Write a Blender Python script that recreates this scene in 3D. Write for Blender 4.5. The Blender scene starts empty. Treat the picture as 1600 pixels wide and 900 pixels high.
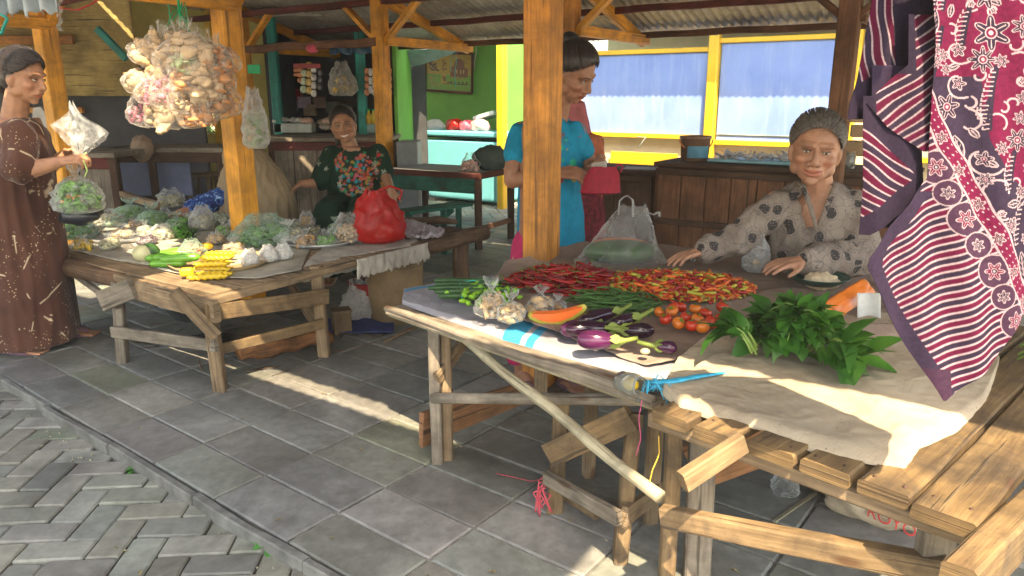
import bpy, math, random
import numpy as np
from mathutils import Vector, Matrix, noise as mnoise
random.seed(7)
C = bpy.context.scene.collection
V = Vector
SC = bpy.context.scene
# ---------------------------------------------------------------- camera, world, sun, exposure
FPX, TH, HC = 1150.0, math.atan(300/1150), 1.3
cam = bpy.data.cameras.new('camera'); camo = bpy.data.objects.new('camera', cam); C.objects.link(camo)
cam.sensor_width = 36; cam.lens = 36*FPX/1600; cam.clip_end = 500; cam.clip_start = .05
camo.location = (0, 0, HC); camo.rotation_euler = (math.pi/2-TH, 0, 0)
SC.camera = camo
w = bpy.data.worlds.new('World'); SC.world = w; w.use_nodes = True
SUN = V((.134, -.694, 1.0)).normalized()          # towards the sun
nt = w.node_tree; bg = nt.nodes['Background']
sky = nt.nodes.new('ShaderNodeTexSky'); sky.sky_type = 'NISHITA'; sky.sun_disc = False
sky.sun_elevation = math.asin(SUN.z); sky.sun_rotation = math.atan2(SUN.x, SUN.y)
sky.air_density = 1.3; sky.dust_density = 2.5
wb = nt.nodes.new('ShaderNodeMix'); wb.data_type = 'RGBA'; wb.blend_type = 'MULTIPLY'; wb.inputs[0].default_value = 1; wb.inputs[7].default_value = (1, .925, .80, 1)
nt.links.new(sky.outputs[0], wb.inputs[6]); nt.links.new(wb.outputs[2], bg.inputs[0]); bg.inputs[1].default_value = .15
sl = bpy.data.lights.new('sun', 'SUN'); sl.energy = 3.3; sl.angle = math.radians(.6); sl.color = (1, .80, .52)
so = bpy.data.objects.new('sun', sl); C.objects.link(so); so.location = SUN*20
so.rotation_euler = (-SUN).to_track_quat('-Z', 'Y').to_euler()
SC.view_settings.view_transform = 'Standard'; SC.view_settings.look = 'None'
SC.view_settings.exposure = 2.42; SC.view_settings.gamma = 1
SC.cycles.max_bounces = 8; SC.cycles.diffuse_bounces = 4; SC.cycles.transparent_max_bounces = 24
# ---------------------------------------------------------------- survey helpers: the market's own grid (a along the rows, b across)
M0 = V((.13, 3.22, 0)); EA = V((.828, -.56, 0)).normalized(); EB = V((.56, .828, 0)).normalized()
ROT = math.atan2(EA.y, EA.x)
def F(a, b, z=0): return M0 + EA*a + EB*b + V((0, 0, z))
def ab(p): d = V((p[0], p[1], 0))-M0; return d.dot(EA), d.dot(EB)
def ray(px, py):
    x = (px-800)/FPX; v = (450-py)/FPX; c, s = math.cos(TH), math.sin(TH)
    return V((x, c+v*s, -s+v*c))
def G(px, py, z=0): d = ray(px, py); return V((0, 0, HC)) + d*((z-HC)/d.z)
def D(px, py, Y): d = ray(px, py); return V((0, 0, HC)) + d*(Y/d.y)
def B(px, py, b): d = ray(px, py); k = d.dot(EB); return V((0, 0, HC)) + d*((b + M0.dot(EB))/k)
def lerp(a, b, t): return a+(b-a)*t
def rnd(a, b): return random.uniform(a, b)
def nz(p, s=1.0): return mnoise.noise(V(p)*s)
# ---------------------------------------------------------------- mesh builder
class MB:
    def __init__(s): s.v = []; s.f = []; s.uv = []; s.mi = []; s.sm = []; s.col = None
    def add(s, vs, fs, uvs=None, mi=0, smooth=False):
        n = len(s.v); s.v += [V(p) for p in vs]
        for i, f in enumerate(fs):
            s.f.append([n+k for k in f]); s.uv.append(uvs[i] if uvs else [(0, 0)]*len(f)); s.mi.append(mi); s.sm.append(smooth)
        return s
    def beam(s, p0, p1, w, h, up=(0, 0, 1), mi=0, bev=.12, warp=0, taper=1):
        """a sawn timber between two points, chamfered, uv in metres along the grain"""
        p0 = V(p0); p1 = V(p1); d = p1-p0; L = d.length
        if L < 1e-6: return s
        d.normalize(); side = d.cross(V(up))
        if side.length < .05: side = d.cross(V((1, .2, 0)))
        side.normalize(); u = side.cross(d).normalized()
        c = min(w, h)*bev; hw, hh = w/2, h/2
        prof = [(-hw+c, -hh), (hw-c, -hh), (hw, -hh+c), (hw, hh-c), (hw-c, hh), (-hw+c, hh), (-hw, hh-c), (-hw, -hh+c)]
        n = max(1, int(L/.12)) if warp else 1
        vs = []; per = [0]
        for i in range(8): q0 = prof[i]; q1 = prof[(i+1) % 8]; per.append(per[-1]+math.hypot(q1[0]-q0[0], q1[1]-q0[1]))
        o = rnd(0, 50); o2 = rnd(0, 50)
        for k in range(n+1):
            t = k/n; f = lerp(1, taper, t)
            off = V((0, 0, 0))
            if warp: off = side*nz((t*L*2+o, 3, 1))*warp + u*nz((t*L*2+o, 9, 5))*warp
            for q in prof:
                j = 1 + (nz((t*L*6+o, q[0]*20, q[1]*20))*.10 if warp else 0)
                vs.append(p0+d*(L*t)+side*q[0]*f*j+u*q[1]*f*j+off)
        fs = []; uvs = []
        for k in range(n):
            for i in range(8):
                j = (i+1) % 8
                fs.append((k*8+i, k*8+j, (k+1)*8+j, (k+1)*8+i))
                uvs.append([(o+k/n*L, o2+per[i]), (o+k/n*L, o2+per[i+1]), (o+(k+1)/n*L, o2+per[i+1]), (o+(k+1)/n*L, o2+per[i])])
        fs.append(tuple(range(7, -1, -1))); uvs.append([(o+prof[i][0]*.2, o2+prof[i][1]*3) for i in range(7, -1, -1)])
        fs.append(tuple(n*8+i for i in range(8))); uvs.append([(o+prof[i][0]*.2, o2+prof[i][1]*3) for i in range(8)])
        return s.add(vs, fs, uvs, mi)
    def box(s, c, sz, rz=0, mi=0, bev=.004, R=None):
        R = R or Matrix.Rotation(rz, 3, 'Z'); c = V(c)
        x, y, z = sz[0]/2, sz[1]/2, sz[2]/2; b = min(bev, x*.5, y*.5, z*.5)
        vs = []
        for sx in (-1, 1):
            for sy in (-1, 1):
                for sz_ in (-1, 1):
                    vs += [(sx*x, sy*(y-b), sz_*(z-b)), (sx*(x-b), sy*y, sz_*(z-b)), (sx*(x-b), sy*(y-b), sz_*z)]
        ix = lambda a, b_, c_, k: (((a > 0)*4+(b_ > 0)*2+(c_ > 0))*3+k)
        fs = []
        q = [(-1, -1), (1, -1), (1, 1), (-1, 1)]
        for sg in (-1, 1):
            fs.append([ix(sg, a, b_, 0) for a, b_ in (q if sg > 0 else q[::-1])])
            fs.append([ix(b_, sg, a, 1) for a, b_ in (q if sg > 0 else q[::-1])])
            fs.append([ix(a, b_, sg, 2) for a, b_ in (q if sg > 0 else q[::-1])])
        for a in (-1, 1):
            for b_ in (-1, 1):
                fs.append([ix(a, b_, -1, 0), ix(a, b_, -1, 1), ix(a, b_, 1, 1), ix(a, b_, 1, 0)])
                fs.append([ix(a, -1, b_, 0), ix(a, -1, b_, 2), ix(a, 1, b_, 2), ix(a, 1, b_, 0)])
                fs.append([ix(-1, a, b_, 1), ix(-1, a, b_, 2), ix(1, a, b_, 2), ix(1, a, b_, 1)])
                for c_ in (-1, 1): fs.append([ix(a, b_, c_, k) for k in range(3)])
        o = rnd(0, 30)
        uvs = []
        for f in fs:
            P = [vs[k] for k in f]; ex = [max(p[i] for p in P)-min(p[i] for p in P) for i in range(3)]
            ax = sorted(range(3), key=lambda i: -ex[i])[:2]
            lo = 0 if sz[ax[0]] >= sz[ax[1]] else 1
            uvs.append([(o+p[ax[lo]], o+p[ax[1-lo]]+.37*f[0]) for p in P])
        return s.add([R @ V(p)+c for p in vs], fs, uvs, mi)
    def tube(s, pts, rs, n=8, mi=0, cap=True, smooth=True, flat=1.0):
        pts = [V(p) for p in pts]; m = len(pts)
        if not hasattr(rs, '__len__'): rs = [rs]*m
        vs = []; prev = None; acc = 0; L = [0]
        for i in range(1, m): acc += (pts[i]-pts[i-1]).length; L.append(acc)
        o = rnd(0, 30)
        for i, p in enumerate(pts):
            d = (pts[min(i+1, m-1)]-pts[max(i-1, 0)])
            d = d.normalized() if d.length > 1e-9 else V((0, 0, 1))
            if prev is None:
                a = d.cross(V((0, 0, 1)));  a = a if a.length > .1 else d.cross(V((1, 0, 0)))
            else: a = prev - d*prev.dot(d)
            a.normalize(); prev = a; b = d.cross(a)
            for k in range(n): t = 2*math.pi*k/n; vs.append(p+(a*math.cos(t)+b*math.sin(t)*flat)*rs[i])
        fs = []; uvs = []; R0 = max(rs)*2*math.pi
        for i in range(m-1):
            for k in range(n):
                fs.append((i*n+k, i*n+(k+1) % n, (i+1)*n+(k+1) % n, (i+1)*n+k))
                uvs.append([(o+L[i], o+k/n*R0), (o+L[i], o+(k+1)/n*R0), (o+L[i+1], o+(k+1)/n*R0), (o+L[i+1], o+k/n*R0)])
        if cap:
            fs.append(tuple(range(n-1, -1, -1))); uvs.append([(o, o+k*.003) for k in range(n)])
            fs.append(tuple((m-1)*n+k for k in range(n))); uvs.append([(o, o+k*.003) for k in range(n)])
        return s.add(vs, fs, uvs, mi, smooth)
    def cap(s, p0, p1, r0, r1=None, n=10, mi=0):
        """closed tapered capsule"""
        r1 = r0 if r1 is None else r1; p0 = V(p0); p1 = V(p1); d = (p1-p0)
        d = d.normalized() if d.length > 1e-6 else V((0, 0, 1))
        pts = []; rs = []
        for t in (-1, -.8, -.45): pts.append(p0+d*r0*t); rs.append(r0*math.sqrt(max(0.004, 1-t*t)))
        pts.append(p0); rs.append(r0); pts.append(p1); rs.append(r1)
        for t in (.45, .8, 1): pts.append(p1+d*r1*t); rs.append(r1*math.sqrt(max(0.004, 1-t*t)))
        return s.tube(pts, rs, n, mi)
    def ell(s, c, r, R=None, n=14, m=9, mi=0, fn=None):
        c = V(c); R = R or Matrix.Identity(3); vs = []; fs = []
        r = (r, r, r) if not hasattr(r, '__len__') else r
        for i in range(1, m):
            ph = math.pi*i/m
            for k in range(n):
                t = 2*math.pi*k/n; p = V((math.sin(ph)*math.cos(t)*r[0], math.sin(ph)*math.sin(t)*r[1], math.cos(ph)*r[2]))
                if fn: p = fn(p)
                vs.append(c+R @ p)
        a = V((0, 0, r[2])); b = V((0, 0, -r[2]))
        if fn: a = fn(a); b = fn(b)
        vs += [c+R @ a, c+R @ b]; T = len(vs)-2
        for i in range(m-2):
            for k in range(n): fs.append((i*n+k, (i+1)*n+k, (i+1)*n+(k+1) % n, i*n+(k+1) % n))
        for k in range(n): fs.append((T, k, (k+1) % n)); fs.append((T+1, (m-2)*n+(k+1) % n, (m-2)*n+k))
        return s.add(vs, fs, None, mi, True)
    def loft(s, rings, n=20, mi=0, cap=True):
        """rings: (centre, rx, ry, rotz) stacked; closed"""
        vs = []
        for c, rx, ry, rz in rings:
            c = V(c)
            for k in range(n):
                t = 2*math.pi*k/n; x, y = rx*math.cos(t), ry*math.sin(t)
                vs.append(c+V((x*math.cos(rz)-y*math.sin(rz), x*math.sin(rz)+y*math.cos(rz), 0)))
        m = len(rings); fs = []
        for i in range(m-1):
            for k in range(n): fs.append((i*n+k, i*n+(k+1) % n, (i+1)*n+(k+1) % n, (i+1)*n+k))
        if cap: fs.append(tuple(range(n-1, -1, -1))); fs.append(tuple((m-1)*n+k for k in range(n)))
        return s.add(vs, fs, None, mi, True)
    def lathe(s, c, prof, n=24, mi=0, R=None):
        c = V(c); R = R or Matrix.Identity(3); vs = []; fs = []
        for r, z in prof:
            for k in range(n): t = 2*math.pi*k/n; vs.append(c+R @ V((r*math.cos(t), r*math.sin(t), z)))
        for i in range(len(prof)-1):
            for k in range(n): fs.append((i*n+k, i*n+(k+1) % n, (i+1)*n+(k+1) % n, (i+1)*n+k))
        return s.add(vs, fs, None, mi, True)
    def grid(s, fn, nu, nv, mi=0, smooth=True, thick=0, uvf=None):
        vs = []; fs = []; uvs = []
        P = [[V(fn(i/nu, j/nv)) for i in range(nu+1)] for j in range(nv+1)]
        for r in P: vs += r
        for j in range(nv):
            for i in range(nu):
                a = j*(nu+1)+i; fs.append((a, a+1, a+nu+2, a+nu+1))
                q = [(i/nu, j/nv), ((i+1)/nu, j/nv), ((i+1)/nu, (j+1)/nv), (i/nu, (j+1)/nv)]
                uvs.append([uvf(*t) for t in q] if uvf else q)
        if thick:
            N = len(vs)
            for j in range(nv+1):
                for i in range(nu+1):
                    du = P[j][min(i+1, nu)]-P[j][max(i-1, 0)]; dv = P[min(j+1, nv)][i]-P[max(j-1, 0)][i]
                    nn = du.cross(dv); nn = nn.normalized() if nn.length > 0 else V((0, 0, 1))
                    vs.append(P[j][i]-nn*thick)
            for f in list(fs): fs.append(tuple(N+k for k in reversed(f))); uvs.append([(0, 0)]*4)
            W = nu+1
            for i in range(nu):
                for a, b in ((i, i+1), (nv*W+i+1, nv*W+i)): fs.append((b, a, N+a, N+b)); uvs.append([(0, 0)]*4)
            for j in range(nv):
                for a, b in (((j+1)*W, j*W), (j*W+nu, (j+1)*W+nu)): fs.append((b, a, N+a, N+b)); uvs.append([(0, 0)]*4)
        return s.add(vs, fs, uvs, mi, smooth)
    def prism(s, poly, depth, fr, mi=0):
        """flat outline (x,y) extruded; fr(x,y,d)->world"""
        n = len(poly); vs = [fr(x, y, 0) for x, y in poly]+[fr(x, y, depth) for x, y in poly]
        fs = [tuple(range(n-1, -1, -1)), tuple(range(n, 2*n))]+[(i, (i+1) % n, n+(i+1) % n, n+i) for i in range(n)]
        uvs = [[(poly[k % n][0], poly[k % n][1]+(0 if k < n else .01)) for k in f] for f in fs]
        return s.add(vs, fs, uvs, mi)
    def mesh(s, name, inv=None):
        me = bpy.data.meshes.new(name)
        me.from_pydata([tuple(inv @ p) if inv else tuple(p) for p in s.v], [], s.f)
        uv = me.uv_layers.new(name='UVMap'); flat = [c for f in s.uv for q in f for c in q]
        uv.data.foreach_set('uv', flat)
        me.polygons.foreach_set('material_index', s.mi); me.polygons.foreach_set('use_smooth', s.sm)
        if s.col is not None:
            ca = me.color_attributes.new('Col', 'FLOAT_COLOR', 'POINT'); ca.data.foreach_set('color', np.asarray(s.col, dtype=np.float32).ravel())
        me.update(); return me
    def obj(s, name, mats, parent=None, label=None, cat=None, group=None, kind=None, org=None):
        if not isinstance(mats, (list, tuple)): mats = [mats]
        if parent is not None:
            wm = wmat(parent); me = s.mesh(name, wm.inverted())
        else:
            if org is None:
                xs = [p.x for p in s.v]; ys = [p.y for p in s.v]; zs = [p.z for p in s.v]
                org = V(((min(xs)+max(xs))/2, (min(ys)+max(ys))/2, min(zs)))
            me = s.mesh(name, Matrix.Translation(-V(org)))
        for m in mats: me.materials.append(m)
        o = bpy.data.objects.new(name, me); C.objects.link(o)
        if parent is not None: o.parent = parent
        else: o.location = org
        return tag(o, label, cat, group, kind)
def wmat(o):
    m = Matrix.LocRotScale(o.location, o.rotation_euler, o.scale)
    return wmat(o.parent) @ m if o.parent else m
def tag(o, label=None, cat=None, group=None, kind=None):
    if label: o['label'] = label
    if cat: o['category'] = cat
    if group: o['group'] = group
    if kind: o['kind'] = kind
    return o
def thing(name, label, cat, loc=(0, 0, 0), rotz=0, group=None):
    o = bpy.data.objects.new(name, None); C.objects.link(o); o.location = loc; o.rotation_euler = (0, 0, rotz)
    o.empty_display_size = .1
    return tag(o, label, cat, group)
def copy_tree(o, parent=None):
    c = o.copy(); C.objects.link(c); c.parent = parent
    for ch in list(o.children): copy_tree(ch, c)
    return c
def place(proto, used, loc, rot=(0, 0, 0), sc=1, label=None):
    o = proto if not used else copy_tree(proto)
    o.location = loc; o.rotation_euler = rot; o.scale = (sc,)*3 if not hasattr(sc, '__len__') else sc
    if label: o['label'] = label
    return o
def remesh(mb, name, mats, voxel, parent, smooth=6, post=None, colf=None):
    """union of closed primitives into one continuous skin"""
    me = mb.mesh('tmp'); o = bpy.data.objects.new('tmp', me); C.objects.link(o)
    m = o.modifiers.new('r', 'REMESH'); m.mode = 'VOXEL'; m.voxel_size = voxel; m.use_smooth_shade = True
    m2 = o.modifiers.new('s', 'SMOOTH'); m2.iterations = smooth; m2.factor = .5
    dg = bpy.context.evaluated_depsgraph_get(); ev = o.evaluated_get(dg)
    out = bpy.data.meshes.new_from_object(ev); bpy.data.objects.remove(o); bpy.data.meshes.remove(me)
    n = len(out.vertices); co = np.empty(n*3, dtype=np.float64); out.vertices.foreach_get('co', co); co = co.reshape(-1, 3)
    nn = np.empty(n*3); out.vertices.foreach_get('normal', nn); nn = nn.reshape(-1, 3)
    if post is not None: co = post(co, nn)
    if colf is not None:
        ca = out.color_attributes.new('Col', 'FLOAT_COLOR', 'POINT'); ca.data.foreach_set('color', colf(co, nn).astype(np.float32).ravel())
    iv = np.array(wmat(parent).inverted()); co2 = co @ iv[:3, :3].T+iv[:3, 3]
    out.vertices.foreach_set('co', co2.ravel()); out.name = name
    out.polygons.foreach_set('use_smooth', [True]*len(out.polygons))
    out.materials.clear()
    for mm in (mats if isinstance(mats, (list, tuple)) else [mats]): out.materials.append(mm)
    out.update()
    r = bpy.data.objects.new(name, out); C.objects.link(r); r.parent = parent
    return r
# ---------------------------------------------------------------- material helpers
class NT:
    def __init__(s, name, rough=.8, spec=.3):
        s.m = bpy.data.materials.new(name); s.m.use_nodes = True; s.t = s.m.node_tree
        s.b = s.t.nodes['Principled BSDF']; s.b.inputs['Roughness'].default_value = rough
        s.b.inputs['Specular IOR Level'].default_value = spec
    def n(s, typ, **kw):
        x = s.t.nodes.new('ShaderNode'+typ)
        for k, v in kw.items(): setattr(x, k, v)
        return x
    def l(s, a, b): s.t.links.new(a, b); return s
    def inp(s, node, i, v):
        if hasattr(v, 'is_linked') or isinstance(v, bpy.types.NodeSocket): s.l(v, node.inputs[i])
        else: node.inputs[i].default_value = v
    def co(s, kind='Object', scale=(1, 1, 1), rot=(0, 0, 0), loc=(0, 0, 0)):
        t = s.n('TexCoord'); mp = s.n('Mapping'); s.l(t.outputs[kind], mp.inputs[0])
        mp.inputs['Scale'].default_value = scale; mp.inputs['Rotation'].default_value = rot; mp.inputs['Location'].default_value = loc
        return mp.outputs[0]
    def noise(s, vec, scale=5, detail=4, rough=.55, dist=0):
        x = s.n('TexNoise'); s.l(vec, x.inputs['Vector']); x.inputs['Scale'].default_value = scale
        x.inputs['Detail'].default_value = detail; x.inputs['Roughness'].default_value = rough; x.inputs['Distortion'].default_value = dist
        return x.outputs['Fac']
    def vor(s, vec, scale=5, feature='F1', out='Distance', rand=1):
        x = s.n('TexVoronoi', feature=feature); s.l(vec, x.inputs['Vector']); x.inputs['Scale'].default_value = scale
        x.inputs['Randomness'].default_value = rand
        return x.outputs[out]
    def ramp(s, fac, stops, interp='LINEAR'):
        x = s.n('ValToRGB'); s.l(fac, x.inputs[0]); x.color_ramp.interpolation = interp
        e = x.color_ramp.elements
        while len(e) < len(stops): e.new(.5)
        for k, (p, c) in enumerate(stops):
            e[k].position = p; e[k].color = (c, c, c, 1) if not hasattr(c, '__len__') else (*c, 1)
        return x.outputs[0]
    def mix(s, fac, a, b, mode='MIX'):
        x = s.n('Mix', data_type='RGBA', blend_type=mode)
        for i, v in ((0, fac), (6, a), (7, b)):
            if isinstance(v, bpy.types.NodeSocket): s.l(v, x.inputs[i])
            elif hasattr(v, '__len__'): x.inputs[i].default_value = (*v, 1)[:4]
            else: x.inputs[i].default_value = v if i == 0 else (v, v, v, 1)
        return x.outputs[2]
    def math(s, op, a, b=0.0):
        x = s.n('Math', operation=op)
        for i, v in ((0, a), (1, b)):
            if isinstance(v, bpy.types.NodeSocket): s.l(v, x.inputs[i])
            else: x.inputs[i].default_value = v
        return x.outputs[0]
    def bump(s, h, d=.01, st=.6):
        x = s.n('Bump'); x.inputs['Distance'].default_value = d; x.inputs['Strength'].default_value = st
        s.l(h, x.inputs['Height']); s.l(x.outputs[0], s.b.inputs['Normal'])
    def base(s, c):
        if isinstance(c, bpy.types.NodeSocket): s.l(c, s.b.inputs['Base Color'])
        else: s.b.inputs['Base Color'].default_value = (*c, 1)
        return s
    def rand(s): return s.n('ObjectInfo').outputs['Random']
def wood(name, c1, c2, c3=None, rough=.8, stain=.4, gloss=.25, dirt=(.045, .035, .028), knots=True):
    t = NT(name, rough, gloss); uv = t.co('UV')
    mp = t.n('Mapping'); t.l(uv, mp.inputs[0]); mp.inputs['Scale'].default_value = (2.2, 26, 1)
    g = t.noise(mp.outputs[0], 1.6, 7, .62, .6)
    mp2 = t.n('Mapping'); t.l(uv, mp2.inputs[0]); mp2.inputs['Scale'].default_value = (5, 110, 1)
    g2 = t.noise(mp2.outputs[0], 1, 4, .6)
    gg = t.mix(.45, g, g2)
    col = t.ramp(gg, [(.3, c2), (.55, c1), (.75, c3 or c1)])
    st = t.ramp(t.noise(t.co('Object'), 7, 6, .68, .4), [(.42, 0), (.68, 1)])
    col = t.mix(t.math('MULTIPLY', st, stain), col, dirt)
    if knots:
        mp3 = t.n('Mapping'); t.l(uv, mp3.inputs[0]); mp3.inputs['Scale'].default_value = (3.2, 9, 1)
        k = t.ramp(t.vor(mp3.outputs[0], 1), [(.07, 1), (.13, 0)])
        col = t.mix(t.math('MULTIPLY', k, .75), col, (.09, .04, .02))
    big = t.ramp(t.noise(t.co('Object', loc=(5, 2, 8)), 3.1, 4, .6), [(.35, .62), (.65, 1.22)]); col = t.mix(1, col, big, 'MULTIPLY')
    mp4 = t.n('Mapping'); t.l(uv, mp4.inputs[0]); mp4.inputs['Scale'].default_value = (1.6, 48, 1)
    ck = t.ramp(t.noise(mp4.outputs[0], 1, 3, .5, .3), [(.62, 0), (.66, 1)]); col = t.mix(t.math('MULTIPLY', ck, .7), col, dirt)
    t.base(col); t.bump(t.mix(.4, gg, t.math('SUBTRACT', 1.0, ck)), .008, .8)
    return t.m
def plain(name, c, rough=.6, spec=.4, var=.25, sc=12, bump=.0, metal=0, dirt=0, sheen=0):
    t = NT(name, rough, spec); n = t.noise(t.co('Object'), sc, 5, .6)
    lo = tuple(x*(1-var) for x in c); hi = tuple(min(1, x*(1+var)) for x in c)
    col = t.ramp(n, [(.3, lo), (.7, hi)])
    if dirt:
        d = t.ramp(t.noise(t.co('Object'), sc*.35, 8, .7, .5), [(.45, 0), (.72, 1)]); col = t.mix(t.math('MULTIPLY', d, dirt), col, (.07, .06, .05))
    t.base(col)
    if bump: t.bump(t.noise(t.co('Object'), sc*2.5, 5, .65), bump, .7)
    t.b.inputs['Metallic'].default_value = metal
    if sheen: t.b.inputs['Sheen Weight'].default_value = sheen
    return t.m
def vcol(name, rough=.85, spec=.2, weave=0, sss=0, bump=0, bsc=60, gain=.0):
    t = NT(name, rough, spec); a = t.n('VertexColor', layer_name='Col'); c = a.outputs[0]
    n = t.noise(t.co('Object'), 30, 4, .6); c = t.mix(1, c, t.ramp(n, [(.3, .8), (.7, 1.1)]), 'MULTIPLY')
    t.base(c)
    if sss:
        t.b.inputs['Subsurface Weight'].default_value = sss; t.b.inputs['Subsurface Radius'].default_value = (.02, .008, .004)
        t.b.inputs['Subsurface Scale'].default_value = .4
    if bump: t.bump(t.noise(t.co('Object'), bsc, 5, .65), bump, .6)
    return t.m
def film(name, c=(.9, .93, .95), dens=.3, rough=.16, wr=34, alphavar=.35):
    """thin plastic film: mostly see-through, glossy creases"""
    t = NT(name, rough, .7); t.base(c)
    vec = t.co('Object'); n = t.noise(vec, wr, 5, .6, 1.2); t.bump(n, .012, 1)
    tr = t.n('BsdfTransparent'); tl = t.n('BsdfTranslucent'); tl.inputs[0].default_value = (*c, 1)
    m1 = t.n('MixShader'); m1.inputs[0].default_value = .45; t.l(t.b.outputs[0], m1.inputs[1]); t.l(tl.outputs[0], m1.inputs[2])
    lw = t.n('LayerWeight'); lw.inputs[0].default_value = .35
    f = t.math('ADD', t.math('MULTIPLY', lw.outputs['Facing'], .5), dens-.12)
    f = t.math('ADD', f, t.math('MULTIPLY', t.ramp(n, [(.42, 0), (.66, 1)]), alphavar)); f = t.math('MINIMUM', f, .96)
    m2 = t.n('MixShader'); t.l(f, m2.inputs[0]); t.l(tr.outputs[0], m2.inputs[1]); t.l(m1.outputs[0], m2.inputs[2])
    t.l(m2.outputs[0], t.t.nodes['Material Output'].inputs[0])
    return t.m
# ---------------------------------------------------------------- materials
W_old = wood('wood_old', (.30, .215, .13), (.12, .08, .05), (.40, .31, .20), stain=.45)
W_grey = wood('wood_grey', (.27, .23, .18), (.11, .09, .075), (.36, .32, .26), stain=.55)
W_pale = wood('wood_pale', (.25, .17, .088), (.115, .072, .04), (.35, .255, .15), stain=.75)
W_red = wood('wood_red', (.31, .155, .075), (.16, .075, .035), (.40, .22, .115), stain=.4)
W_dark = wood('wood_dark', (.10, .055, .035), (.04, .025, .018), (.15, .085, .05), stain=.35)
W_brown = wood('wood_brown', (.20, .095, .05), (.08, .04, .025), (.27, .14, .08), stain=.35)
W_bark = wood('wood_bark', (.17, .10, .06), (.06, .035, .02), (.28, .19, .11), stain=.6, knots=False)
W_yel = wood('wood_yellow_paint', (.80, .37, .03), (.50, .20, .02), (.88, .45, .05), rough=.5, stain=.38, gloss=.4, dirt=(.13, .055, .02), knots=False)
W_oran = wood('wood_orange_paint', (.66, .28, .045), (.32, .12, .025), (.76, .36, .08), rough=.55, stain=.5, gloss=.4, dirt=(.10, .045, .02), knots=False)
W_maroon = wood('wood_maroon', (.16, .045, .035), (.07, .02, .02), (.22, .07, .055), stain=.4, knots=False)
W_green = wood('wood_green_paint', (.035, .20, .15), (.03, .09, .07), (.06, .30, .22), rough=.6, stain=.5)
W_teal = wood('wood_teal_paint', (.03, .33, .29), (.03, .17, .16), (.06, .45, .38), rough=.5, stain=.3, knots=False)
W_plank = wood('plank_boards', (.19, .125, .058), (.085, .052, .028), (.27, .19, .10), stain=.8)
Bamboo = wood('bamboo', (.40, .36, .25), (.22, .19, .12), (.50, .47, .36), rough=.5, stain=.5, gloss=.4, knots=False)
P_yel = plain('yellow_gloss_paint', (.80, .50, .02), .4, .5, .12, 4, dirt=.25)
# ================================================================ SETTING
def mat_tile():
    t = NT('stone_tiles', .62, .35); a = t.n('VertexColor', layer_name='Col')
    v = t.co('Object'); n = t.noise(v, 2.3, 9, .68, .3); n2 = t.noise(v, 22, 6, .65)
    c = t.mix(1, a.outputs[0], t.ramp(n, [(.3, .62), (.7, 1.3)]), 'MULTIPLY')
    c = t.mix(1, c, t.ramp(n2, [(.3, .78), (.7, 1.18)]), 'MULTIPLY')
    dk = t.ramp(t.noise(t.co('Object', loc=(8, 8, 0)), 1.1, 10, .72, .8), [(.46, 0), (.62, 1)]); c = t.mix(t.math('MULTIPLY', dk, .5), c, (.055, .05, .045)); lt_ = t.ramp(t.noise(t.co('Object', loc=(2, 9, 0)), 5, 10, .75, 1.2), [(.60, 0), (.70, 1)]); c = t.mix(t.math('MULTIPLY', lt_, .28), c, (.34, .33, .30))
    cr = t.ramp(t.vor(t.co('Object', loc=(3, 1, 0)), 90), [(.04, 1), (.09, 0)])
    c = t.mix(t.math('MULTIPLY', cr, .35), c, (.05, .05, .05))
    t.base(c); t.l(t.ramp(n, [(.3, .38), (.7, .8)]), t.b.inputs['Roughness']); t.bump(t.mix(.5, n2, n), .006, .6)
    return t.m
TILE = mat_tile()
GROUT = plain('grout', (.24, .235, .215), .95, .1, .45, 30, bump=.01)
SOIL = plain('soil', (.085, .07, .05), .95, .1, .5, 25, bump=.02)
YARD = plain('yard_dust', (.33, .30, .25), .95, .1, .25, 6, bump=.01)
KERBM = plain('kerb_concrete', (.16, .16, .15), .9, .2, .4, 9, bump=.01, dirt=.6)
KB = -1.52; KS = -.062; TR = ROT+KS
def kb(a): return KB+KS*a
PAVED = plain('old_paving', (.30, .29, .26), .9, .1, .3, 3, bump=.01)
def slab_mesh(cells, zt, jz, hue):
    m = MB(); col = []
    for (cx, cy, sx, sy, rz) in cells:
        a = len(m.v); z = zt+rnd(-jz, jz)
        k = rnd(.72, 1.18); c = [k*(hue[0]+rnd(-.012, .012)), k*hue[1], k*(hue[2]+rnd(-.01, .014)), 1]
        if random.random() < .08: c = [c[0]*.95, c[1]*1.0, c[2]*.86, 1]
        ux = V((math.cos(rz), math.sin(rz), 0)); uy = V((-math.sin(rz), math.cos(rz), 0)); p = V((cx, cy, 0))
        tx, ty = rnd(-jz, jz)*.8, rnd(-jz, jz)*.8; e = .006
        def q(i, j, zz): return p+ux*i+uy*j+V((0, 0, zz+tx*i/sx+ty*j/sy))
        hx, hy = sx/2, sy/2
        r = [rnd(.002, .007) for _ in range(4)]; outer = [(-hx, -hy+r[0]), (-hx+r[0], -hy), (hx-r[1], -hy), (hx, -hy+r[1]), (hx, hy-r[2]), (hx-r[2], hy), (-hx+r[3], hy), (-hx, hy-r[3])]
        top = [q(i*(1-e/hx), j*(1-e/hy), z) for i, j in outer]; mid = [q(i, j, z-e*.8) for i, j in outer]; bot = [q(i, j, z-.05) for i, j in outer]
        n = 8; fs = [tuple(range(n))]
        for L in (0, 1):
            for i in range(n): fs.append((L*n+(i+1) % n, L*n+i, (L+1)*n+i, (L+1)*n+(i+1) % n))
        m.add(top+mid+bot, fs); col += [c]*(len(m.v)-a)
    m.col = col
    return m
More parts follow.
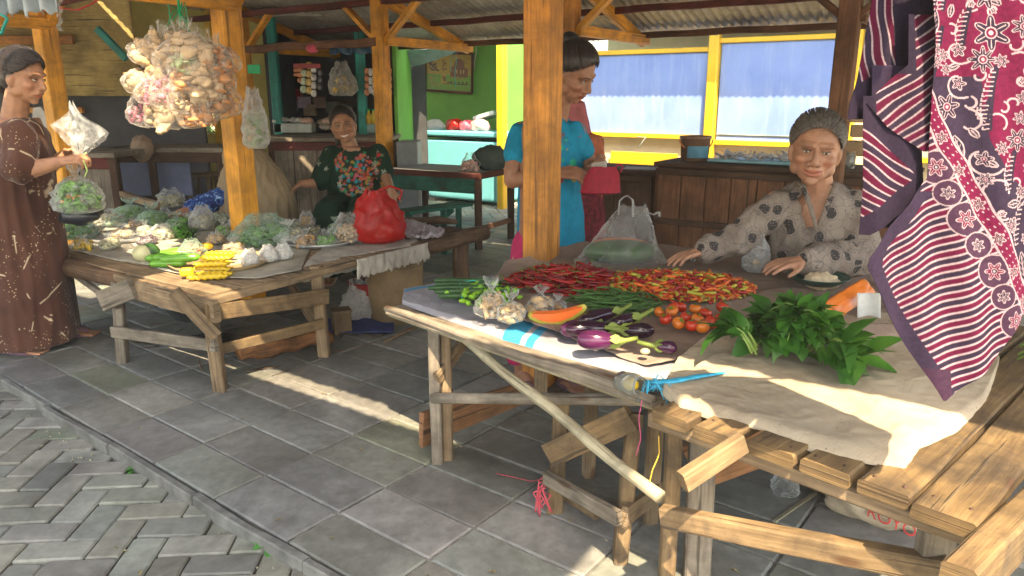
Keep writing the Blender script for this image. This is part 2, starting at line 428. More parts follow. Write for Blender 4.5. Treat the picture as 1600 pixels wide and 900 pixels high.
# ground sheet to the horizon
gm = MB(); gm.add([(-300, -300, -.125), (300, -300, -.125), (300, 300, -.125), (-300, 300, -.125)], [(0, 1, 2, 3)]); gm.obj('ground', PAVED, kind='structure', org=(0, 0, -.125))
gm = MB(); gm.grid(lambda u, v: F(lerp(-7, 3, u), kb(lerp(-7, 3, u))-.02-v*2.6, -.05+.012*nz((u*60, v*20, 0))), 120, 40); gm.obj('soil_bed', SOIL, kind='structure')
# raised market floor: bed of grout with stone tiles
fm = MB(); q = [F(-17, kb(-17)+.05), F(6, kb(6)+.05), F(6, 3.7), F(-17, 3.7)]; fm.add([v+V((0, 0, z)) for z in (-.14, -.004) for v in q], [(3, 2, 1, 0), (4, 5, 6, 7), (0, 1, 5, 4), (1, 2, 6, 5), (2, 3, 7, 6), (3, 0, 4, 7)]); fm.obj('floor_bed', GROUT, kind='structure')
cells = []
for i in range(-30, 9):
    for j in range(0, 26):
        o = F(0, KB+.018); ea = V((math.cos(TR), math.sin(TR), 0)); eb = V((-math.sin(TR), math.cos(TR), 0)); p = o+ea*((i+.5)*.40+.04)+eb*((j+.5)*.2)
        if ab(p)[1] > 3.6: continue
        cells.append((p.x, p.y, .40-rnd(.004, .010), .2-rnd(.003, .008), TR+rnd(-.005, .005)))
tm = slab_mesh(cells, .004, .0022, (.225, .226, .205)); tm.obj('tile_floor', TILE, kind='structure', org=(0, 0, 0))
# kerb
km = MB()
a = -13
while a < 3.4:
    L = rnd(.55, .7); p0 = F(a+.003, kb(a)+rnd(-.004, .004), -.055); p1 = F(a+L-.003, kb(a+L)+rnd(-.004, .004), -.055)
    km.beam(p0, p1, .030+rnd(-.005, .005), .118+rnd(-.004, .004), warp=.012, bev=.16); a += L
km.obj('kerb', KERBM, kind='structure')
# herringbone pavers, near strip and the sunny yard beyond
def tiling(cx, cy, R, rot, keep, s=.105):
    """true herringbone: unit L of one lying and one standing block"""
    out = []
    for i in range(-R, R):
        for j in range(-R, R):
            bx, by = i*1.0+j*2.0, -i*1.0+j*2.0     # lattice (1,-1),(2,2)
            for (px, py, w_, h_) in ((bx+1.0, by+.5, 2, 1), (bx+2.5, by+1.0, 1, 2)):
                x, y = px*s, py*s
                X = cx+x*math.cos(rot)-y*math.sin(rot); Y = cy+x*math.sin(rot)+y*math.cos(rot)
                if keep(X, Y): out.append((X, Y, w_*s-.006, h_*s-.006, rot+rnd(-.012, .012)))
    return out
near = tiling(-1.6, 2.0, 34, math.radians(4), lambda X, Y: ab((X, Y))[1] < kb(ab((X, Y))[0])+.06 and X > -4.2 and Y > .6 and X < .9)
pm = slab_mesh(near, -.036, .004, (.235, .235, .200)); pm.obj('paving', TILE, kind='structure', org=(0, 0, -.1))
far = tiling(0, 8, 40, math.radians(10), lambda X, Y: 3.72 < ab((X, Y))[1] < 5.6 and -6.5 < ab((X, Y))[0] < 1.5, s=.14)
ym = slab_mesh(far, -.06, .004, (.34, .33, .29)); ym.obj('yard_paving', TILE, kind='structure', org=(0, 0, -.1))
yb = MB(); yb.box(F(-3, 9.9, -.10), (40, 12.4, .04), ROT, bev=.001); yb.obj('yard', YARD, kind='structure')
# weeds along the kerb foot
LEAFG = plain('weed_green', (.06, .2, .035), .5, .4, .4, 40)
def leafquad(m, p, d, up, L, W, curl=.25, mi=0, n=3):
    d = V(d).normalized(); s = d.cross(V(up)); s = s.normalized() if s.length > .01 else V((1, 0, 0)); u = s.cross(d)
    vs = []; wd = [.12, .85, 1, .62, .04] if n >= 4 else [.15, 1, .75, .05]; K = len(wd)
    for i, w_ in enumerate(wd):
        t = i/(K-1); c = V(p)+d*L*t+u*(-curl*L*t*t)
        vs += [c-s*W*w_/2+u*W*.14*w_, c, c+s*W*w_/2+u*W*.14*w_]
    fs = []
    for i in range(K-1):
        for k in (0, 1): fs.append((i*3+k, i*3+k+1, i*3+k+4, i*3+k+3))
    m.add(vs, fs, None, mi, True)
for (px, py, n, sz, lab) in ((112, 665, 9, .025, 'tiny weed sprouting by the kerb foot nearest the brown dress'), (215, 738, 8, .02, 'small weed in the kerb joint, second from the left'),
                             (322, 785, 10, .026, 'green weed seedling at the kerb foot beside the herringbone pavers'), (360, 812, 10, .024, 'sparse weed tuft at the kerb foot beside a gap in the pavers'), (430, 856, 16, .034, 'largest clover-like weed at the kerb foot, lowest in the photo')):
    m = MB(); p = G(px, py, -.05)
    for i in range(n):
        t = rnd(0, 6.28); d = V((math.cos(t), math.sin(t), rnd(.5, 1.4))); e = p+d*sz*.6; m.tube([p, e], [.001, .0008], 4)
        leafquad(m, e, V((d.x, d.y, .2)), (0, 0, 1), sz*1.4, sz*1.2)
    m.obj('weed', LEAFG, label=lab, cat='weed')
m = MB()
for i in range(150):
    a = rnd(-3.2, 1.6); b = rnd(kb(a)+.05, 1.2) if random.random() < .8 else kb(a)-rnd(.02, .9); p = F(a, b, .009 if b > kb(a) else -.03); t = rnd(0, 6.28); s_ = rnd(.004, .014)
    leafquad(m, p, (math.cos(t), math.sin(t), rnd(0, .25)), (0, 0, 1), s_*2, s_, .2)
m.obj('floor_litter', plain('leaf_litter', (.20, .17, .10), .8, .2, .7, 90), label='tiny dry leaf scraps and crumbs scattered over the market floor', cat='litter', kind='stuff')
m = MB()
for i in range(60):
    p = F(rnd(-2.4, -1.0), rnd(-.8, .3), .012); t = rnd(0, 6.28); d = V((math.cos(t), math.sin(t), rnd(-.03, .08)))*rnd(.03, .09); m.tube([p-d, p, p+d], [.002, .0025, .0015], 4)
m.obj('twigs', W_bark, label='dark twigs and straw scattered on the floor under the left table', cat='twigs', kind='stuff')
# ---------------------------------------------------------------- litter on ground (stuff)
m = MB()
for i in range(260):
    a = rnd(-4.5, 1); p = F(a, kb(a)-.05-abs(random.gauss(0, .06)), -.038); r = rnd(.002, .007)
    m.ell(p, (r, r*.7, r*.5), Matrix.Rotation(rnd(0, 6), 3, 'Z'), 5, 4)
m.obj('grit', plain('grit_mix', (.3, .27, .2), .9, .2, .7, 200), label='loose grit and crumbs gathered along the foot of the kerb', cat='grit', kind='stuff')
# ================================================================ MARKET SHELTER (posts, rafters, braces, corrugated roof)
sh = thing('market_shelter', 'open market shelter of orange painted posts and rafters under a corrugated roof', 'shelter', F(-2, 1.3))
EAVE_F, EAVE_B, ZE, SL = -1.5, 3.95, 1.85, .30
RIDGE = 1.3; ZR = ZE+.8
def zroof(b): return ZR-abs(b-RIDGE)*(ZR-ZE)/(RIDGE-EAVE_F if b < RIDGE else EAVE_B-RIDGE)
FRONT = [2.1, 0, -2.1, -4.2, -6.3, -8.4]; BACK = [.69+2.05, .69, -1.36, -3.41, -5.46, -7.5]
post_label = {0: 'thick orange post nearest the camera', -2.1: 'bright yellow-orange post standing in the left stall'}
for row, bb in ((FRONT, 0), (BACK, 2.6)):
    for a in row:
        zt = zroof(bb)-.09; mt = W_oran
        if a in (-2.1, -3.41, -5.46, -4.2): mt = W_yel
        if a == .69: mt = W_brown
        m = MB(); m.beam(F(a, bb, -.01), F(a, bb, zt), .125, .125, up=EB, bev=.06); m.obj('post', mt, sh, label=post_label.get(a) if bb == 0 else None)
        if a in (0, -2.1, -4.2, -1.36): mt = W_yel
        bm_ = W_brown if a == .69 else W_yel
        sg = -1 if bb == 0 else 1; be = EAVE_F if bb == 0 else EAVE_B
        m = MB(); m.beam(F(a+.075, bb-sg*0, ZE-.05), F(a+.075, be-sg*.03, ZE-.05), .045, .085); m.obj('arm', bm_, sh)
        m = MB(); m.beam(F(a+.02, RIDGE, zroof(RIDGE)-.075), F(a+.02, be-sg*.02, zroof(be)-.06), .05, .10); m.obj('rafter', bm_, sh)
        for sa in (-1, 1):
            m = MB(); m.beam(F(a+sa*.02, bb+.02, ZE-.08), F(a+sa*.50, bb+.02, zt-.0), .045, .075, up=EB); m.obj('brace', bm_, sh)
for bb, mm, zz in ((0, W_maroon, .10), (2.6, W_maroon, .10), (RIDGE, W_dark, .12), (EAVE_F+.12, W_brown, .02), (EAVE_B-.10, W_brown, .03), (.65, W_maroon, .03), (1.95, W_maroon, .03), (3.3, W_maroon, .03)):
    m = MB(); m.beam(F(-9.2, bb, zroof(bb)-zz-.01), F(3.6, bb, zroof(bb)-zz-.01), .055, .085 if zz > .05 else .05, up=EB, warp=.01); m.obj('purlin', mm, sh)
for a0, a1 in ((-5.46, -3.41),): m = MB(); m.beam(F(a0, 2.55, 1.79), F(a1, 2.55, 1.79), .05, .075, warp=.02); m.obj('rail', W_brown, sh)
m = MB(); m.beam(F(-4.2, .02, 1.95), F(-2.1, .02, 2.0), .06, .09, warp=.02); m.obj('rail', W_maroon, sh)
def mat_iron():
    t = NT('corrugated_iron', .6, .4); v = t.co('Object'); n = t.noise(v, 1.4, 8, .65, .4); n2 = t.noise(t.co('Object', (3, 3, 3)), 8, 5, .6)
    c = t.ramp(n, [(.28, (.17, .125, .085)), (.48, (.42, .40, .35)), (.7, (.60, .59, .54))]); c = t.mix(1, c, t.ramp(n2, [(.3, .7), (.7, 1.1)]), 'MULTIPLY')
    t.base(c); return t.m
IRON = mat_iron()
def corr(a0, a1, b0, b1, z0, z1, nb=3, wl=.076, amp=.0105):
    m = MB(); N = int((a1-a0)/wl*6)
    def fn(u, v):
        a = lerp(a0, a1, u); b = lerp(b0, b1, v); z = lerp(z0, z1, v)+amp*math.sin(2*math.pi*a/wl)+.006*nz((a*1.3, b*1.5, 0))
        return F(a, b+(.02*nz((a*1.1//.75, 0, b0)) if v in (0, 1) else 0), z)
    m.grid(fn, N, nb, thick=.002); return m
EF2 = -1.05  # left eave cut back out of view to let sun onto the left table
corr(-9.4, -.7, EF2, RIDGE-.02, zroof(EF2)+.015, ZR+.015).obj('roof_sheet', IRON, sh); corr(-.7, 3.8, EAVE_F-.02, RIDGE-.02, ZE+.015, ZR+.018).obj('roof_sheet', IRON, sh)
corr(-9.4, 3.8, EAVE_B, RIDGE+.01, ZE+.015, ZR+.012).obj('roof_sheet', IRON, sh)
# ---------------------------------------------------------------- awning of the stall row opposite (over the camera), casts the foreground shade
aw = thing('opposite_awning', 'corrugated awning of the stalls opposite, above and behind the viewer', 'awning', F(-2, -2.1))
AWB = -1.86; AWE = 1.95  # unseen edges placed to trim the sun band on floor and tables
m = corr(-.75, AWE, -3.6, AWB, 2.12, 2.30, wl=.076); m.obj('awning_sheet', IRON, aw); m = corr(-4.3, -.75, -3.6, -1.62, 2.13, 2.31, wl=.076); m.obj('awning_sheet', IRON, aw)
for a in (-3.8, 1.3): m = MB(); m.beam(F(a, -3.4, -.1), F(a, -3.4, 2.1), .1, .1); m.obj('post', W_oran, aw)
m = MB(); m.beam(F(-3.9, AWB-.05, 2.25), F(AWE, AWB-.05, 2.25), .05, .07); m.obj('purlin', W_brown, aw)
m = MB(); m.beam(F(-3.9, -3.4, 2.07), F(AWE, -3.4, 2.07), .05, .07); m.obj('purlin', W_brown, aw)
# ================================================================ BLUE SHUTTERED BUILDING
WB = 5.2
def blue_mat():
    t = NT('blue_painted_panel', .45, .4); v = t.co('Object'); n = t.noise(v, 2.2, 7, .6, .3)
    mp = t.n('Mapping'); t.l(v, mp.inputs[0]); mp.inputs['Scale'].default_value = (6, 6, .7); s_ = t.noise(mp.outputs[0], 3, 6, .7)
    c = t.ramp(n, [(.3, (.18, .28, .60)), (.7, (.26, .37, .70))]); c = t.mix(t.ramp(s_, [(.5, 0), (.75, .45)]), c, (.42, .52, .72)); t.base(c); return t.m
BLUE = blue_mat()
CREAM = plain('cream_wall', (.72, .62, .42), .8, .2, .12, 3, dirt=.25, bump=.004)
GREYW = plain('grey_green_board', (.30, .36, .33), .8, .2, .3, 5, dirt=.5)
bl = thing('shuttered_building', 'low market building with large blue shutters in yellow frames', 'building', F(-.8, WB+1))
def aof(px): return ab(B(px, 150, WB))[0]
def zof(px, py): return B(px, py, WB).z
aL, aM, aR, aE = aof(905), aof(1113), aof(1331), 4.0
m = MB(); m.box(F((aL+aE)/2, WB+.12, .45), (aE-aL, .1, 1.3), ROT); m.obj('wall', CREAM, bl)
m = MB(); m.box(F((aL+aE)/2, WB+.12, 2.3), (aE-aL, .1, .6), ROT); m.obj('wall', GREYW, bl, label='grey-green boarding above the shutters')
z1t, z1b = zof(1020, 84), zof(1020, 209); z2t, z2b = zof(1220, 64), zof(1220, 222)
for (a0, a1, zb, zt) in ((aL+.03, aM-.05, z1b, z1t), (aM+.07, aR-.04, z2b, z2t), (aR+.3, aE, z2b-.1, z2t)):
    m = MB(); m.box(F((a0+a1)/2, WB+.02, (zb+zt)/2), (a1-a0, .035, zt-zb), ROT)
    s_ = m.obj('shutter', BLUE if a1 < aR else GREYW, bl)
    for z in (zb-.025, zt+.025): m = MB(); m.beam(F(a0-.02, WB-.0, z), F(a1+.02, WB-.0, z), .06, .05); m.obj('frame', P_yel, s_)
m = MB(); m.box(F((aM+aR)/2, WB+.0, z2b+.06), (aR-aM-.16, .02, .012), ROT); m.obj('trim', GREYW, bl)
for a, wd in ((aL-.02, .09), (aM, .11), (aR, .10)):
    m = MB(); m.beam(F(a, WB-.02, -.05), F(a, WB-.02, 2.6), .10, wd, up=EA); m.obj('post', P_yel, bl)
m = corr(aL-.3, aE+.4, WB+.9, WB-.50, 2.66, 2.30); m.obj('roof_sheet', IRON, bl)
m = MB(); m.beam(F(aL-.2, WB-.15, 2.31), F(aE, WB-.15, 2.31), .05, .07); m.obj('fascia', W_brown, bl)
m = MB(); m.box(F((aL+aE)/2, WB+.75, 1.2), (aE-aL, .1, 2.8), ROT); m.obj('back_wall', CREAM, bl)
for (px, py, b_, sg) in ((1055, 200, WB-.08, 1), (1095, 200, WB-.08, -1)): pass
# yellow bench board in front of the wall
m = MB(); p0 = B(955, 248, WB-.5); p1 = B(1058, 252, WB-.5); m.box((p0+p1)/2, ((p1-p0).length, .04, .16), ROT)
for p in (p0, p1): m.beam((p.x, p.y, -.06), p, .05, .05)
m.obj('yellow_board', P_yel, label='yellow plank leaning below the left blue shutter', cat='board')
# ================================================================ GREEN STALL with freezer
GREENW = plain('green_wall_paint', (.17, .44, .07), .7, .3, .14, 2.2, dirt=.18, bump=.003)
gs = thing('green_stall', 'green walled stall with a yellow front post', 'stall', F(-4.6, 6))
aG0, aG1 = ab(B(612, 150, 6.0))[0], ab(B(835, 150, 6.0))[0]
m = MB(); m.box(F((aG0+aG1)/2, 6.06, 1.15), (aG1-aG0, .1, 2.5), ROT); m.obj('wall', GREENW, gs)
m = MB(); m.box(F(aG1+.05, 5.6, 1.15), (.1, 1.0, 2.5), ROT); m.obj('wall', GREENW, gs, label='green side wall meeting the blue building')
pp = B(784, 150, 4.75); a_, b_ = ab(pp)
m = MB(); m.beam(F(a_, b_, -.06), F(a_, b_, 2.15), .10, .10, up=EB); m.obj('post', P_yel, gs)
pp = B(624, 150, 4.75); a0_, b0_ = ab(pp)
m = MB(); m.beam(F(a0_, b0_, -.06), F(a0_, b0_, 2.15), .14, .10, up=EB); m.obj('post', P_yel, gs)
m = corr(aG0-.5, aG1+.2, 6.3, 4.45, 2.42, 2.12); m.obj('roof_sheet', IRON, gs)
# framed calligraphy print: painted with strokes on a fine grid
def paint_grid(w_, h_, nx, ny, paint):
    xs, ys = np.meshgrid(np.linspace(0, w_, nx+1), np.linspace(0, h_, ny+1)); return xs, ys, paint(xs, ys)
def put(c, mask, col): c[mask] = col
def stroke(c, xs, ys, pts, r, col):
    for (x0, y0), (x1, y1) in zip(pts[:-1], pts[1:]):
        dx, dy = x1-x0, y1-y0; L = dx*dx+dy*dy+1e-9; t = np.clip(((xs-x0)*dx+(ys-y0)*dy)/L, 0, 1)
        put(c, (xs-x0-t*dx)**2+(ys-y0-t*dy)**2 < r*r, col)
def poster_paint(x, y):      # unit: 150 wide, 120 high, y down
    c = np.zeros(x.shape+(3,)); c[:] = (.42, .30, .03); put(c, y > 66, (.16, .36, .04))
    rs = random.Random(3); dk = (.06, .03, .015)
    def scrib(x0, y0, x1, y1, n, r, col):
        for i in range(n):
            X, Y = rs.uniform(x0, x1), rs.uniform(y0, y1); t = rs.uniform(0, 6); pts = []
            for k in range(6): pts.append((X, Y)); t += rs.uniform(-.3, 1.1); X = min(x1, max(x0, X+3.2*math.cos(t))); Y = min(y1, max(y0, Y+2.4*math.sin(t)))
            stroke(c, x, y, pts, r, col)
    scrib(8, 10, 56, 16, 10, .9, dk); scrib(10, 26, 46, 56, 22, 1.3, dk)
    put(c, (np.abs(x-62+(y-40)*.08) < 7) & (y > 18) & (y < 96), (.50, .34, .04)); scrib(56, 20, 68, 96, 26, .9, dk)
    put(c, (x > 62) & (x < 80) & (y > 88) & (y < 98), (.50, .34, .04)); scrib(62, 89, 80, 97, 6, .9, dk)
    put(c, (x > 80) & (x < 136) & (y > 55) & (y < 74), (.20, .08, .04)); put(c, ((x-108)/17)**2+((y-42)/26)**2 < 1, (.20, .08, .04))
    put(c, (x > 80) & (x < 92) & (y > 40) & (y < 60), (.20, .08, .04)); put(c, (x > 124) & (x < 136) & (y > 44) & (y < 60), (.20, .08, .04))
    for q in (101, 113, 122): put(c, (np.abs(x-q) < 1.6) & (y > 50) & (y < 62), (.6, .45, .15))
    for q in range(84, 136, 12): put(c, ((x-q)/3)**2+((y-90)/4)**2 < 1, dk)
    put(c, (np.abs(y-95) < 1.4) & (x > 84) & (x < 136), dk); scrib(84, 72, 132, 82, 8, .8, (.35, .2, .05)); scrib(10, 76, 26, 106, 8, .9, (.45, .16, .05))
    scrib(120, 12, 140, 30, 5, .7, (.2, .1, .03)); scrib(30, 92, 50, 104, 5, .8, (.45, .2, .05))
    return c
pt = thing('framed_print', 'green and gold calligraphy print with a mosque, in a brown frame on the green wall', 'print', B(703, 112, 5.98))
p00, p10, p01 = B(665, 82, 5.985), B(739, 84, 5.985), B(665, 141, 5.985)
xs, ys, cc = paint_grid(150, 120, 150, 120, poster_paint)
def fast_grid(P, col, name, mats, parent=None, thick=0, **kw):
    """numpy grid P[j,i,3] with vertex colours"""
    ny, nx = P.shape[0], P.shape[1]; me = bpy.data.meshes.new(name); idx = np.arange(nx*ny).reshape(ny, nx)
    f = np.stack([idx[:-1, :-1], idx[:-1, 1:], idx[1:, 1:], idx[1:, :-1]], -1).reshape(-1, 4)
    pts = P.reshape(-1, 3); org = V(kw.pop('org', pts.mean(0)))
    iv = wmat(parent).inverted() if parent is not None else Matrix.Translation(-org)
    iv = np.array(iv); pts = pts @ iv[:3, :3].T+iv[:3, 3]
    me.from_pydata(pts.tolist(), [], f.tolist())
    ca = me.color_attributes.new('Col', 'FLOAT_COLOR', 'POINT'); c4 = np.ones((nx*ny, 4), dtype=np.float32); c4[:, :3] = col.reshape(-1, 3); ca.data.foreach_set('color', c4.ravel())
    me.polygons.foreach_set('use_smooth', [True]*len(me.polygons))
    for m_ in (mats if isinstance(mats, list) else [mats]): me.materials.append(m_)
    o = bpy.data.objects.new(name, me); C.objects.link(o)
    if parent is not None: o.parent = parent
    else: o.location = org
    if thick:
        sm = o.modifiers.new('thickness', 'SOLIDIFY'); sm.thickness = thick; sm.offset = 0
    return tag(o, **kw)
U = (xs/150)[..., None]; Wv = (ys/120)[..., None]
PP = np.array(p00)+U*np.array(p10-p00)+Wv*np.array(p01-p00)
fast_grid(PP, cc, 'picture', vcol('print_paper', .4, .5), pt)
m = MB(); q = [p00, p10, p10+(p01-p00), p01]
for i in range(4): m.beam(q[i]-EB*.012, q[(i+1) % 4]-EB*.012, .02, .035)
m.obj('frame', W_maroon, pt)
# chest freezer
FZ = plain('freezer_enamel', (.17, .50, .62), .35, .5, .08, 3, dirt=.15)
fz = thing('chest_freezer', 'pale blue chest freezer against the green wall', 'freezer', B(716, 260, 4.9))
fa0, fa1 = ab(B(660, 250, 4.85))[0], ab(B(776, 250, 4.85))[0]; fzt = B(716, 205, 4.85).z
m = MB(); m.box(F((fa0+fa1)/2, 5.2, (fzt-.1)/2-.02), (fa1-fa0, .65, fzt-.1), ROT, bev=.02); m.obj('body', FZ, fz)
m = MB(); m.box(F((fa0+fa1)/2, 5.19, fzt-.035), (fa1-fa0+.02, .68, .07), ROT, bev=.02); m.obj('lid', FZ, fz)
m = MB(); m.box(F((fa0+fa1)/2, 5.2, fzt-.082), (fa1-fa0-.02, .63, .02), ROT); m.obj('seal', plain('rubber', (.03, .03, .03), .6), fz)
# ================================================================ TEAL KIOSK (dark shop interior) on the left of the green wall
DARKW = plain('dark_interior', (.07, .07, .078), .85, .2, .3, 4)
kk = thing('teal_kiosk', 'small dark snack kiosk with teal corner posts', 'kiosk', D(520, 215, 9.5))
KY = 8.6
def K(px, py, y=KY): return D(px, py, y)
xl, xr = K(428, 200).x, K(620, 200).x
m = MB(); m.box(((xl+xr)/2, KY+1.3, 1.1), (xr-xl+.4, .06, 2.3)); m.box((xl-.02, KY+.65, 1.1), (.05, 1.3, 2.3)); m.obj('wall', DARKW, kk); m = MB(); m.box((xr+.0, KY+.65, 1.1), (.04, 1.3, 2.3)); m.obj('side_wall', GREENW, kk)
m = MB(); m.box(((xl+xr)/2, KY+.6, 2.15), (xr-xl+.5, 1.7, .04)); m.obj('roof', IRON, kk)
m = MB(); m.box(((xl+xr)/2, KY, .38), (xr-xl, .05, .8)); m.obj('front_panel', W_brown, kk)
for px in (434, 567): p = K(px, 150); m = MB(); m.beam((p.x, KY-.05, -.1), (p.x, KY-.05, 2.15), .10, .10, up=(0, 1, 0)); m.obj('post', W_teal, kk)
m = MB(); m.box(((xl+xr)/2, KY+.25, K(520, 208).z-.03), (xr-xl, .75, .04)); m.obj('shelf', W_grey, kk)
m = MB(); m.box(((xl+xr)/2, KY+1.15, K(520, 160).z), (xr-xl, .25, .03)); m.obj('shelf', W_dark, kk)
# ================================================================ PEOPLE
SKIN = vcol('skin', .47, .45, sss=.12, bump=.0018, bsc=130)
HAIRB = plain('black_hair', (.018, .014, .013), .4, .6, .4, 60, bump=.004)
HAIRG = plain('grey_hair', (.085, .075, .07), .5, .5, .35, 90, bump=.004)
LIDM = plain('eyelid_skin', (.15, .075, .045), .6, .3, .1)
EYEW = plain('eye_white', (.5, .45, .4), .25, .6, .05); EYEI = plain('iris', (.015, .009, .006), .15, .8, .1)
PINKSOLE = plain('sandal_rubber', (.17, .09, .13), .6, .3, .2)
def Rh(yaw, pitch=0, roll=0):
    r = math.radians
    return (Matrix.Rotation(r(yaw), 3, 'Z') @ Matrix.Rotation(r(pitch), 3, 'X') @ Matrix.Rotation(r(roll), 3, 'Y'))
def head_prims(m, c, R, s, smile=0, ears=True, old=0):
    L = lambda x, y, z: V(c)+R @ V((x*s*1.06, y*s, z*s))
    E = lambda x, y, z, rx, ry, rz: m.ell(L(x, y, z), (rx*s*1.06, ry*s, rz*s), R, 20, 13)
    E(0, .012, .032, .076, .092, .086); E(0, -.008, -.015, .069, .078, .078)
    E(0, -.026, -.055, .053, .056, .052); E(0, -.058, -.094, .022, .020, .017)
    for q in (-1, 1):
        E(q*.040, -.052, -.022+.004*smile, .025, .025, .021); E(q*.052, -.005, -.058, .020, .035, .028)
        m.cap(L(q*.012, -.079, .031), L(q*.048, -.066, .031), .011*s, .009*s)
        E(q*.0155, -.091, -.031, .0105, .011, .0085)
        if ears: E(q*.077, .012, -.008, .008, .018, .031); E(q*.074, .004, -.034, .007, .009, .011)
    m.cap(L(0, -.080, .022), L(0, -.101, -.024), .0075*s, .0125*s)
    E(0, -.082, -.052, .026, .014, .012)
    w_ = .024+.007*smile; n = 8
    for k in range(n+1):
        x = lerp(-w_, w_, k/n); t = (x/w_)**2
        m.ell(L(x, -.0885+.014*t, -.057+.009*t*smile-.0004), (.007*s, .0055*s, .0044*s*(1-.4*t)), R, 8, 6)
        m.ell(L(x, -.0870+.014*t, -.069+.013*t*smile-(.004*smile)), (.007*s, .0058*s, .0050*s*(1-.4*t)), R, 8, 6)
def local(co, c, R, s):
    return (co-np.array(c)) @ np.array(R)/s
def head_post(co, nn, heads):
    for (c, R, s, smile, old) in heads:
        q = local(co, c, R, s); d = np.zeros(len(co))
        for sx in (-1, 1):
            r2 = ((q[:, 0]-sx*.032)/.019)**2+((q[:, 2]-.008)/.013)**2; d -= .0085*np.exp(-r2)*(q[:, 1] < -.03)
            r2 = ((q[:, 0]-sx*.040)/.004)**2*0; nl = np.abs(q[:, 0]*sx-(.030+(-.03-q[:, 2])*.35)); mk = (q[:, 2] < -.03) & (q[:, 2] > -.07) & (q[:, 1] < -.05)
            d -= (.0010+.0014*old)*np.exp(-(nl/.004)**2)*mk
        if old: d -= .0012*(np.sin(q[:, 2]*700) > .3)*(q[:, 2] > .045)*(q[:, 2] < .085)*(q[:, 1] < -.04)
        mp = (np.abs(q[:, 0]) < .03+.006*smile) & (q[:, 1] < -.07); zz = -.0635+(q[:, 0]/.028)**2*.009*smile
        d -= .004*np.exp(-((q[:, 2]-zz)/.0022)**2)*mp
        co = co+nn*(d*s)[:, None]
    return co
def skin_col(tone, heads, extra=None):
    def f(co, nn):
        c = np.ones((len(co), 4)); c[:, :3] = tone
        for (h, R, s, smile, old) in heads:
            q = local(co, h, R, s); x = np.abs(q[:, 0]); fr = q[:, 1] < -.045
            def bl(w_, col): 
                w_ = np.clip(w_, 0, 1)[:, None]; c[:, :3] = c[:, :3]*(1-w_)+np.array(col)*w_
            bl(.35*np.exp(-(((x-.045)/.02)**2+((q[:, 2]+.03)/.018)**2))*fr, (tone[0]*1.15, tone[1]*.72, tone[2]*.65))
            zz = -.0635+(q[:, 0]/.028)**2*.009*smile; lw = .012+.003*smile
            lip = (np.abs(q[:, 2]-zz) < lw*np.sqrt(np.clip(1-(x/(.029+.006*smile))**2, 0, 1)))*fr*(q[:, 1] < -.07)
            bl(lip*.75, (tone[0]*.85, tone[1]*.45, tone[2]*.45))
            if smile > .6:
                te = (np.abs(q[:, 2]-zz-.000) < .0065*np.sqrt(np.clip(1-(x/.027)**2, 0, 1)))*fr*(q[:, 1] < -.07); bl(te*1., (.72, .68, .6))
            br = (np.abs(q[:, 2]-(.033-((x-.034)/.03)**2*.006)) < .0032)*(x > .014)*(x < .052)*fr; bl(br*(.35 if old else .8), (.04, .03, .025))
            ey = (np.abs(q[:, 2]-.0155+((x-.032)/.02)**2*.006) < .0022)*(x > .015)*(x < .050)*fr; bl(ey*.85, (.03, .02, .015))
            if smile > .6: ey = (np.abs(q[:, 2]-.007) < .003)*(x > .02)*(x < .046)*fr; bl(ey*.6, (.03, .02, .015))
            hl = np.clip((q[:, 2]-(.084-1.1*np.clip(x-.03, 0, 1)-.6*np.clip(q[:, 1]+.03, 0, 1)))/.014, 0, 1)*(q[:, 2] > -.01); bl(hl*.85*(q[:, 2] > -.04), (.10, .09, .085) if old else (.03, .022, .02))
            so_ = np.exp(-(((x-.032)/.02)**2+((q[:, 2]-.006)/.014)**2))*fr; bl(.3*so_, tuple(k*.6 for k in tone))
            bl(.5*np.exp(-(((x-.012)/.006)**2+((q[:, 2]+.036)/.004)**2))*(q[:, 1] < -.08), tuple(k*.4 for k in tone))
        return c
    return f
def eyes(c, R, s, parent, lid=1.0):
    for q in (-1, 1):
        L = V(c)+R @ V((q*.032*s, -.0735*s, .0085*s)); m = MB(); m.ell(L, (.0125*s, .0085*s, .0048*s*lid), R, 16, 10); m.obj('eye', EYEW, parent)
        m = MB(); m.ell(L+R @ V((0, -.0052*s, 0)), (.0054*s, .0042*s, .0047*s*lid), R, 12, 8); m.obj('iris', EYEI, parent)
        m = MB(); m.tube([L+R @ V((x*s, -.0075*s+abs(x)*.35*s, (.0052*lid-x*x*18)*s)) for x in (-.013, -.007, 0, .007, .013)], [.0012*s, .0022*s, .0025*s, .0022*s, .0012*s], 6); m.obj('eyelid', LIDM, parent)
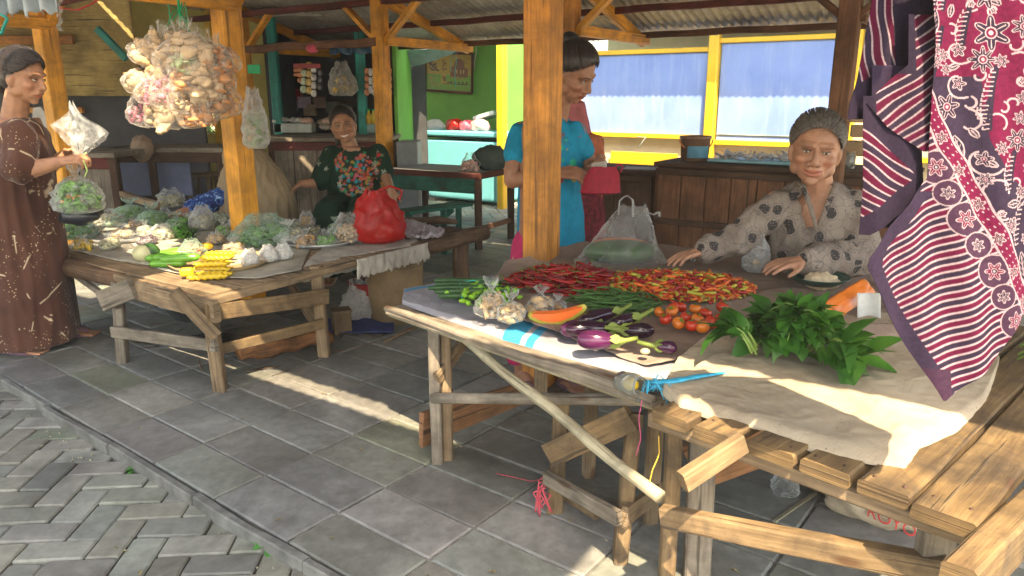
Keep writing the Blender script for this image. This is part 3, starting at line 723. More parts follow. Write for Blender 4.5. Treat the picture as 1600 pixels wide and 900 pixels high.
def hand(m, wrist, d, pn, side=1, s=1.0, curl=(.35, .4, .45, .5), spread=.09, thumb=.6):
    """palm and five fingers: d = pointing direction, pn = palm normal (fingers curl towards it), side: which way the thumb leaves"""
    wrist = V(wrist); d = V(d).normalized(); pn = V(pn); pn = (pn-d*pn.dot(d)).normalized(); x = d.cross(pn)*side
    P = lambda a, b, c_=0: wrist+(d*a+x*b+pn*c_)*s
    for b in (-.030, -.010, .010, .028): m.cap(P(.012, b*.75), P(.078-abs(b-.005)*.18, b), .0125*s, .0105*s)
    m.cap(P(.005, 0), P(.05, 0), .021*s, .015*s)
    for i, (b, L) in enumerate(((.030, .066), (.010, .075), (-.010, .070), (-.030, .054))):
        a0 = P(.080-abs(b-.005)*.2, b); ang = spread*(b/.03); dd = (d*math.cos(ang)+x*math.sin(ang)).normalized(); th = curl[i]
        p = a0; r = .0093*s
        for k, fr in enumerate((.45, .31, .24)):
            th_ = th*(.7+k*.75); v = dd*math.cos(th_)+pn*math.sin(th_); q = p+v*L*fr*s; m.cap(p, q, r, r*.9, 8); p = q; r *= .9
    t0 = P(.022, .028, .004); v = (d*.72+x*.62+pn*.35*thumb).normalized(); q = t0+v*.032*s; m.cap(t0, q, .0135*s, .0105*s, 8)
    v2 = (d*.9+x*.25+pn*.55*thumb).normalized(); q2 = q+v2*.028*s; m.cap(q, q2, .0105*s, .009*s, 8); m.cap(q2, q2+(v2+d*.2).normalized()*.018*s, .009*s, .0075*s, 8)
def foot(m, heel, d, s=1.0):
    heel = V(heel); d = V(d).normalized(); x = V((-d.y, d.x, 0))
    m.cap(heel+V((0, 0, .028)), heel+d*.10*s+V((0, 0, .03)), .028*s, .026*s); m.cap(heel+d*.06*s+V((0, 0, .045)), heel+d*.15*s+V((0, 0, .02)), .027*s, .018*s)
    for k in (-1, 0, 1): m.cap(heel+d*.08*s+x*k*.02*s+V((0, 0, .022)), heel+d*.165*s+x*k*.026*s+V((0, 0, .016)), .02*s, .014*s)
    for i, b in enumerate((-.038, -.018, 0, .017, .032)):
        L = .235-.012*abs(b+.03)*30*.3; m.cap(heel+d*.17*s+x*b*s+V((0, 0, .014)), heel+d*L*s+x*b*1.05*s+V((0, 0, .011)), .010*s, .009*s, 7)
    m.cap(heel+V((0, 0, .03)), heel+V((0, 0, .16))+d*.02, .027*s, .036*s)
def sandal(name, heel, d, parent, mt):
    heel = V(heel); d = V(d).normalized(); x = V((-d.y, d.x, 0)); m = MB(); out = []
    for k in range(20):
        t = 2*math.pi*k/20; a = math.cos(t); b = math.sin(t); out.append((.11+a*.135, b*(.042+.012*a)))
    m.prism(out, .014, lambda u, v, w_: heel+d*(u-.0)+x*v+V((0, 0, w_+.002)))
    for q in (-1, 1): m.tube([heel+d*.20+V((0, 0, .018)), heel+d*.16+x*q*.028+V((0, 0, .05)), heel+d*.10+x*q*.047+V((0, 0, .018))], [.005, .006, .005], 6)
    m.obj(name, mt, parent)
def wrinkle(amp=.006, f=(16, 16, 6), seed=0, amp2=.0):
    def post(co, nn):
        o = np.empty(len(co))
        for i, p in enumerate(co):
            v = V((p[0]*f[0]+seed, p[1]*f[1], p[2]*f[2])); o[i] = (1-abs(mnoise.noise(v)*2.2))*amp+mnoise.noise(v*2.7)*amp*.4
        return co+nn*o[:, None]
    return post
def limb(m, pts, rs, n=12):
    for i in range(len(pts)-1): m.cap(pts[i], pts[i+1], rs[i], rs[i+1], n)
TONE = (.40, .205, .12); TONE_L = (.36, .19, .105); TONE_D = (.34, .165, .10)
def strands(h, R, s, mt, parent, n=420, bun=(0, 1, -.15), seed=1, low=0):
    rs = random.Random(seed); m = MB(); u1 = V(bun).normalized()
    for i in range(n):
        f = rs.uniform(-1.9, 1.9); u0 = V((math.sin(f), -math.cos(f), .46*math.cos(f)-.50*math.sin(f)**2+rs.choice((0, 0, rs.uniform(0, .5)))+rs.uniform(-.04, .04))).normalized(); pts = []; rr = rs.uniform(.985, 1.012)
        for k in range(9):
            t = k/8; u = u0.lerp(u1+V((0, 0, .12*math.sin(t*3))), t).normalized(); up_ = V((0, 0, .16*math.sin(t*3.14)*max(0, 1-abs(math.sin(f))*.6))); u = (u+up_).normalized()
            q = V((u.x*.0945, .019+u.y*.104, .052+u.z*.097))*(1 if k else 1)*1.0; q = V((0, .019, .052))+(q-V((0, .019, .052)))*(rr if k else .985); pts.append(V(h)+R @ (q*s))
        m.tube(pts, [.0007*s]+[.0013*s]*7+[.0008*s], 5)
    m.obj('strands', mt, parent)
# ---------------------------------------------------------------- fabrics
def fab_brown():
    t = NT('brown_batik', .85, .15); v = t.co('Object'); base = t.ramp(t.noise(v, 5, 4), [(.3, (.060, .026, .018)), (.7, (.105, .045, .030))])
    dots = t.ramp(t.vor(v, 62, rand=.9), [(.16, 1), (.24, 0)]); zone = t.ramp(t.noise(t.co('Object', loc=(4, 2, 1)), 4.5, 2), [(.45, 0), (.52, 1)])
    c = t.mix(t.math('MULTIPLY', t.math('MULTIPLY', dots, zone), .8), base, (.55, .42, .26))
    d = t.vor(t.co('Object', loc=(1, 5, 2)), 8, rand=.8); ring = t.math('MULTIPLY', t.ramp(d, [(.16, 0), (.18, 1), (.205, 1), (.23, 0)]), 1)
    core = t.ramp(d, [(.05, 1), (.075, 0)]); c = t.mix(t.math('MULTIPLY', t.math('MAXIMUM', core, t.math('MULTIPLY', ring, t.ramp(t.vor(v, 40), [(.2, 1), (.35, 0)]))), .85), c, (.62, .50, .34))
    vine = t.ramp(t.vor(t.co('Object', (1, 1, .6), loc=(3, 0, 0)), 6.5, 'DISTANCE_TO_EDGE'), [(.010, 1), (.022, 0)])
    br = t.ramp(t.noise(t.co('Object', loc=(9, 0, 0)), 9, 2), [(.52, 0), (.56, 1)]); c = t.mix(t.math('MULTIPLY', t.math('MULTIPLY', vine, br), .8), c, (.6, .48, .33))
    t.base(c); t.b.inputs['Sheen Weight'].default_value = .15; return t.m
def fab_old():
    t = NT('grey_floral_blouse', .8, .2); v = t.co('Object'); c = t.ramp(t.noise(v, 9, 5), [(.3, (.17, .135, .115)), (.7, (.29, .245, .215))])
    d = t.vor(v, 14, rand=.95); wob = t.noise(t.co('Object'), 45, 3); dd = t.math('ADD', d, t.math('MULTIPLY', t.math('SUBTRACT', wob, .5), .28))
    blot = t.ramp(dd, [(.30, 1), (.34, 0)]); inner = t.ramp(t.vor(t.co('Object'), 95, rand=.4), [(.26, 0), (.34, 1)])
    c = t.mix(t.math('MULTIPLY', blot, t.math('ADD', t.math('MULTIPLY', inner, .5), .45)), c, (.03, .028, .032))
    vn = t.ramp(t.vor(t.co('Object', loc=(4, 1, 3)), 17, 'DISTANCE_TO_EDGE'), [(.012, 1), (.03, 0)]); c = t.mix(t.math('MULTIPLY', vn, .45), c, (.07, .06, .065))
    ol = t.ramp(dd, [(.40, 0), (.42, 1), (.44, 1), (.47, 0)]); c = t.mix(t.math('MULTIPLY', ol, .55), c, (.10, .085, .09))
    sp = t.ramp(t.vor(t.co('Object', loc=(2, 2, 2)), 50), [(.13, 1), (.17, 0)]); c = t.mix(t.math('MULTIPLY', sp, .7), c, (.05, .045, .05))
    t.base(c); return t.m
def fab_plain(n, c, c2=None, sc=6): return plain(n, c, .8, .2, .18, sc, bump=.002, sheen=.1)
def fab_blue():
    t = NT('blue_floral_sleeve', .8, .2); v = t.co('Object'); c = t.ramp(t.noise(v, 34, 4, .6, 1.5), [(.35, (.015, .03, .14)), (.5, (.04, .12, .42)), (.6, (.35, .5, .72))], 'CONSTANT'); t.base(c); return t.m
# ---------------------------------------------------------------- 1  woman in the long brown batik dress (left edge, standing in profile)
def W(px, py, Y): return D(px, py, Y)
p1 = thing('person', 'standing woman in a long brown batik dress holding clear plastic bags at the left edge', 'person', G(45, 548))
R1 = Rh(88, 14, 0); h1 = W(37, 122, 3.72); S1 = 1.02
b = MB(); head_prims(b, h1, R1, S1); Hd = [(h1, R1, S1, 0, 1)]
b.cap(h1+V((-.035, 0, -.05)), W(22, 190, 3.74), .052, .062)
b.loft([(W(28, y, 3.75), rx, .15, 0) for y, rx in ((185, .06), (205, .11), (260, .125), (330, .13))])
sN, sF = W(28, 212, 3.58), W(45, 214, 3.92)
eN, eF = W(36, 268, 3.50), W(75, 262, 3.86); wN, wF = W(98, 252, 3.58), W(104, 240, 3.86)
limb(b, (sN, eN), (.05, .042)); limb(b, (eN, lerp(eN, wN, .4), wN), (.042, .040, .026)); limb(b, (sF, eF, wF), (.05, .042, .026))
hand(b, wN, V((1, .1, .18)), (0, .5, -.9), 1, 1.0, (.9, 1.0, 1.1, 1.2), .03); hand(b, wF, V((1, -.3, .1)), (0, -.6, -.8), -1, 1.0, (.9, 1.0, 1.1, 1.2), .03)
hl, hr_ = G(12, 548), G(92, 522)
foot(b, hl+V((.0, -.02, 0)), (1, -.12, 0), .98); foot(b, hr_, (1, -.1, 0), .98)
for hp, top in ((hl, W(22, 400, 3.75)), (hr_, W(60, 400, 3.8))): b.cap(hp+V((.02, 0, .14)), top, .036, .065)
remesh(b, 'body', SKIN, .0055, p1, 3, lambda c, n: head_post(c, n, Hd), skin_col(TONE, Hd)); eyes(h1, R1, S1, p1)
g = MB(); rings = []
for y, cx, rx, ry in ((186, 26, .085, .075), (196, 27, .13, .13), (212, 28, .145, .185), (250, 30, .155, .185), (290, 33, .165, .185), (340, 36, .185, .20), (400, 42, .20, .215), (460, 46, .215, .22), (505, 50, .225, .225), (531, 52, .228, .23)):
    rings.append((W(cx-2, y, 3.75), rx*.92, ry*.92, 0))
g.loft(rings, 28); limb(g, (sN, lerp(sN, eN, .55), eN+V((-.02, 0, .02))), (.078, .078, .074)); limb(g, (sF, lerp(sF, eF, .5), lerp(sF, eF, .8)), (.075, .075, .07))
remesh(g, 'dress', fab_brown(), .010, p1, 5, wrinkle(.011, (13, 13, 2.2), 3))
hb = MB(); L = lambda x, y, z: h1+R1 @ V((x, y, z))*S1
hb.ell(L(0, .030, .060), (.086, .090, .085), R1, 20, 12); hb.ell(L(0, .050, .018), (.085, .064, .088), R1, 20, 12); hb.ell(L(0, .055, .0), (.074, .06, .075), R1, 18, 12); hb.ell(L(0, .125, .01), (.045, .042, .05), R1, 16, 10); hb.cap(L(0, .09, .01), L(0, .12, -.09), .03, .018)
remesh(hb, 'hair', plain('dark_hair_greying', (.035, .03, .03), .35, .6, .6, 50, bump=.004), .007, p1, 3)
m = MB(); m.lathe(L(0, .104, .03), [(.028, -.006), (.033, 0), (.028, .006)], 16, R=R1 @ Matrix.Rotation(1.57, 3, 'X')); m.obj('hair_tie', plain('orange_elastic', (.7, .2, .03)), p1)
sandal('sandal', hl+V((-.02, -.02, 0)), (1, -.12, 0), p1, PINKSOLE); sandal('sandal', hr_+V((-.02, 0, 0)), (1, -.1, 0), p1, PINKSOLE)
# ---------------------------------------------------------------- 2  woman in turquoise T-shirt behind the near post
p2 = thing('person', 'standing woman in a turquoise T-shirt and pink trousers counting money behind the near post', 'person', G(835, 590))
Y2 = 3.72; R2 = Rh(58, 32, -6); h2 = W(897, 116, Y2-.08); S2 = 1.08
b = MB(); head_prims(b, h2, R2, S2); Hd2 = [(h2, R2, S2, 0, 0)]
b.cap(h2+V((-.045, .02, -.05)), W(868, 190, Y2), .050, .060)
b.loft([(W(858, y, Y2), rx, .10, .3) for y, rx in ((185, .06), (198, .14), (260, .15), (370, .16))])
sA, sB = W(815, 206, Y2+.05), W(899, 205, Y2-.03)
eA, wA = W(800, 268, Y2-.05), W(838, 300, Y2-.20)
eB, wB = W(888, 275, Y2+.02), W(902, 268, Y2-.24); wB = W(880, 270, Y2-.26)
limb(b, (sA, eA), (.052, .042)); eA2 = W(800, 282, Y2-.05); limb(b, (eA, eA2, W(868, 272, Y2-.26)), (.042, .041, .028))
hand(b, W(872, 270, Y2-.26), V((1, -.15, .02)), (.1, .6, -.8), 1, 1.02, (.45, .5, .6, .7), .03)
limb(b, (sB, W(922, 262, Y2+.0)), (.05, .04)); limb(b, (W(922, 262, Y2), W(940, 255, Y2-.16)), (.04, .027)); hand(b, W(941, 246, Y2-.10), V((-.35, -.75, -.55)), (-.7, 0, -.5), 1, 1.0, (.8, .9, 1., 1.), .03)
f1, f2 = G(812, 600), G(868, 596)
foot(b, f1+V((0, .04, 0)), (.5, -1, 0)); foot(b, f2+V((0, .04, 0)), (.6, -1, 0))
for fp, tp in ((f1, W(828, 400, Y2)), (f2, W(880, 400, Y2))): b.cap(fp+V((.0, .05, .12)), tp, .036, .07)
remesh(b, 'body', SKIN, .0055, p2, 3, lambda c, n: head_post(c, n, Hd2), skin_col(TONE_D, Hd2)); eyes(h2, R2, S2, p2)
g = MB(); g.loft([(W(860, y, Y2), rx, ry, -.1) for y, rx, ry in ((184, .07, .065), (193, .115, .085), (206, .15, .105), (250, .158, .115), (300, .155, .12), (350, .165, .125), (402, .178, .13))], 26)
limb(g, (sA, lerp(sA, eA, .6)), (.055, .058)); limb(g, (sB, lerp(sB, W(922, 262, Y2), .5)), (.055, .058))
def shirt_col(co, nn):
    c = np.ones((len(co), 4)); c[:, :3] = (.012, .24, .42); rs = random.Random(5)
    for i in range(26):
        p = W(rs.uniform(862, 912), rs.uniform(205, 285), Y2-.13); r = rs.uniform(.010, .022); d = np.linalg.norm((co-np.array(p))*np.array((1, .35, 1)), axis=1)
        c[d < r, :3] = rs.choice([(.04, .42, .26), (.25, .05, .08), (.45, .35, .05), (.03, .2, .3)])
    return c
remesh(g, 'shirt', vcol('turquoise_jersey', .8, .2), .009, p2, 5, wrinkle(.010, (14, 14, 4), 8), shirt_col)
g = MB()
for fp, tp in ((f1, W(830, 385, Y2)), (f2, W(882, 385, Y2))): limb(g, (fp+V((.0, .05, .14)), lerp(fp+V((0, .05, .14)), tp, .5), tp), (.066, .078, .10))
g.cap(W(838, 380, Y2), W(878, 380, Y2), .11, .11)
def pink_col(co, nn):
    c = np.ones((len(co), 4)); c[:, :3] = (.50, .035, .13)
    for i, p in enumerate(co):
        if mnoise.noise(V((p[0]*14, p[1]*14, p[2]*14))) > .34: c[i, :3] = (.6, .42, .30)
    return c
remesh(g, 'trousers', vcol('pink_print', .8, .2), .010, p2, 5, wrinkle(.008, (12, 12, 4), 2), pink_col)
hb = MB(); L = lambda x, y, z: h2+R2 @ V((x, y, z))*S2
hb.ell(L(0, .030, .060), (.086, .090, .085), R2, 20, 12); hb.ell(L(0, .050, .018), (.085, .064, .088), R2, 20, 12); hb.ell(L(0, .055, .0), (.072, .058, .07), R2, 18, 12); hb.ell(L(0, .085, .115), (.048, .05, .038), R2, 16, 10)
remesh(hb, 'hair', HAIRB, .007, p2, 3)
for q in (1,): m = MB(); m.ell(L(-.082, .005, -.045), .0045); m.obj('earring', plain('pearl', (.7, .65, .6), .2, .8), p2)
sandal('sandal', f1+V((-.01, .06, 0)), (.5, -1, 0), p2, PINKSOLE); sandal('sandal', f2+V((-.01, .06, 0)), (.6, -1, 0), p2, PINKSOLE)
# ---------------------------------------------------------------- 3  old woman seated behind the vegetable table
Y3 = 3.0
p3 = thing('person', 'elderly woman in a grey patterned blouse seated smiling behind the vegetable table', 'person', (W(1270, 300, Y3+.1).x, Y3+.15, 0))
R3 = Rh(-20, 6, 5); h3 = W(1274, 236, Y3-.05); S3 = 1.12
b = MB(); head_prims(b, h3, R3, S3, .6, True, 1); Hd3 = [(h3, R3, S3, .6, 1)]
b.cap(h3+V((.02, .03, -.06)), W(1278, 305, Y3+.03), .058, .066)
b.loft([(W(1276, y, Y3+.05), rx, .10, 0) for y, rx in ((300, .06), (318, .15), (380, .16), (440, .17), (500, .17))])
sR, sL = W(1213, 317, Y3+.04), W(1335, 315, Y3+.04)
eR, wR = W(1160, 372, Y3-.02), W(1098, 392, Y3-.06)
eL, wL = W(1345, 402, Y3-.10), W(1252, 408, Y3-.22)
limb(b, (sR, eR, wR), (.052, .042, .027)); limb(b, (sL, eL, wL), (.052, .043, .028))
hand(b, wR, V((-1, -.25, -.18)), (0, 0, -1), -1, 1.02, (.25, .3, .35, .4), .12); hand(b, wL, V((-1, -.28, -.06)), (0, .1, -1), 1, 1.10, (.22, .28, .32, .38), .14)
cx = W(1276, 400, Y3+.05)
for q in (-1, 1):
    kn = V((cx.x+q*.11, Y3-.25, .50)); ft = V((cx.x+q*.11, Y3-.25, 0)); b.cap((cx.x+q*.09, Y3+.1, .50), kn, .08, .06); b.cap(kn, ft+V((0, 0, .1)), .055, .035); foot(b, ft+V((0, .04, 0)), (q*.2, -1, 0))
remesh(b, 'body', SKIN, .005, p3, 3, lambda c, n: head_post(c, n, Hd3), skin_col((.42, .215, .135), Hd3)); eyes(h3, R3, S3, p3, 1.0)
g = MB(); g.loft([(W(1276, y, Y3+.06), rx, ry, 0) for y, rx, ry in ((288, .080, .075), (296, .125, .095), (314, .185, .12), (370, .20, .14), (420, .205, .155), (470, .21, .165), (520, .22, .17))], 26)
limb(g, (sR+V((.02, 0, -.01)), lerp(sR, eR, .5), eR, lerp(eR, wR, .88)), (.060, .066, .064, .050)); limb(g, (sL+V((-.02, 0, -.01)), lerp(sL, eL, .5), eL, lerp(eL, wL, .85)), (.062, .070, .072, .058))
def vneck(co, nn):
    co = wrinkle(.013, (13, 13, 7), 6)(co, nn); q = co-np.array(W(1279, 292, Y3-.08)); 
    mk = (q[:, 1] < .06) & (q[:, 1] > -.12) & (np.abs(q[:, 0]) < .02+.05*(q[:, 2]+.17)/.17) & (q[:, 2] > -.17) & (q[:, 2] < .06); co[mk, 1] += .055
    return co
remesh(g, 'blouse', fab_old(), .0085, p3, 5, vneck)
for q in (-1, 1):       # collar edges down the open front
    m = MB(); c0 = W(1280+q*26, 290, Y3-.055); c1 = W(1279+q*13, 322, Y3-.105); c2 = W(1277, 362, Y3-.12)
    m.tube([c0+V((0, .07, .01)), c0, c1, c2], [.010, .012, .011, .008], 8, flat=.5); m.obj('collar', bpy.data.materials['grey_floral_blouse'], p3)
g = MB()
for q in (-1, 1): limb(g, ((cx.x+q*.09, Y3+.1, .50), (cx.x+q*.11, Y3-.26, .49), (cx.x+q*.12, Y3-.26, .12)), (.12, .09, .10))
g.cap((cx.x-.1, Y3+.08, .5), (cx.x+.1, Y3+.08, .5), .13); remesh(g, 'skirt', plain('dark_skirt', (.05, .03, .04), .9, .1), .014, p3, 5, wrinkle(.008))
hb = MB(); L = lambda x, y, z: h3+R3 @ V((x, y, z))*S3
hb.ell(L(0, .030, .060), (.086, .090, .085), R3, 20, 12); hb.ell(L(0, .050, .018), (.085, .064, .088), R3, 20, 12); hb.ell(L(0, .062, .0), (.078, .055, .076), R3, 18, 12); hb.ell(L(0, .118, .0), (.04, .035, .04), R3, 16, 10)
remesh(hb, 'hair', HAIRG, .006, p3, 3)
# stool she sits on
st = thing('stool', 'low wooden stool under the elderly woman', 'stool', (cx.x, Y3+.1, 0))
m = MB(); m.box((cx.x, Y3+.12, .385), (.36, .3, .03)); m.obj('seat', W_old, st)
for q in (-1, 1):
    for r in (-1, 1): m = MB(); m.beam((cx.x+q*.15, Y3+.12+r*.12, .37), (cx.x+q*.17, Y3+.12+r*.13, 0), .04, .04); m.obj('leg', W_old, st)
# ---------------------------------------------------------------- 4  laughing woman in the dark green flowered dress
Y4 = 5.55
p4 = thing('person', 'laughing woman in a dark green dress with a flowered front seated behind the left stall', 'person', (W(555, 260, Y4).x, Y4, 0))
R4 = Rh(8, 2, -8); h4 = W(537, 197, Y4-.05); S4 = 1.04
b = MB(); head_prims(b, h4, R4, S4, 1); Hd4 = [(h4, R4, S4, 1, 0)]
b.cap(h4+V((.01, .03, -.06)), W(549, 236, Y4), .052, .062)
b.loft([(W(553, y, Y4), rx, .10, 0) for y, rx in ((229, .07), (242, .15), (290, .16), (350, .18))])
sR, sL = W(518, 243, Y4), W(590, 241, Y4); eR, wR = W(500, 286, Y4-.05), W(470, 287, Y4-.15); eL, wL = W(601, 272, Y4-.05), W(611, 297, Y4-.25)
limb(b, (sR, eR, wR), (.052, .043, .028)); limb(b, (sL, eL, wL), (.052, .043, .028))
hand(b, wR, V((-.7, -.5, -.45)), (0, -.3, -1), -1, 1.0, (.4, .4, .5, .5)); hand(b, wL, V((.1, -.5, -.8)), (0, .8, -.5), 1, 1.0, (.3, .35, .4, .5))
kx = W(556, 320, Y4).x
for q in (-1, 1): b.cap((kx+q*.1, Y4, .48), (kx+q*.12, Y4-.38, .5), .08, .06); b.cap((kx+q*.12, Y4-.38, .5), (kx+q*.12, Y4-.34, .1), .055, .036); foot(b, V((kx+q*.12, Y4-.30, 0)), (0, -1, 0))
remesh(b, 'body', SKIN, .0055, p4, 3, lambda c, n: head_post(c, n, Hd4), skin_col(TONE, Hd4)); eyes(h4+R4 @ V((0, .004, 0)), R4, S4*.96, p4)
g = MB(); g.loft([(W(554, y, Y4), rx, ry, 0) for y, rx, ry in ((230, .08, .07), (236, .13, .10), (248, .19, .12), (285, .19, .14), (330, .21, .16), (365, .22, .17))], 24)
limb(g, (sR, lerp(sR, eR, .55), lerp(sR, eR, .9)), (.075, .078, .075)); limb(g, (sL, lerp(sL, eL, .55), lerp(sL, eL, .9)), (.075, .078, .075))
for q in (-1, 1): g.cap((kx+q*.09, Y4, .5), (kx+q*.12, Y4-.4, .5), .13, .10); g.cap((kx+q*.12, Y4-.4, .5), (kx+q*.12, Y4-.38, .15), .10, .12)
def green_col(co, nn):
    c = np.ones((len(co), 4)); c[:, :3] = (.012, .035, .02); rs = random.Random(11); cen = np.array(W(552, 262, Y4-.14))
    pal = [(.45, .05, .05), (.50, .14, .08), (.03, .28, .38), (.42, .26, .05), (.5, .12, .16), (.05, .25, .12), (.4, .07, .04)]
    for i in range(340):
        y = rs.uniform(226, 312); hw = 44 if y < 252 else 26+(312-y)*.14; x = 557+rs.uniform(-hw, hw)
        if abs(x-550) < 11 and y < 246: continue
        p = np.array(W(x, y, Y4-.12)); r = rs.uniform(.007, .017); d = np.linalg.norm((co-p)*np.array((1, .3, 1)), axis=1); c[(d < r) & (co[:, 1] < Y4+.06), :3] = rs.choice(pal)
    for i in range(34):
        p = np.array((kx+rs.uniform(-.36, .36), Y4-.13, rs.uniform(.55, 1.02))); r = rs.uniform(.012, .026); d = np.linalg.norm((co-p)*np.array((1, .25, 1)), axis=1); th = np.arctan2(co[:, 2]-p[2], co[:, 0]-p[0])
        if abs(p[0]-kx) < .13 and p[2] > .7: continue
        c[(d < r*(.65+.35*np.cos(5*th))), :3] = (.35, .38, .30)
    return c
remesh(g, 'dress', vcol('green_flowered_cotton', .8, .2), .008, p4, 4, wrinkle(.007, (14, 14, 8), 4), green_col)
hb = MB(); L = lambda x, y, z: h4+R4 @ V((x, y, z))*S4
hb.ell(L(0, .030, .060), (.086, .090, .085), R4, 20, 12); hb.ell(L(0, .050, .018), (.085, .064, .088), R4, 20, 12); hb.ell(L(0, .055, .0), (.078, .055, .08), R4, 18, 12); hb.cap(L(-.05, .07, -.02), L(-.07, .055, -.115), .035, .02)
remesh(hb, 'hair', HAIRB, .008, p4, 3)
# ---------------------------------------------------------------- 5  veiled woman bending behind the yellow post
Y5 = 5.35
p5 = thing('person', 'woman under a tan veil with a blue flowered sleeve reaching over the left stall', 'person', (W(400, 330, Y5).x, Y5, 0))
h5 = W(372, 250, Y5-.1); R5 = Rh(60, 42, 0)
R5 = Rh(-60, 30, 0)
b = MB(); head_prims(b, h5, R5, 1.02); Hd5 = [(h5, R5, 1.02, 0, 0)]
b.cap(h5+V((.03, .02, -.05)), W(395, 290, Y5), .05, .06); b.loft([(W(402, y, Y5), rx, .10, 0) for y, rx in ((285, .07), (300, .14), (340, .15), (400, .16))])
sR = W(372, 300, Y5-.05); eR = W(322, 318, Y5-.18); wR = W(278, 334, Y5-.34)
limb(b, (sR, eR, wR), (.05, .042, .028)); hand(b, wR, V((-1, -.3, -.15)), (0, -.2, -1), -1, 1.05, (.5, .55, .6, .6))
for q in (-1, 1): b.cap((W(402, 400, Y5).x+q*.1, Y5+.05, .34), (W(402, 400, Y5).x+q*.12, Y5-.2, .36), .08, .055); b.cap((W(402, 400, Y5).x+q*.12, Y5-.2, .36), (W(402, 400, Y5).x+q*.12, Y5-.18, .1), .05, .036); foot(b, V((W(402, 400, Y5).x+q*.12, Y5-.16, 0)), (0, -1, 0))
remesh(b, 'body', SKIN, .006, p5, 3, lambda c, n: head_post(c, n, Hd5), skin_col(TONE_D, Hd5))
g = MB(); limb(g, (sR, eR, lerp(eR, wR, .45)), (.075, .070, .060)); g.loft([(W(404, y, Y5), rx, ry, 0) for y, rx, ry in ((284, .07, .07), (300, .17, .12), (345, .18, .14), (400, .20, .16), (430, .22, .2))], 22)
remesh(g, 'dress', fab_blue(), .009, p5, 4, wrinkle(.010, (14, 14, 14), 4))
g = MB(); g.ell(h5+V((.005, .01, .01)), (.108, .115, .125)); g.loft([(W(cx_, y, Y5-.02), rx, ry, 0) for y, cx_, rx, ry in ((236, 386, .11, .10), (258, 390, .18, .15), (290, 398, .25, .19), (320, 400, .28, .21), (352, 402, .30, .22))], 26)
remesh(g, 'veil', plain('tan_veil', (.31, .235, .15), .85, .15, .12, 5), .009, p5, 5, wrinkle(.012, (20, 20, 3), 4))
# ---------------------------------------------------------------- 6  person in orange behind the turquoise woman
Y6 = 4.9
W_ = W
def W(px, py, Y): return D(px-20, py, Y)
p6 = thing('person', 'person in an orange-brown top and pink veil standing half hidden behind the turquoise woman', 'person', G(930, 470))
h6 = W(903, 150, Y6); R6 = Rh(150, 10, 0); b = MB(); head_prims(b, h6, R6, 1.0); b.cap(h6, W(915, 215, Y6), .05, .06)
b.loft([(W(918, y, Y6), rx, .09, 0) for y, rx in ((205, .07), (220, .13), (300, .13))]); q1 = W(948, 225, Y6); q2 = W(950, 262, Y6-.05)
limb(b, (q1, q2, W(925, 285, Y6-.15)), (.045, .04, .026)); hand(b, W(925, 285, Y6-.15), (-.9, -.2, -.3), (0, 0, -1), 1, 1.0)
for q in (-.09, .09): b.cap(W(925, 380, Y6)+V((q, 0, 0)), V((W(925, 380, Y6).x+q, Y6, .1)), .06, .036); foot(b, V((W(925, 380, Y6).x+q, Y6, 0)), (.1, -1, 0))
remesh(b, 'body', SKIN, .0065, p6, 3, None, skin_col(TONE_D, []))
g = MB(); g.loft([(W(922, y, Y6), rx, ry, 0) for y, rx, ry in ((206, .08, .07), (216, .15, .1), (260, .155, .12), (315, .17, .13))], 22); limb(g, (q1, lerp(q1, q2, .9)), (.065, .062))
remesh(g, 'blouse', plain('orange_blouse', (.36, .11, .055), .8, .2, .35, 22), .010, p6, 4, wrinkle(.008))
g = MB(); g.loft([(W(925, y, Y6), rx, .15, 0) for y, rx in ((300, .15), (350, .17), (400, .18), (452, .19))], 22); remesh(g, 'skirt', plain('red_print_skirt', (.11, .012, .02), .8, .2, .6, 30), .012, p6, 4, wrinkle(.01, (14, 14, 2)))
g = MB(); g.ell(h6, (.10, .11, .125)); g.loft([(W(912, y, Y6), rx, .11, 0) for y, rx in ((160, .09), (190, .11), (228, .15))], 20); remesh(g, 'veil', plain('pink_veil', (.36, .11, .12), .8, .2), .010, p6, 4, wrinkle(.008))
W = W_
STRB = plain('hair_strands', (.03, .022, .02), .35, .6, .5, 90); STRG = plain('grey_strands', (.12, .105, .095), .4, .5, .6, 120)
strands(h1, R1, S1, STRB, p1, seed=1, low=-.1); strands(h2, R2, S2, STRB, p2, seed=2, bun=(0, .6, .75), low=-.16); strands(h3, R3, S3, STRG, p3, 480, seed=3, low=-.16); strands(h4, R4, S4, STRB, p4, seed=4)
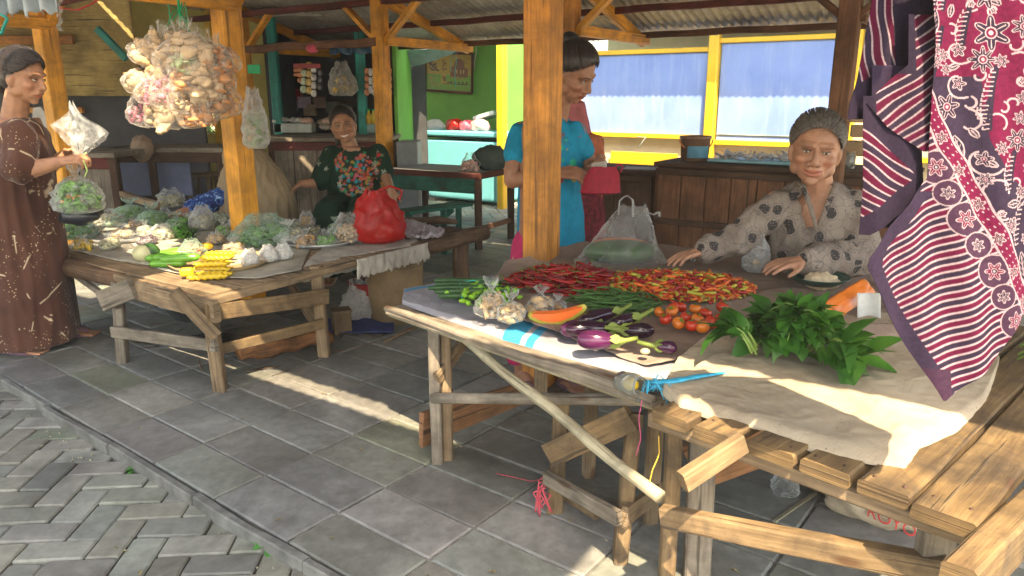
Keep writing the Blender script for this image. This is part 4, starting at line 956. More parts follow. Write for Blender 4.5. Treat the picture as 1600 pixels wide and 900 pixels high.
# ================================================================ SHARED BUILDERS: bags, produce, cloth sheets
FILM = film('clear_plastic', (.80, .84, .86), .13, .1, 20, .30); FILMW = film('milky_plastic', (.70, .72, .74), .36, .2, 18, .3); FILMG = film('greenish_plastic', (.50, .68, .58), .28, .2, 20, .3)
FILMR = film('red_plastic', (.62, .02, .018), .84, .2, 16, .16); FILMB = film('sparkling_plastic', (.95, .96, .97), .45, .08, 26, .5)
FILMP = film('thin_plastic', (.85, .88, .9), .12, .12, 40, .42)
def crumple(p, r, seed, amp=.16, f=2.2):
    v = p.normalized() if p.length > 0 else V((0, 0, 1)); q = v*f+V((seed, seed*.7, 3))
    k = 1-abs(mnoise.noise(q))*1.6*amp+mnoise.noise(q*3.1)*amp*.45+abs(mnoise.noise(q*6.3))*amp*.3
    return p*k
def bag_mesh(m, c, r, h, seed, tie=True, handles=0, R=None, flat=1.0, up=None, n=30):
    """a filled bag: sagging belly, gathered neck, flared or looped top"""
    c = V(c); R = R or Matrix.Identity(3); NR = 16; vs = []; fs = []
    nh = .62 if tie else .8
    prof = [(.0, .05), (.55, 0), (.88, .07), (1.0, .22), (.96, .38), (.78, .52), (.45, .60), (.16, nh+.03), (.10, nh+.07), (.22, nh+.16), (.42, nh+.30), (.50, nh+.38)] if tie else \
           [(.0, .04), (.6, 0), (.92, .08), (1.0, .25), (.97, .42), (.86, .58), (.68, .72), (.52, .84), (.44, .94), (.40, 1.0)]
    prof2 = []
    for i in range(len(prof)-1):
        for t in (0, .5): prof2.append((lerp(prof[i][0], prof[i+1][0], t), lerp(prof[i][1], prof[i+1][1], t)))
    prof2.append(prof[-1])
    for rr, z in prof2:
        for k in range(n):
            t = 2*math.pi*k/n; x, y = math.cos(t)*rr*r, math.sin(t)*rr*r*flat; q = V((math.cos(t)*1.6+seed, math.sin(t)*1.6, z*3.5))
            w_ = 1+mnoise.noise(q)*.24-abs(mnoise.noise(q*2.6))*.34+abs(mnoise.noise(q*5.5))*.16-abs(mnoise.noise(V((t*3.2+seed, z*1.3, 7))))*.30*min(1, z*2)
            if z > .55: w_ += .35*math.sin(t*5+seed)*mnoise.noise(q*2)
            vs.append(c+R @ V((x*w_, y*w_, z*h*(1+(mnoise.noise(q*1.7)*.12 if z > .1 else 0)))))
    for i in range(len(prof2)-1):
        for k in range(n): fs.append((i*n+k, i*n+(k+1) % n, (i+1)*n+(k+1) % n, (i+1)*n+k))
    m.add(vs, fs, None, 0, True)
    for q in range(handles):
        sg = 1 if q else -1; a = .5+seed
        b0 = c+R @ V((sg*r*.30, -r*.15*flat, h*.86)); b1 = c+R @ V((sg*r*.30, r*.15*flat, h*.86)); top = c+R @ V((sg*r*.42, 0, h*1.30))
        pts = []
        for k in range(9):
            t = k/8; pts.append((b0*(1-t)**2+top*2*t*(1-t)*1.0+b1*t*t)+(top-(b0+b1)/2)*.0)
        m.tube(pts, [.018, .013, .010, .008, .008, .008, .010, .013, .018], 7, flat=.25)
def leaf_strip(m, p0, p1, w, n=6, mi=0):
    pass
def resample(pts, n):
    L = [0]
    for a, b in zip(pts[:-1], pts[1:]): L.append(L[-1]+(V(b)-V(a)).length)
    out = []
    for i in range(n+1):
        t = L[-1]*i/n; k = 0
        while k < len(L)-2 and L[k+1] < t: k += 1
        out.append(V(pts[k]).lerp(V(pts[k+1]), (t-L[k])/max(1e-9, L[k+1]-L[k])))
    return out
def sheet(name, front, back, mats, nu=120, nv=90, wr=.006, seed=0, droop=0, lift=0, thick=.0018, liftb=0, f=9, side=.35, mifn=None, **kw):
    fr = resample(front, nu); bk = resample(back, nu); m = MB()
    def fn(u, v):
        i = int(round(u*nu)); p = fr[i].lerp(bk[i], v); q = V((p.x*f+seed, p.y*f, seed)); 
        z = (abs(mnoise.noise(q))*-1.3+.5)*wr+mnoise.noise(q*.35)*wr*1.5+abs(mnoise.noise(q*2.7))*wr*.5+mnoise.noise(q*6)*wr*.22
        e = max(0, 1-v/.06); z -= droop*e*e; z += lift*max(0, 1-v/.10)**2
        eb = max(0, 1-(1-v)/.14); z += liftb*eb*eb*(.7+.5*math.sin(u*9+seed))
        es = max(0, 1-min(u, 1-u)/.07); z += liftb*side*es*es
        j = mnoise.noise(q*1.5+V((5, 5, 5)))*.012
        return p+V((j if v in (0, 1) else 0, j if v in (0, 1) else 0, z))
    m.grid(fn, nu, nv, thick=thick, uvf=lambda u, v: (u, v))
    if mifn:
        k = 0
        for j in range(nv):
            for i in range(nu): m.mi[k] = mifn((i+.5)/nu, (j+.5)/nv); k += 1
    return m.obj(name, mats, **kw)
def sack_mat(name, c, c2, weave=260, dirt=.4):
    t = NT(name, .85, .2); v = t.co('Object'); n = t.noise(v, 4, 8, .65, .3); c0 = t.ramp(n, [(.3, c2), (.65, c)])
    sp = t.ramp(t.vor(t.co('Object', loc=(2, 1, 0)), 26), [(.035, 1), (.06, 0)]); c0 = t.mix(t.math('MULTIPLY', sp, .7), c0, (.05, .035, .03))
    d = t.ramp(t.noise(t.co('Object', loc=(7, 3, 0)), 3, 9, .7), [(.5, 0), (.75, 1)]); c0 = t.mix(t.math('MULTIPLY', d, dirt), c0, (.12, .09, .07))
    cr = t.ramp(t.vor(t.co('Object'), 13, 'DISTANCE_TO_EDGE'), [(.0, 1), (.02, 0)]); c0 = t.mix(t.math('MULTIPLY', cr, .16), c0, (.12, .09, .07))
    wv = t.n('TexWave'); t.l(t.co('Object', (1, 1, 1), (0, 0, .8)), wv.inputs['Vector']); wv.inputs['Scale'].default_value = weave/4
    t.base(c0); h = t.mix(.09, t.noise(t.co('Object'), 38, 6, .7, 1), wv.outputs['Fac']); t.bump(h, .006, .55); return t.m
SACKB = sack_mat('brown_sack', (.30, .225, .185), (.19, .14, .115)); SACKC = sack_mat('cream_sack', (.47, .40, .30), (.32, .26, .185), dirt=.35)
SACKW = sack_mat('white_sack', (.34, .335, .38), (.23, .225, .26), dirt=.35); SACKBL = sack_mat('blue_stripe', (.04, .30, .52), (.03, .20, .36), dirt=.2)
FIBRE = sack_mat('fibre_cloth', (.52, .49, .44), (.26, .24, .21), dirt=.7)
def chilli_proto(name, L, r, bend, mt, stem=True):
    m = MB(); pts = []; rs = []
    for i in range(8):
        t = i/7; pts.append((L*(t-.5), bend*L*math.sin(t*3.1)*1.0+.1*L*bend*math.sin(t*9), 0)); rs.append(r*(.55+.6*math.sin(min(1, t*3+.2)*1.4))*(1-t**2.5)+.0006)
    m.tube(pts, rs, 7); o = m.obj(name, mt, org=(0, 0, 0))
    if stem:
        s_ = MB(); p = V(pts[0]); s_.tube([p+V((.001, 0, 0)), p+V((-.006, .0, .001)), p+V((-.022, .004, .004))], [r*.9, .0016, .0012], 6); s_.obj('stem', GREENST, o)
    return o
GREENST = plain('green_stalk', (.10, .20, .03), .5, .4, .3, 40)
def vegm(name, c, rough=.3, spec=.5, var=.2, sc=14, **k): return plain(name, c, rough, spec, var, sc, **k)
# ================================================================ RIGHT STALL
T1 = V((-.41, 2.57, 0)); FD = V((.70, -.717, 0)).normalized(); GD = V((.717, .70, 0)).normalized(); RT = math.atan2(FD.y, FD.x)
def R_(f, g, z=0): return T1+FD*f+GD*g+V((0, 0, z))
# ---- bamboo vegetable table
bt = thing('vegetable_table', 'long low bamboo and timber table holding the chillies and aubergines', 'table', R_(.55, .6))
m = MB()
for k in range(9): g = .02+k*.145; m.beam(R_(-.02, g, .548), R_(1.14, g, .548), .13, .022, warp=.004)
m.obj('tabletop', W_grey, bt)
m = MB(); m.tube([R_(-.03+.13*k, -.035+.003*math.sin(k*2), .553+.004*math.sin(k)) for k in range(10)], [.013+.001*(k % 2) for k in range(10)], 10); m.obj('edge_pole', W_grey, bt, label='pale bamboo pole along the front edge')
m = MB(); m.tube([R_(-.05+.13*k, -.012, .527) for k in range(10)], .012, 10); m.obj('edge_pole', Bamboo, bt)
for p0, p1, w_, h_, mt in ((G(683, 712), G(683, 500, .55), .055, .05, W_old), (G(700, 722), G(700, 510, .55), .035, .05, W_old)):
    pass
def vleg(px, py, zt, w_=.06, h_=.045, mt=W_old, par=None, dx=0, name='leg'):
    p = G(px, py); m = MB(); m.beam(p+V((0, 0, -.0)), p+V((dx, 0, zt)), w_, h_, up=(0, 1, 0), warp=.006); return m.obj(name, mt, par)
vleg(684, 722, .54, .040, .05, W_grey, bt); vleg(701, 716, .54, .035, .055, W_old, bt)
for f, g in ((.03, .72), (1.0, 1.15)): m = MB(); m.beam(R_(f, g), R_(f, g, .54), .055, .05, warp=.006); m.obj('leg', W_old, bt)
# diagonal bamboo pole, horizontal bamboo rail and cross board
def onleg(px, py, Y): return D(px, py, Y)
m = MB(); p0 = D(698, 508, 2.40); p1 = D(1032, 778, 1.60); m.tube([p0.lerp(p1, t/12)+V((0, 0, .004*math.sin(t*1.1))) for t in range(13)], [.0155+(.0018 if k % 3 == 0 else 0) for k in range(13)], 14); m.obj('diagonal_pole', Bamboo, bt)
m = MB(); p0 = D(676, 622, 2.43); p1 = D(1010, 624, 1.92); m.tube([p0.lerp(p1, t/8) for t in range(9)], [.016+(.0015 if k % 3 == 1 else 0) for k in range(9)], 12, flat=1.2); m.obj('rail', W_grey, bt)
m = MB(); p0 = D(658, 672, 2.50); p1 = D(818, 612, 2.95); m.beam(p0, p1, .022, .135, warp=.006, taper=.72); m.obj('cross_board', W_red, bt)
m = MB(); m.beam(D(682, 592, 2.42), D(735, 520, 2.62), .02, .05, warp=.004); m.obj('brace', W_old, bt, label='short nailed brace on the front leg')
# ---- stool frame under the table
fs_ = thing('trestle', 'small pale timber trestle standing under the vegetable table', 'trestle', G(930, 850))
def bb(par, name, a, b_, w_, h_, mt, up=(0, 0, 1), **k): m = MB(); m.beam(a, b_, w_, h_, up=up, warp=.004); return m.obj(name, mt, par, **k)
t1, t2, t3, t4 = G(968, 878), G(866, 800), G(1015, 815), G(920, 745)
zt = .44
bb(fs_, 'leg', t1, D(992, 645, t1.y+.12), .055, .04, W_pale, (1, 0, 0)); bb(fs_, 'leg', t2, t2+V((.02, .03, zt-.04)), .04, .05, W_pale, (1, 0, 0)); bb(fs_, 'leg', t3, t3+V((.0, .0, zt)), .045, .04, W_old); bb(fs_, 'leg', t4, t4+V((0, 0, zt)), .045, .04, W_old)
bb(fs_, 'top_rail', D(858, 712, t2.y-.03), D(988, 652, t1.y+.08), .022, .075, W_pale); bb(fs_, 'side_rail', D(852, 745, t2.y-.03), D(968, 810, t1.y-.03), .022, .045, W_grey)
bb(fs_, 'side_rail', D(975, 808, t1.y-.02), D(1030, 765, t3.y), .02, .06, W_old); bb(fs_, 'bottom_rail', D(866, 758, t2.y+.12), D(932, 800, t1.y+.18), .02, .05, W_pale)
RUST = plain('rusty_nail', (.05, .025, .015), .7)
# ---- plank stand (front right)
ps = thing('plank_stand', 'rough plank stand of thick pale boards at the lower right corner', 'stand', R_(1.6, .4))
def RG(px, py, z): return G(px, py, z)
zp = .585
ends = [(1.253, .095, W_plank), (1.367, .090, W_plank), (1.494, .105, W_plank), (1.608, .10, W_plank), (1.722, .095, W_plank), (1.83, .105, W_plank), (1.955, .10, W_plank)]
for i, (f, wd, mt) in enumerate(ends):
    m = MB(); m.beam(R_(f, -.135+rnd(-.012, .012)+(.0 if f < 1.9 else .42), zp-.016), R_(f+.02, 1.25, zp-.016), wd, .032, warp=.005, bev=.14); pk_ = m.obj('plank', mt, ps)
    for q in (-.3, .28): m = MB(); c_ = R_(f+q*wd, -.095, zp+.0005); m.lathe(c_, [(0, .002), (.0035, .0015), (.004, -.002)], 10); m.obj('nail', RUST, pk_)
bb(ps, 'front_beam', R_(1.17, -.085, zp-.052), R_(1.89, -.085, zp-.052), .04, .038, W_old); bb(ps, 'back_beam', R_(1.17, 1.1, zp-.065), R_(2.4, 1.1, zp-.065), .045, .055, W_grey)
L1 = G(1087, 905); bb(ps, 'leg', L1+V((0, 0, -.0)), V((L1.x-.005, L1.y+.02, zp-.04)), .07, .04, W_grey, (0, 1, 0)); L0 = G(1042, 905)
bb(ps, 'leg', L0, V((L0.x+.0, L0.y+.03, zp-.09)), .04, .045, W_pale, (0, 1, 0))
L2 = R_(1.80, -.04); bb(ps, 'leg', L2, L2+V((.0, .0, zp-.09)), .06, .04, W_grey, (0, 1, 0)); L3 = R_(1.2, 1.1); bb(ps, 'leg', L3, L3+V((0, 0, zp-.09)), .06, .05, W_old); L4 = R_(2.2, 1.1); bb(ps, 'leg', L4, L4+V((0, 0, zp-.09)), .06, .05, W_old)
bb(ps, 'brace', D(1066, 752, 1.37), D(1160, 690, 1.43), .026, .046, W_pale); bb(ps, 'cross_board', R_(1.12, .20, .27), R_(1.42, .42, .47), .025, .14, W_red)
# low front rail and the right hand beam
bb(ps, 'low_rail', D(1036, 806, 1.60), D(1478, 893, 1.22), .035, .052, W_pale); bb(ps, 'side_beam', D(1490, 925, .98), D(1660, 760, 1.35), .05, .09, W_plank)
# ---- cloths
CZ = .572
back_left = [G(626, 458, CZ), G(720, 438, CZ), G(790, 420, CZ), G(830, 408, CZ+.02), G(905, 396, CZ+.02), G(1010, 396, CZ), G(1100, 398, CZ), G(1210, 396, CZ), G(1345, 425, CZ)]
front_main = [G(760, 455, CZ), G(800, 500, CZ), G(850, 520, CZ), G(930, 548, CZ), G(1010, 575, CZ), G(1120, 560, CZ), G(1240, 545, CZ), G(1330, 530, CZ), G(1420, 520, CZ)]
sheet('striped_sack_sheet', [G(628, 470, CZ), G(700, 497, CZ), G(790, 528, CZ), G(870, 552, CZ), G(950, 575, CZ), G(1030, 590, CZ), G(1115, 578, CZ)], [G(632, 452, CZ), G(720, 436, CZ), G(800, 425, CZ), G(900, 430, CZ), G(1000, 440, CZ), G(1080, 450, CZ), G(1180, 490, CZ)], [SACKW, SACKBL],
      wr=.005, seed=2, droop=.03, mifn=lambda u, v: 1 if (.43 < u < .49 or .505 < u < .53 or (u > .90 and v < .12) or (u < .3 and .80 < v < .9)) else 0, label='white woven sack sheet with blue stripes along the front of the vegetable table', cat='sheet')
CZ2 = .585
sheet('sack_cloth', [p+V((0, 0, .014)) for p in front_main], [p+V((0, 0, .014)) for p in back_left[2:]], SACKB, nu=150, nv=110, wr=.011, seed=5, liftb=.035, f=7, label='large brown woven sack cloth spread under the chillies and tomatoes', cat='cloth')
sheet('cream_sack', [G(1036, 600, .60), G(1062, 628, .60), G(1150, 648, .60), G(1240, 680, .60), G(1330, 705, .60), G(1418, 722, .60), G(1440, 692, .60), G(1500, 668, .60), G(1545, 622, .60), G(1562, 562, .60)], [G(1060, 560, .60), G(1110, 520, .60), G(1160, 500, .60), G(1230, 490, .60), G(1300, 490, .60), G(1380, 490, .60), G(1430, 495, .60), G(1480, 505, .60), G(1520, 520, .60), G(1545, 540, .60)], SACKC,
      nu=170, nv=110, wr=.006, seed=9, droop=.022, f=11, label='cream woven sack spread over the plank stand beneath the leafy greens', cat='sack')
m = MB(); m.grid(lambda u, v: G(lerp(1300, 1480, u), 520, .615)+GD*(v*.12-.06)+V((0, 0, .03*math.sin(v*math.pi)+.006*nz((u*6, v*4, 1)))), 50, 16, thick=.003); m.obj('rolled_sack', SACKB, label='rolled edge of a brown sack between the greens and the hanging batik', cat='sack')
# ---- produce
RED = vegm('red_chilli', (.30, .008, .008), .25); REDD = vegm('dark_red_chilli', (.17, .005, .010), .25); ORG = vegm('orange_chilli', (.62, .12, .012), .25); YG = vegm('yellow_green_chilli', (.42, .38, .04), .3)
def heap_z(x, y, cx, cy, rx, ry, h):
    d = ((x-cx)/rx)**2+((y-cy)/ry)**2; return h*max(0, 1-d)
def scatter(protos, n, cx, cy, rx, ry, h, z0, tilt, rr, group, label=None, sizes=(.8, 1.2), ang=None, skew=0):
    used = set(); k = 0
    for i in range(n):
        r = math.sqrt(random.random())*1.0; t = rnd(0, 6.283); x = cx+math.cos(t)*r*rx+math.sin(t)*r*ry*skew; y = cy+math.sin(t)*r*ry
        z = z0+heap_z(x, y, cx, cy, rx*1.1, ry*1.1, h)*rnd(.75, 1.0)+.004; pr = random.choice(protos)
        o = place(pr, pr.name in used, (x, y, z), (rnd(-tilt, tilt), rnd(-tilt, tilt), rnd(0, 6.283) if ang is None else random.gauss(*ang)), rnd(*sizes)); used.add(pr.name)
        tag(o, label or pr['label'], None, group)
def P_(name, L, r, bend, mt, label, cat, **k): return tag(chilli_proto(name, L, r, bend, mt, **k), label, cat)
zt_ = .60
lc = [P_('long_chilli', .125, .0052, b_, mt, 'long curled red chilli in the dark red heap behind the green beans', 'chilli') for b_, mt in ((.10, RED), (.22, REDD), (-.18, REDD), (.35, RED))]
c_ = G(888, 434, zt_+.02); scatter(lc, 210, c_.x, c_.y, .205, .17, .055, zt_-.004, .28, 1, 'long red chillies', sizes=(.75, 1.15))
sc_ = [P_('small_chilli', .042, .0046, b_, mt, 'small {} chilli in the mixed red and orange heap'.format(nm), 'chilli', stem=False) for b_, mt, nm in ((.08, RED, 'red'), (.12, ORG, 'orange'), (-.1, ORG, 'orange'), (.1, YG, 'yellow-green'), (.15, RED, 'red'))]
hm = MB(); c_ = G(1050, 441, zt_+.02); hc = (c_.x, c_.y)
hm.ell((hc[0], hc[1], zt_-.012), (.30, .20, .050), n=40, m=20); 
scatter(sc_, 300, hc[0], hc[1], .31, .21, .045, zt_+.002, .35, 1, 'small mixed chillies', sizes=(.85, 1.25))
# the rest of the mixed heap: one mesh of many pods
m = MB(); col = []
for i in range(1500):
    r = math.sqrt(random.random()); t = rnd(0, 6.283); x = hc[0]+math.cos(t)*r*.31; y = hc[1]+math.sin(t)*r*.21; z = zt_-.002+heap_z(x, y, hc[0], hc[1], .34, .23, .042)*rnd(.5, 1)
    d = V((rnd(-1, 1), rnd(-1, 1), rnd(-.25, .25))).normalized()*.019; n0 = len(m.v); b_ = V((rnd(-.003, .003), rnd(-.003, .003), .002))
    m.tube([V((x, y, z))-d, V((x, y, z))+b_, V((x, y, z))+d], [.0035, .0046, .001], 6)
    cc_ = random.choice([(.42, .012, .012), (.5, .03, .01), (.62, .12, .012), (.62, .14, .012), (.42, .38, .04), (.30, .22, .03)]); col += [(*cc_, 1)]*(len(m.v)-n0)
m.col = col; m.obj('mixed_chilli_heap', vcol('chilli_skins', .3, .5), label='body of the mixed heap of small red, orange and yellow chillies', cat='chilli heap', kind='stuff')
m = MB(); col = []; c_ = G(888, 434, zt_+.02)
for i in range(150):
    r = math.sqrt(random.random()); t = rnd(0, 6.283); x = c_.x+math.cos(t)*r*.19; y = c_.y+math.sin(t)*r*.16; z = zt_-.002+heap_z(x, y, c_.x, c_.y, .22, .19, .045)*rnd(.3, .9); d = V((rnd(-1, 1), rnd(-1, 1), rnd(-.2, .2))).normalized()*.05
    m.tube([V((x, y, z))-d, V((x, y, z))+V((rnd(-.01, .01), rnd(-.01, .01), .004)), V((x, y, z))+d], [.003, .005, .001], 6)
# beans
BEAN = vegm('bean_green', (.045, .12, .02), .4); BEAND = vegm('dark_gourd', (.025, .075, .02), .4, sc=30); LGREEN = vegm('light_green_pod', (.20, .42, .02), .3)
bp = [tag(chilli_proto('green_bean', .15, .0032, b_, BEAN, False), 'thin green bean in the tangled pile between the chillies and aubergines', 'bean') for b_ in (.08, -.2, .3)]
c_ = G(962, 476, zt_+.01); scatter(bp, 110, c_.x, c_.y, .12, .11, .035, zt_, .3, 1, 'tangled green beans', sizes=(.7, 1.15), ang=(-.5, .8))
m = MB(); m.tube([(-.12, 0, 0), (-.06, .003, .001), (0, .004, 0), (.07, .002, .002), (.125, 0, 0)], [.006, .0095, .010, .009, .005], 9); gp = m.obj('long_gourd', BEAND, org=(0, 0, 0), label='slender dark green gourd lying in the row at the left end of the vegetable table', cat='gourd', group='slender green gourds')
for i in range(14):
    c_ = G(732+rnd(-8, 8), 444+i*1.9, zt_); place(gp, i > 0, (c_.x+rnd(-.01, .01), c_.y, zt_+.003+(i % 3)*.010), (rnd(-.05, .05), 0, rnd(-.12, .10)), rnd(.9, 1.08))
m = MB(); m.ell((0, 0, 0), (.013, .0105, .009), n=10, m=7, fn=lambda p: p*(1+.12*math.sin(p.x*400))); lp = m.obj('green_pepper', LGREEN, org=(0, 0, 0), label='small light green pepper in the pile in front of the gourds', cat='pepper', group='small light green peppers')
s_ = MB(); s_.tube([(.011, 0, 0), (.018, 0, .003), (.026, .002, .004)], [.003, .0015, .001], 6); s_.obj('stem', GREENST, lp)
for i in range(70): c_ = G(random.gauss(752, 22), random.gauss(466, 7), zt_); place(lp, i > 0, (c_.x, c_.y, zt_+rnd(0, .028)), (rnd(-.6, .6), rnd(-.6, .6), rnd(0, 6.28)), rnd(.8, 1.3))
m = MB()
for k, (px, py) in enumerate(((716, 438), (764, 441))):
    a = G(px, 438, zt_+.022); b_ = G(px+6, 462, zt_+.018); m.tube([a+V((0, .01, -.02)), a, a.lerp(b_, .5)+V((.004, 0, .006)), b_, b_+V((0, -.01, -.02))], .0022, 6)
m.tube([G(716, 442, zt_+.026), G(740, 438, zt_+.032), G(764, 444, zt_+.026)], .0022, 6); m.obj('twine', plain('teal_raffia', (.02, .42, .32), .5), label='teal raffia twine tied round the green gourds', cat='twine')
# aubergines
AUB = NT('aubergine_skin', .14, .6); AUB.base(AUB.ramp(AUB.noise(AUB.co('Object'), 9, 3), [(.3, (.008, .003, .009)), (.7, (.032, .006, .026))])); AUB = AUB.m
AUBL = NT('aubergine_light_skin', .14, .6); AUBL.base(AUBL.ramp(AUBL.noise(AUBL.co('Object'), 7, 3), [(.3, (.02, .004, .02)), (.7, (.10, .016, .075))])); AUBL = AUBL.m
CALYX = vegm('calyx', (.17, .22, .04), .6)
def aubergine(L, r, mt, loc, rz, ry, label, tilt=0):
    t_ = thing('aubergine', label, 'aubergine', loc, 0, 'aubergines'); t_.rotation_euler = (tilt, ry, rz); del t_['group']
    m = MB(); pts = []; rs = []
    for i in range(15): t = i/14; pts.append((L*(t-.5), .03*L*math.sin(t*3), 0)); rs.append(r*math.sqrt(max(.0, math.sin(math.pi*min(1, .035+t*.965))))*(1.08-.42*(t)))
    bpy_o = MB(); bpy_o.tube(pts, rs, 18); me = bpy_o; o = me_obj(bpy_o, 'fruit', mt, t_)
    c = MB(); e = V((L*.47, .0, 0)); c.tube([e+V((-.012, 0, 0)), e+V((.002, 0, 0)), e+V((.016, 0, .002)), e+V((.05, .004, .010))], [r*.50, r*.38, .007, .006], 10)
    for k in range(5):
        a = k*1.256; d = V((-.9, math.cos(a)*.25, math.sin(a)*.25)); leafquad(c, e+V((.004, math.cos(a)*r*.33, math.sin(a)*r*.33)), d, (0, math.cos(a), math.sin(a)), .04, .028, .1, n=4)
    me_obj(c, 'stalk', CALYX, t_)
    return t_
def me_obj(mb, name, mt, parent):
    """child given in its thing's own local space"""
    me = mb.mesh(name); me.materials.append(mt); o = bpy.data.objects.new(name, me); C.objects.link(o); o.parent = parent; return o
for px, py, L, r, rz, ry, mt, dz, lab in ((938, 497, .15, .027, .45, -.12, AUB, .022, 'dark aubergine lying topmost of the pile with its stalk towards the beans'), (925, 517, .16, .028, .12, 0, AUB, .018, 'dark aubergine in the middle of the pile'), (936, 535, .125, .033, -.1, 0, AUBL, .022, 'violet aubergine at the front of the pile nearest the table edge'),
                                       (995, 519, .10, .027, 2.6+.5, 0, AUB, .016, 'short dark aubergine to the right of the pile below the tomatoes'), (978, 504, .10, .024, .3, -.2, AUB, .026, 'small dark aubergine lying across the pile'), (900, 516, .10, .03, .5, 0, AUBL, .012, 'violet aubergine at the left of the pile beside the papaya slice'),
                                       (1040, 545, .062, .021, 2.9, 0, AUBL, .012, 'small shiny violet aubergine lying alone near the corner of the table')):
    c_ = G(px, py, .60+dz); aubergine(L, r, mt, c_+V((0, 0, .006)), rz, ry, lab)
m = MB(); c_ = G(1008, 549, .61); m.ell(c_, (.014, .011, .009)); m.obj('garlic_clove', vegm('pale_clove', (.55, .45, .25), .5), label='pale clove beside the small lone aubergine', cat='clove')
# tomatoes
TOM = vegm('tomato_red', (.50, .035, .012), .2); TOMO = vegm('tomato_orange', (.62, .16, .015), .2)
TP = []
for mt, nm in ((TOM, 'red'), (TOMO, 'orange')):
    m = MB(); m.ell((0, 0, 0), (.0215, .0205, .018), n=20, m=12, fn=lambda p: V((p.x, p.y, p.z-(.006*math.exp(-(p.x**2+p.y**2)/.00006) if p.z > 0 else 0)))); o = m.obj('tomato', mt, org=(0, 0, 0), cat='tomato')
    s_ = MB()
    for k in range(5): a = k*1.256; leafquad(s_, V((0, 0, .0135)), (math.cos(a), math.sin(a), .25), (0, 0, 1), .013, .005, .2)
    s_.tube([(0, 0, .012), (.001, 0, .021)], .0014, 6); me_obj(s_, 'calyx', GREENST, o); TP.append(o)
used = set()
for i, (px, py, k, lab) in enumerate(((1031, 489, 1, 'orange tomato at the far left of the tomato group'), (1052, 482, 0, 'red tomato at the back left of the group touching two others'), (1064, 481, 0, 'red tomato at the back of the group right of its left-hand neighbour'), (1050, 493, 1, 'ripe orange tomato at the centre left of the group'),
        (1060, 506, 1, 'orange tomato at the lower left front of the group'), (1081, 510, 0, 'large red-orange tomato at the front of the group nearest the camera'), (1072, 497, 0, 'red tomato between the two front tomatoes'), (1090, 500, 1, 'yellow-orange tomato behind the front right tomato'), (1086, 489, 1, 'orange tomato on top in the middle of the group'),
        (1103, 491, 0, 'red tomato right of the middle of the group'), (1129, 481, 0, 'red tomato set apart at the far right back'), (1126, 500, 0, 'red tomato at the right edge against the leafy greens'), (1112, 505, 0, 'dull red tomato half under the leafy greens'), (1040, 500, 0, 'red tomato at the left front of the group'), (1098, 512, 1, 'small orange tomato at the front beside the leaves'))):
    c_ = G(px, py, .618); place(TP[k], k in used, (c_.x, c_.y, .621+(.012 if i in (3, 8) else 0)), (rnd(-.7, .7), rnd(-.7, .7), rnd(0, 6)), rnd(.92, 1.12), lab); used.add(k)
# papaya slice
pa = thing('papaya_slice', 'orange crescent slice of papaya lying in front of the cracker bags', 'papaya', G(868, 500, .60))
def cres(rr, th0, th1, n=20): return [(math.cos(lerp(th0, th1, i/n))*rr, math.sin(lerp(th0, th1, i/n))*rr) for i in range(n+1)]
A_ = D(826, 492, G(868, 500, .61).y+.02); B_ = D(915, 480, G(868, 500, .61).y+.0)
ux = (B_-A_).normalized(); uz = V((0, -.15, 1)); uy = ux.cross(uz).normalized(); L_ = (B_-A_).length; mid = (A_+B_)/2
def lens(s0): return [(-L_/2+L_*i/16, -s0*(1-(2*i/16-1)**2)*.9) for i in range(17)]
out = lens(.045); inn = [(x, -.012*(1-(2*x/L_)**2)+.004) for x, y in reversed(out)]
m = MB(); m.prism([(x, y+.002) for x, y in out[1:-1]]+inn[1:-1], .026, lambda x, y, d: mid+ux*x+uz*(y+.006)+uy*(d-.013)); m.obj('flesh', vegm('papaya_flesh', (.80, .16, .03), .35, var=.15), pa)
m = MB(); m.tube([mid+ux*x+uz*(y+.006) for x, y in out], [.004]+[.0075]*15+[.004], 8, flat=2.0); m.obj('rind', vegm('papaya_rind', (.45, .40, .06), .4), pa)
# cracker bags
CRK = plain('brown_crackers', (.36, .22, .10), .8, .2, .45, 40, bump=.006); CRKL = plain('pale_crackers', (.47, .33, .185), .75, .2, .3, 40, bump=.006)
def snack_bag(name, label, cat, c, r, h, fillm, group=None, film_=None, seed=None, tie=True, R=None, n=46, fr=.017, fill=.62, flat=1.0):
    seed = seed if seed is not None else rnd(0, 60); t_ = thing(name, label, cat, c, 0, group); R = R or Matrix.Identity(3)
    m = MB()
    for i in range(n):
        ph = rnd(0, 6.28); q = math.sqrt(random.random())*r*.74; z = rnd(.06, fill*.85)*h; k = math.sqrt(max(.1, 1-(z/h/.75)**3)); p = V((math.cos(ph)*q*k, math.sin(ph)*q*k*flat, z)); f_ = rnd(.6, 1.15)*fr
        m.ell(V(c)+R @ p, (f_, f_*rnd(.5, .9), f_*rnd(.3, .5)), Matrix.Rotation(rnd(0, 3), 3, 'X') @ Matrix.Rotation(rnd(0, 3), 3, 'Z'), 9, 6, fn=lambda p_: p_*(1+.25*math.sin(p_.x*380+p_.y*300)))
    m.obj('contents', fillm, t_); m = MB(); bag_mesh(m, c, r, h, seed, tie, R=R, flat=flat); m.obj('plastic_film', film_ or FILM, t_)
    return t_
for px, py, r, h, lab, mt in ((768, 494, .055, .13, 'bag of brown crackers with a tall twisted top at the left of three', CRKL), (798, 502, .05, .10, 'bag of brown crackers in the middle of three in front of the peppers', CRKL), (845, 488, .055, .09, 'bag of brown crackers behind the papaya slice', CRKL), (872, 487, .035, .06, 'small empty looking clear bag tucked between crackers and beans', CRK)):
    snack_bag('cracker_bag', lab, 'bag', G(px, py, .602), r, h, mt, n=30 if r > .04 else 3)
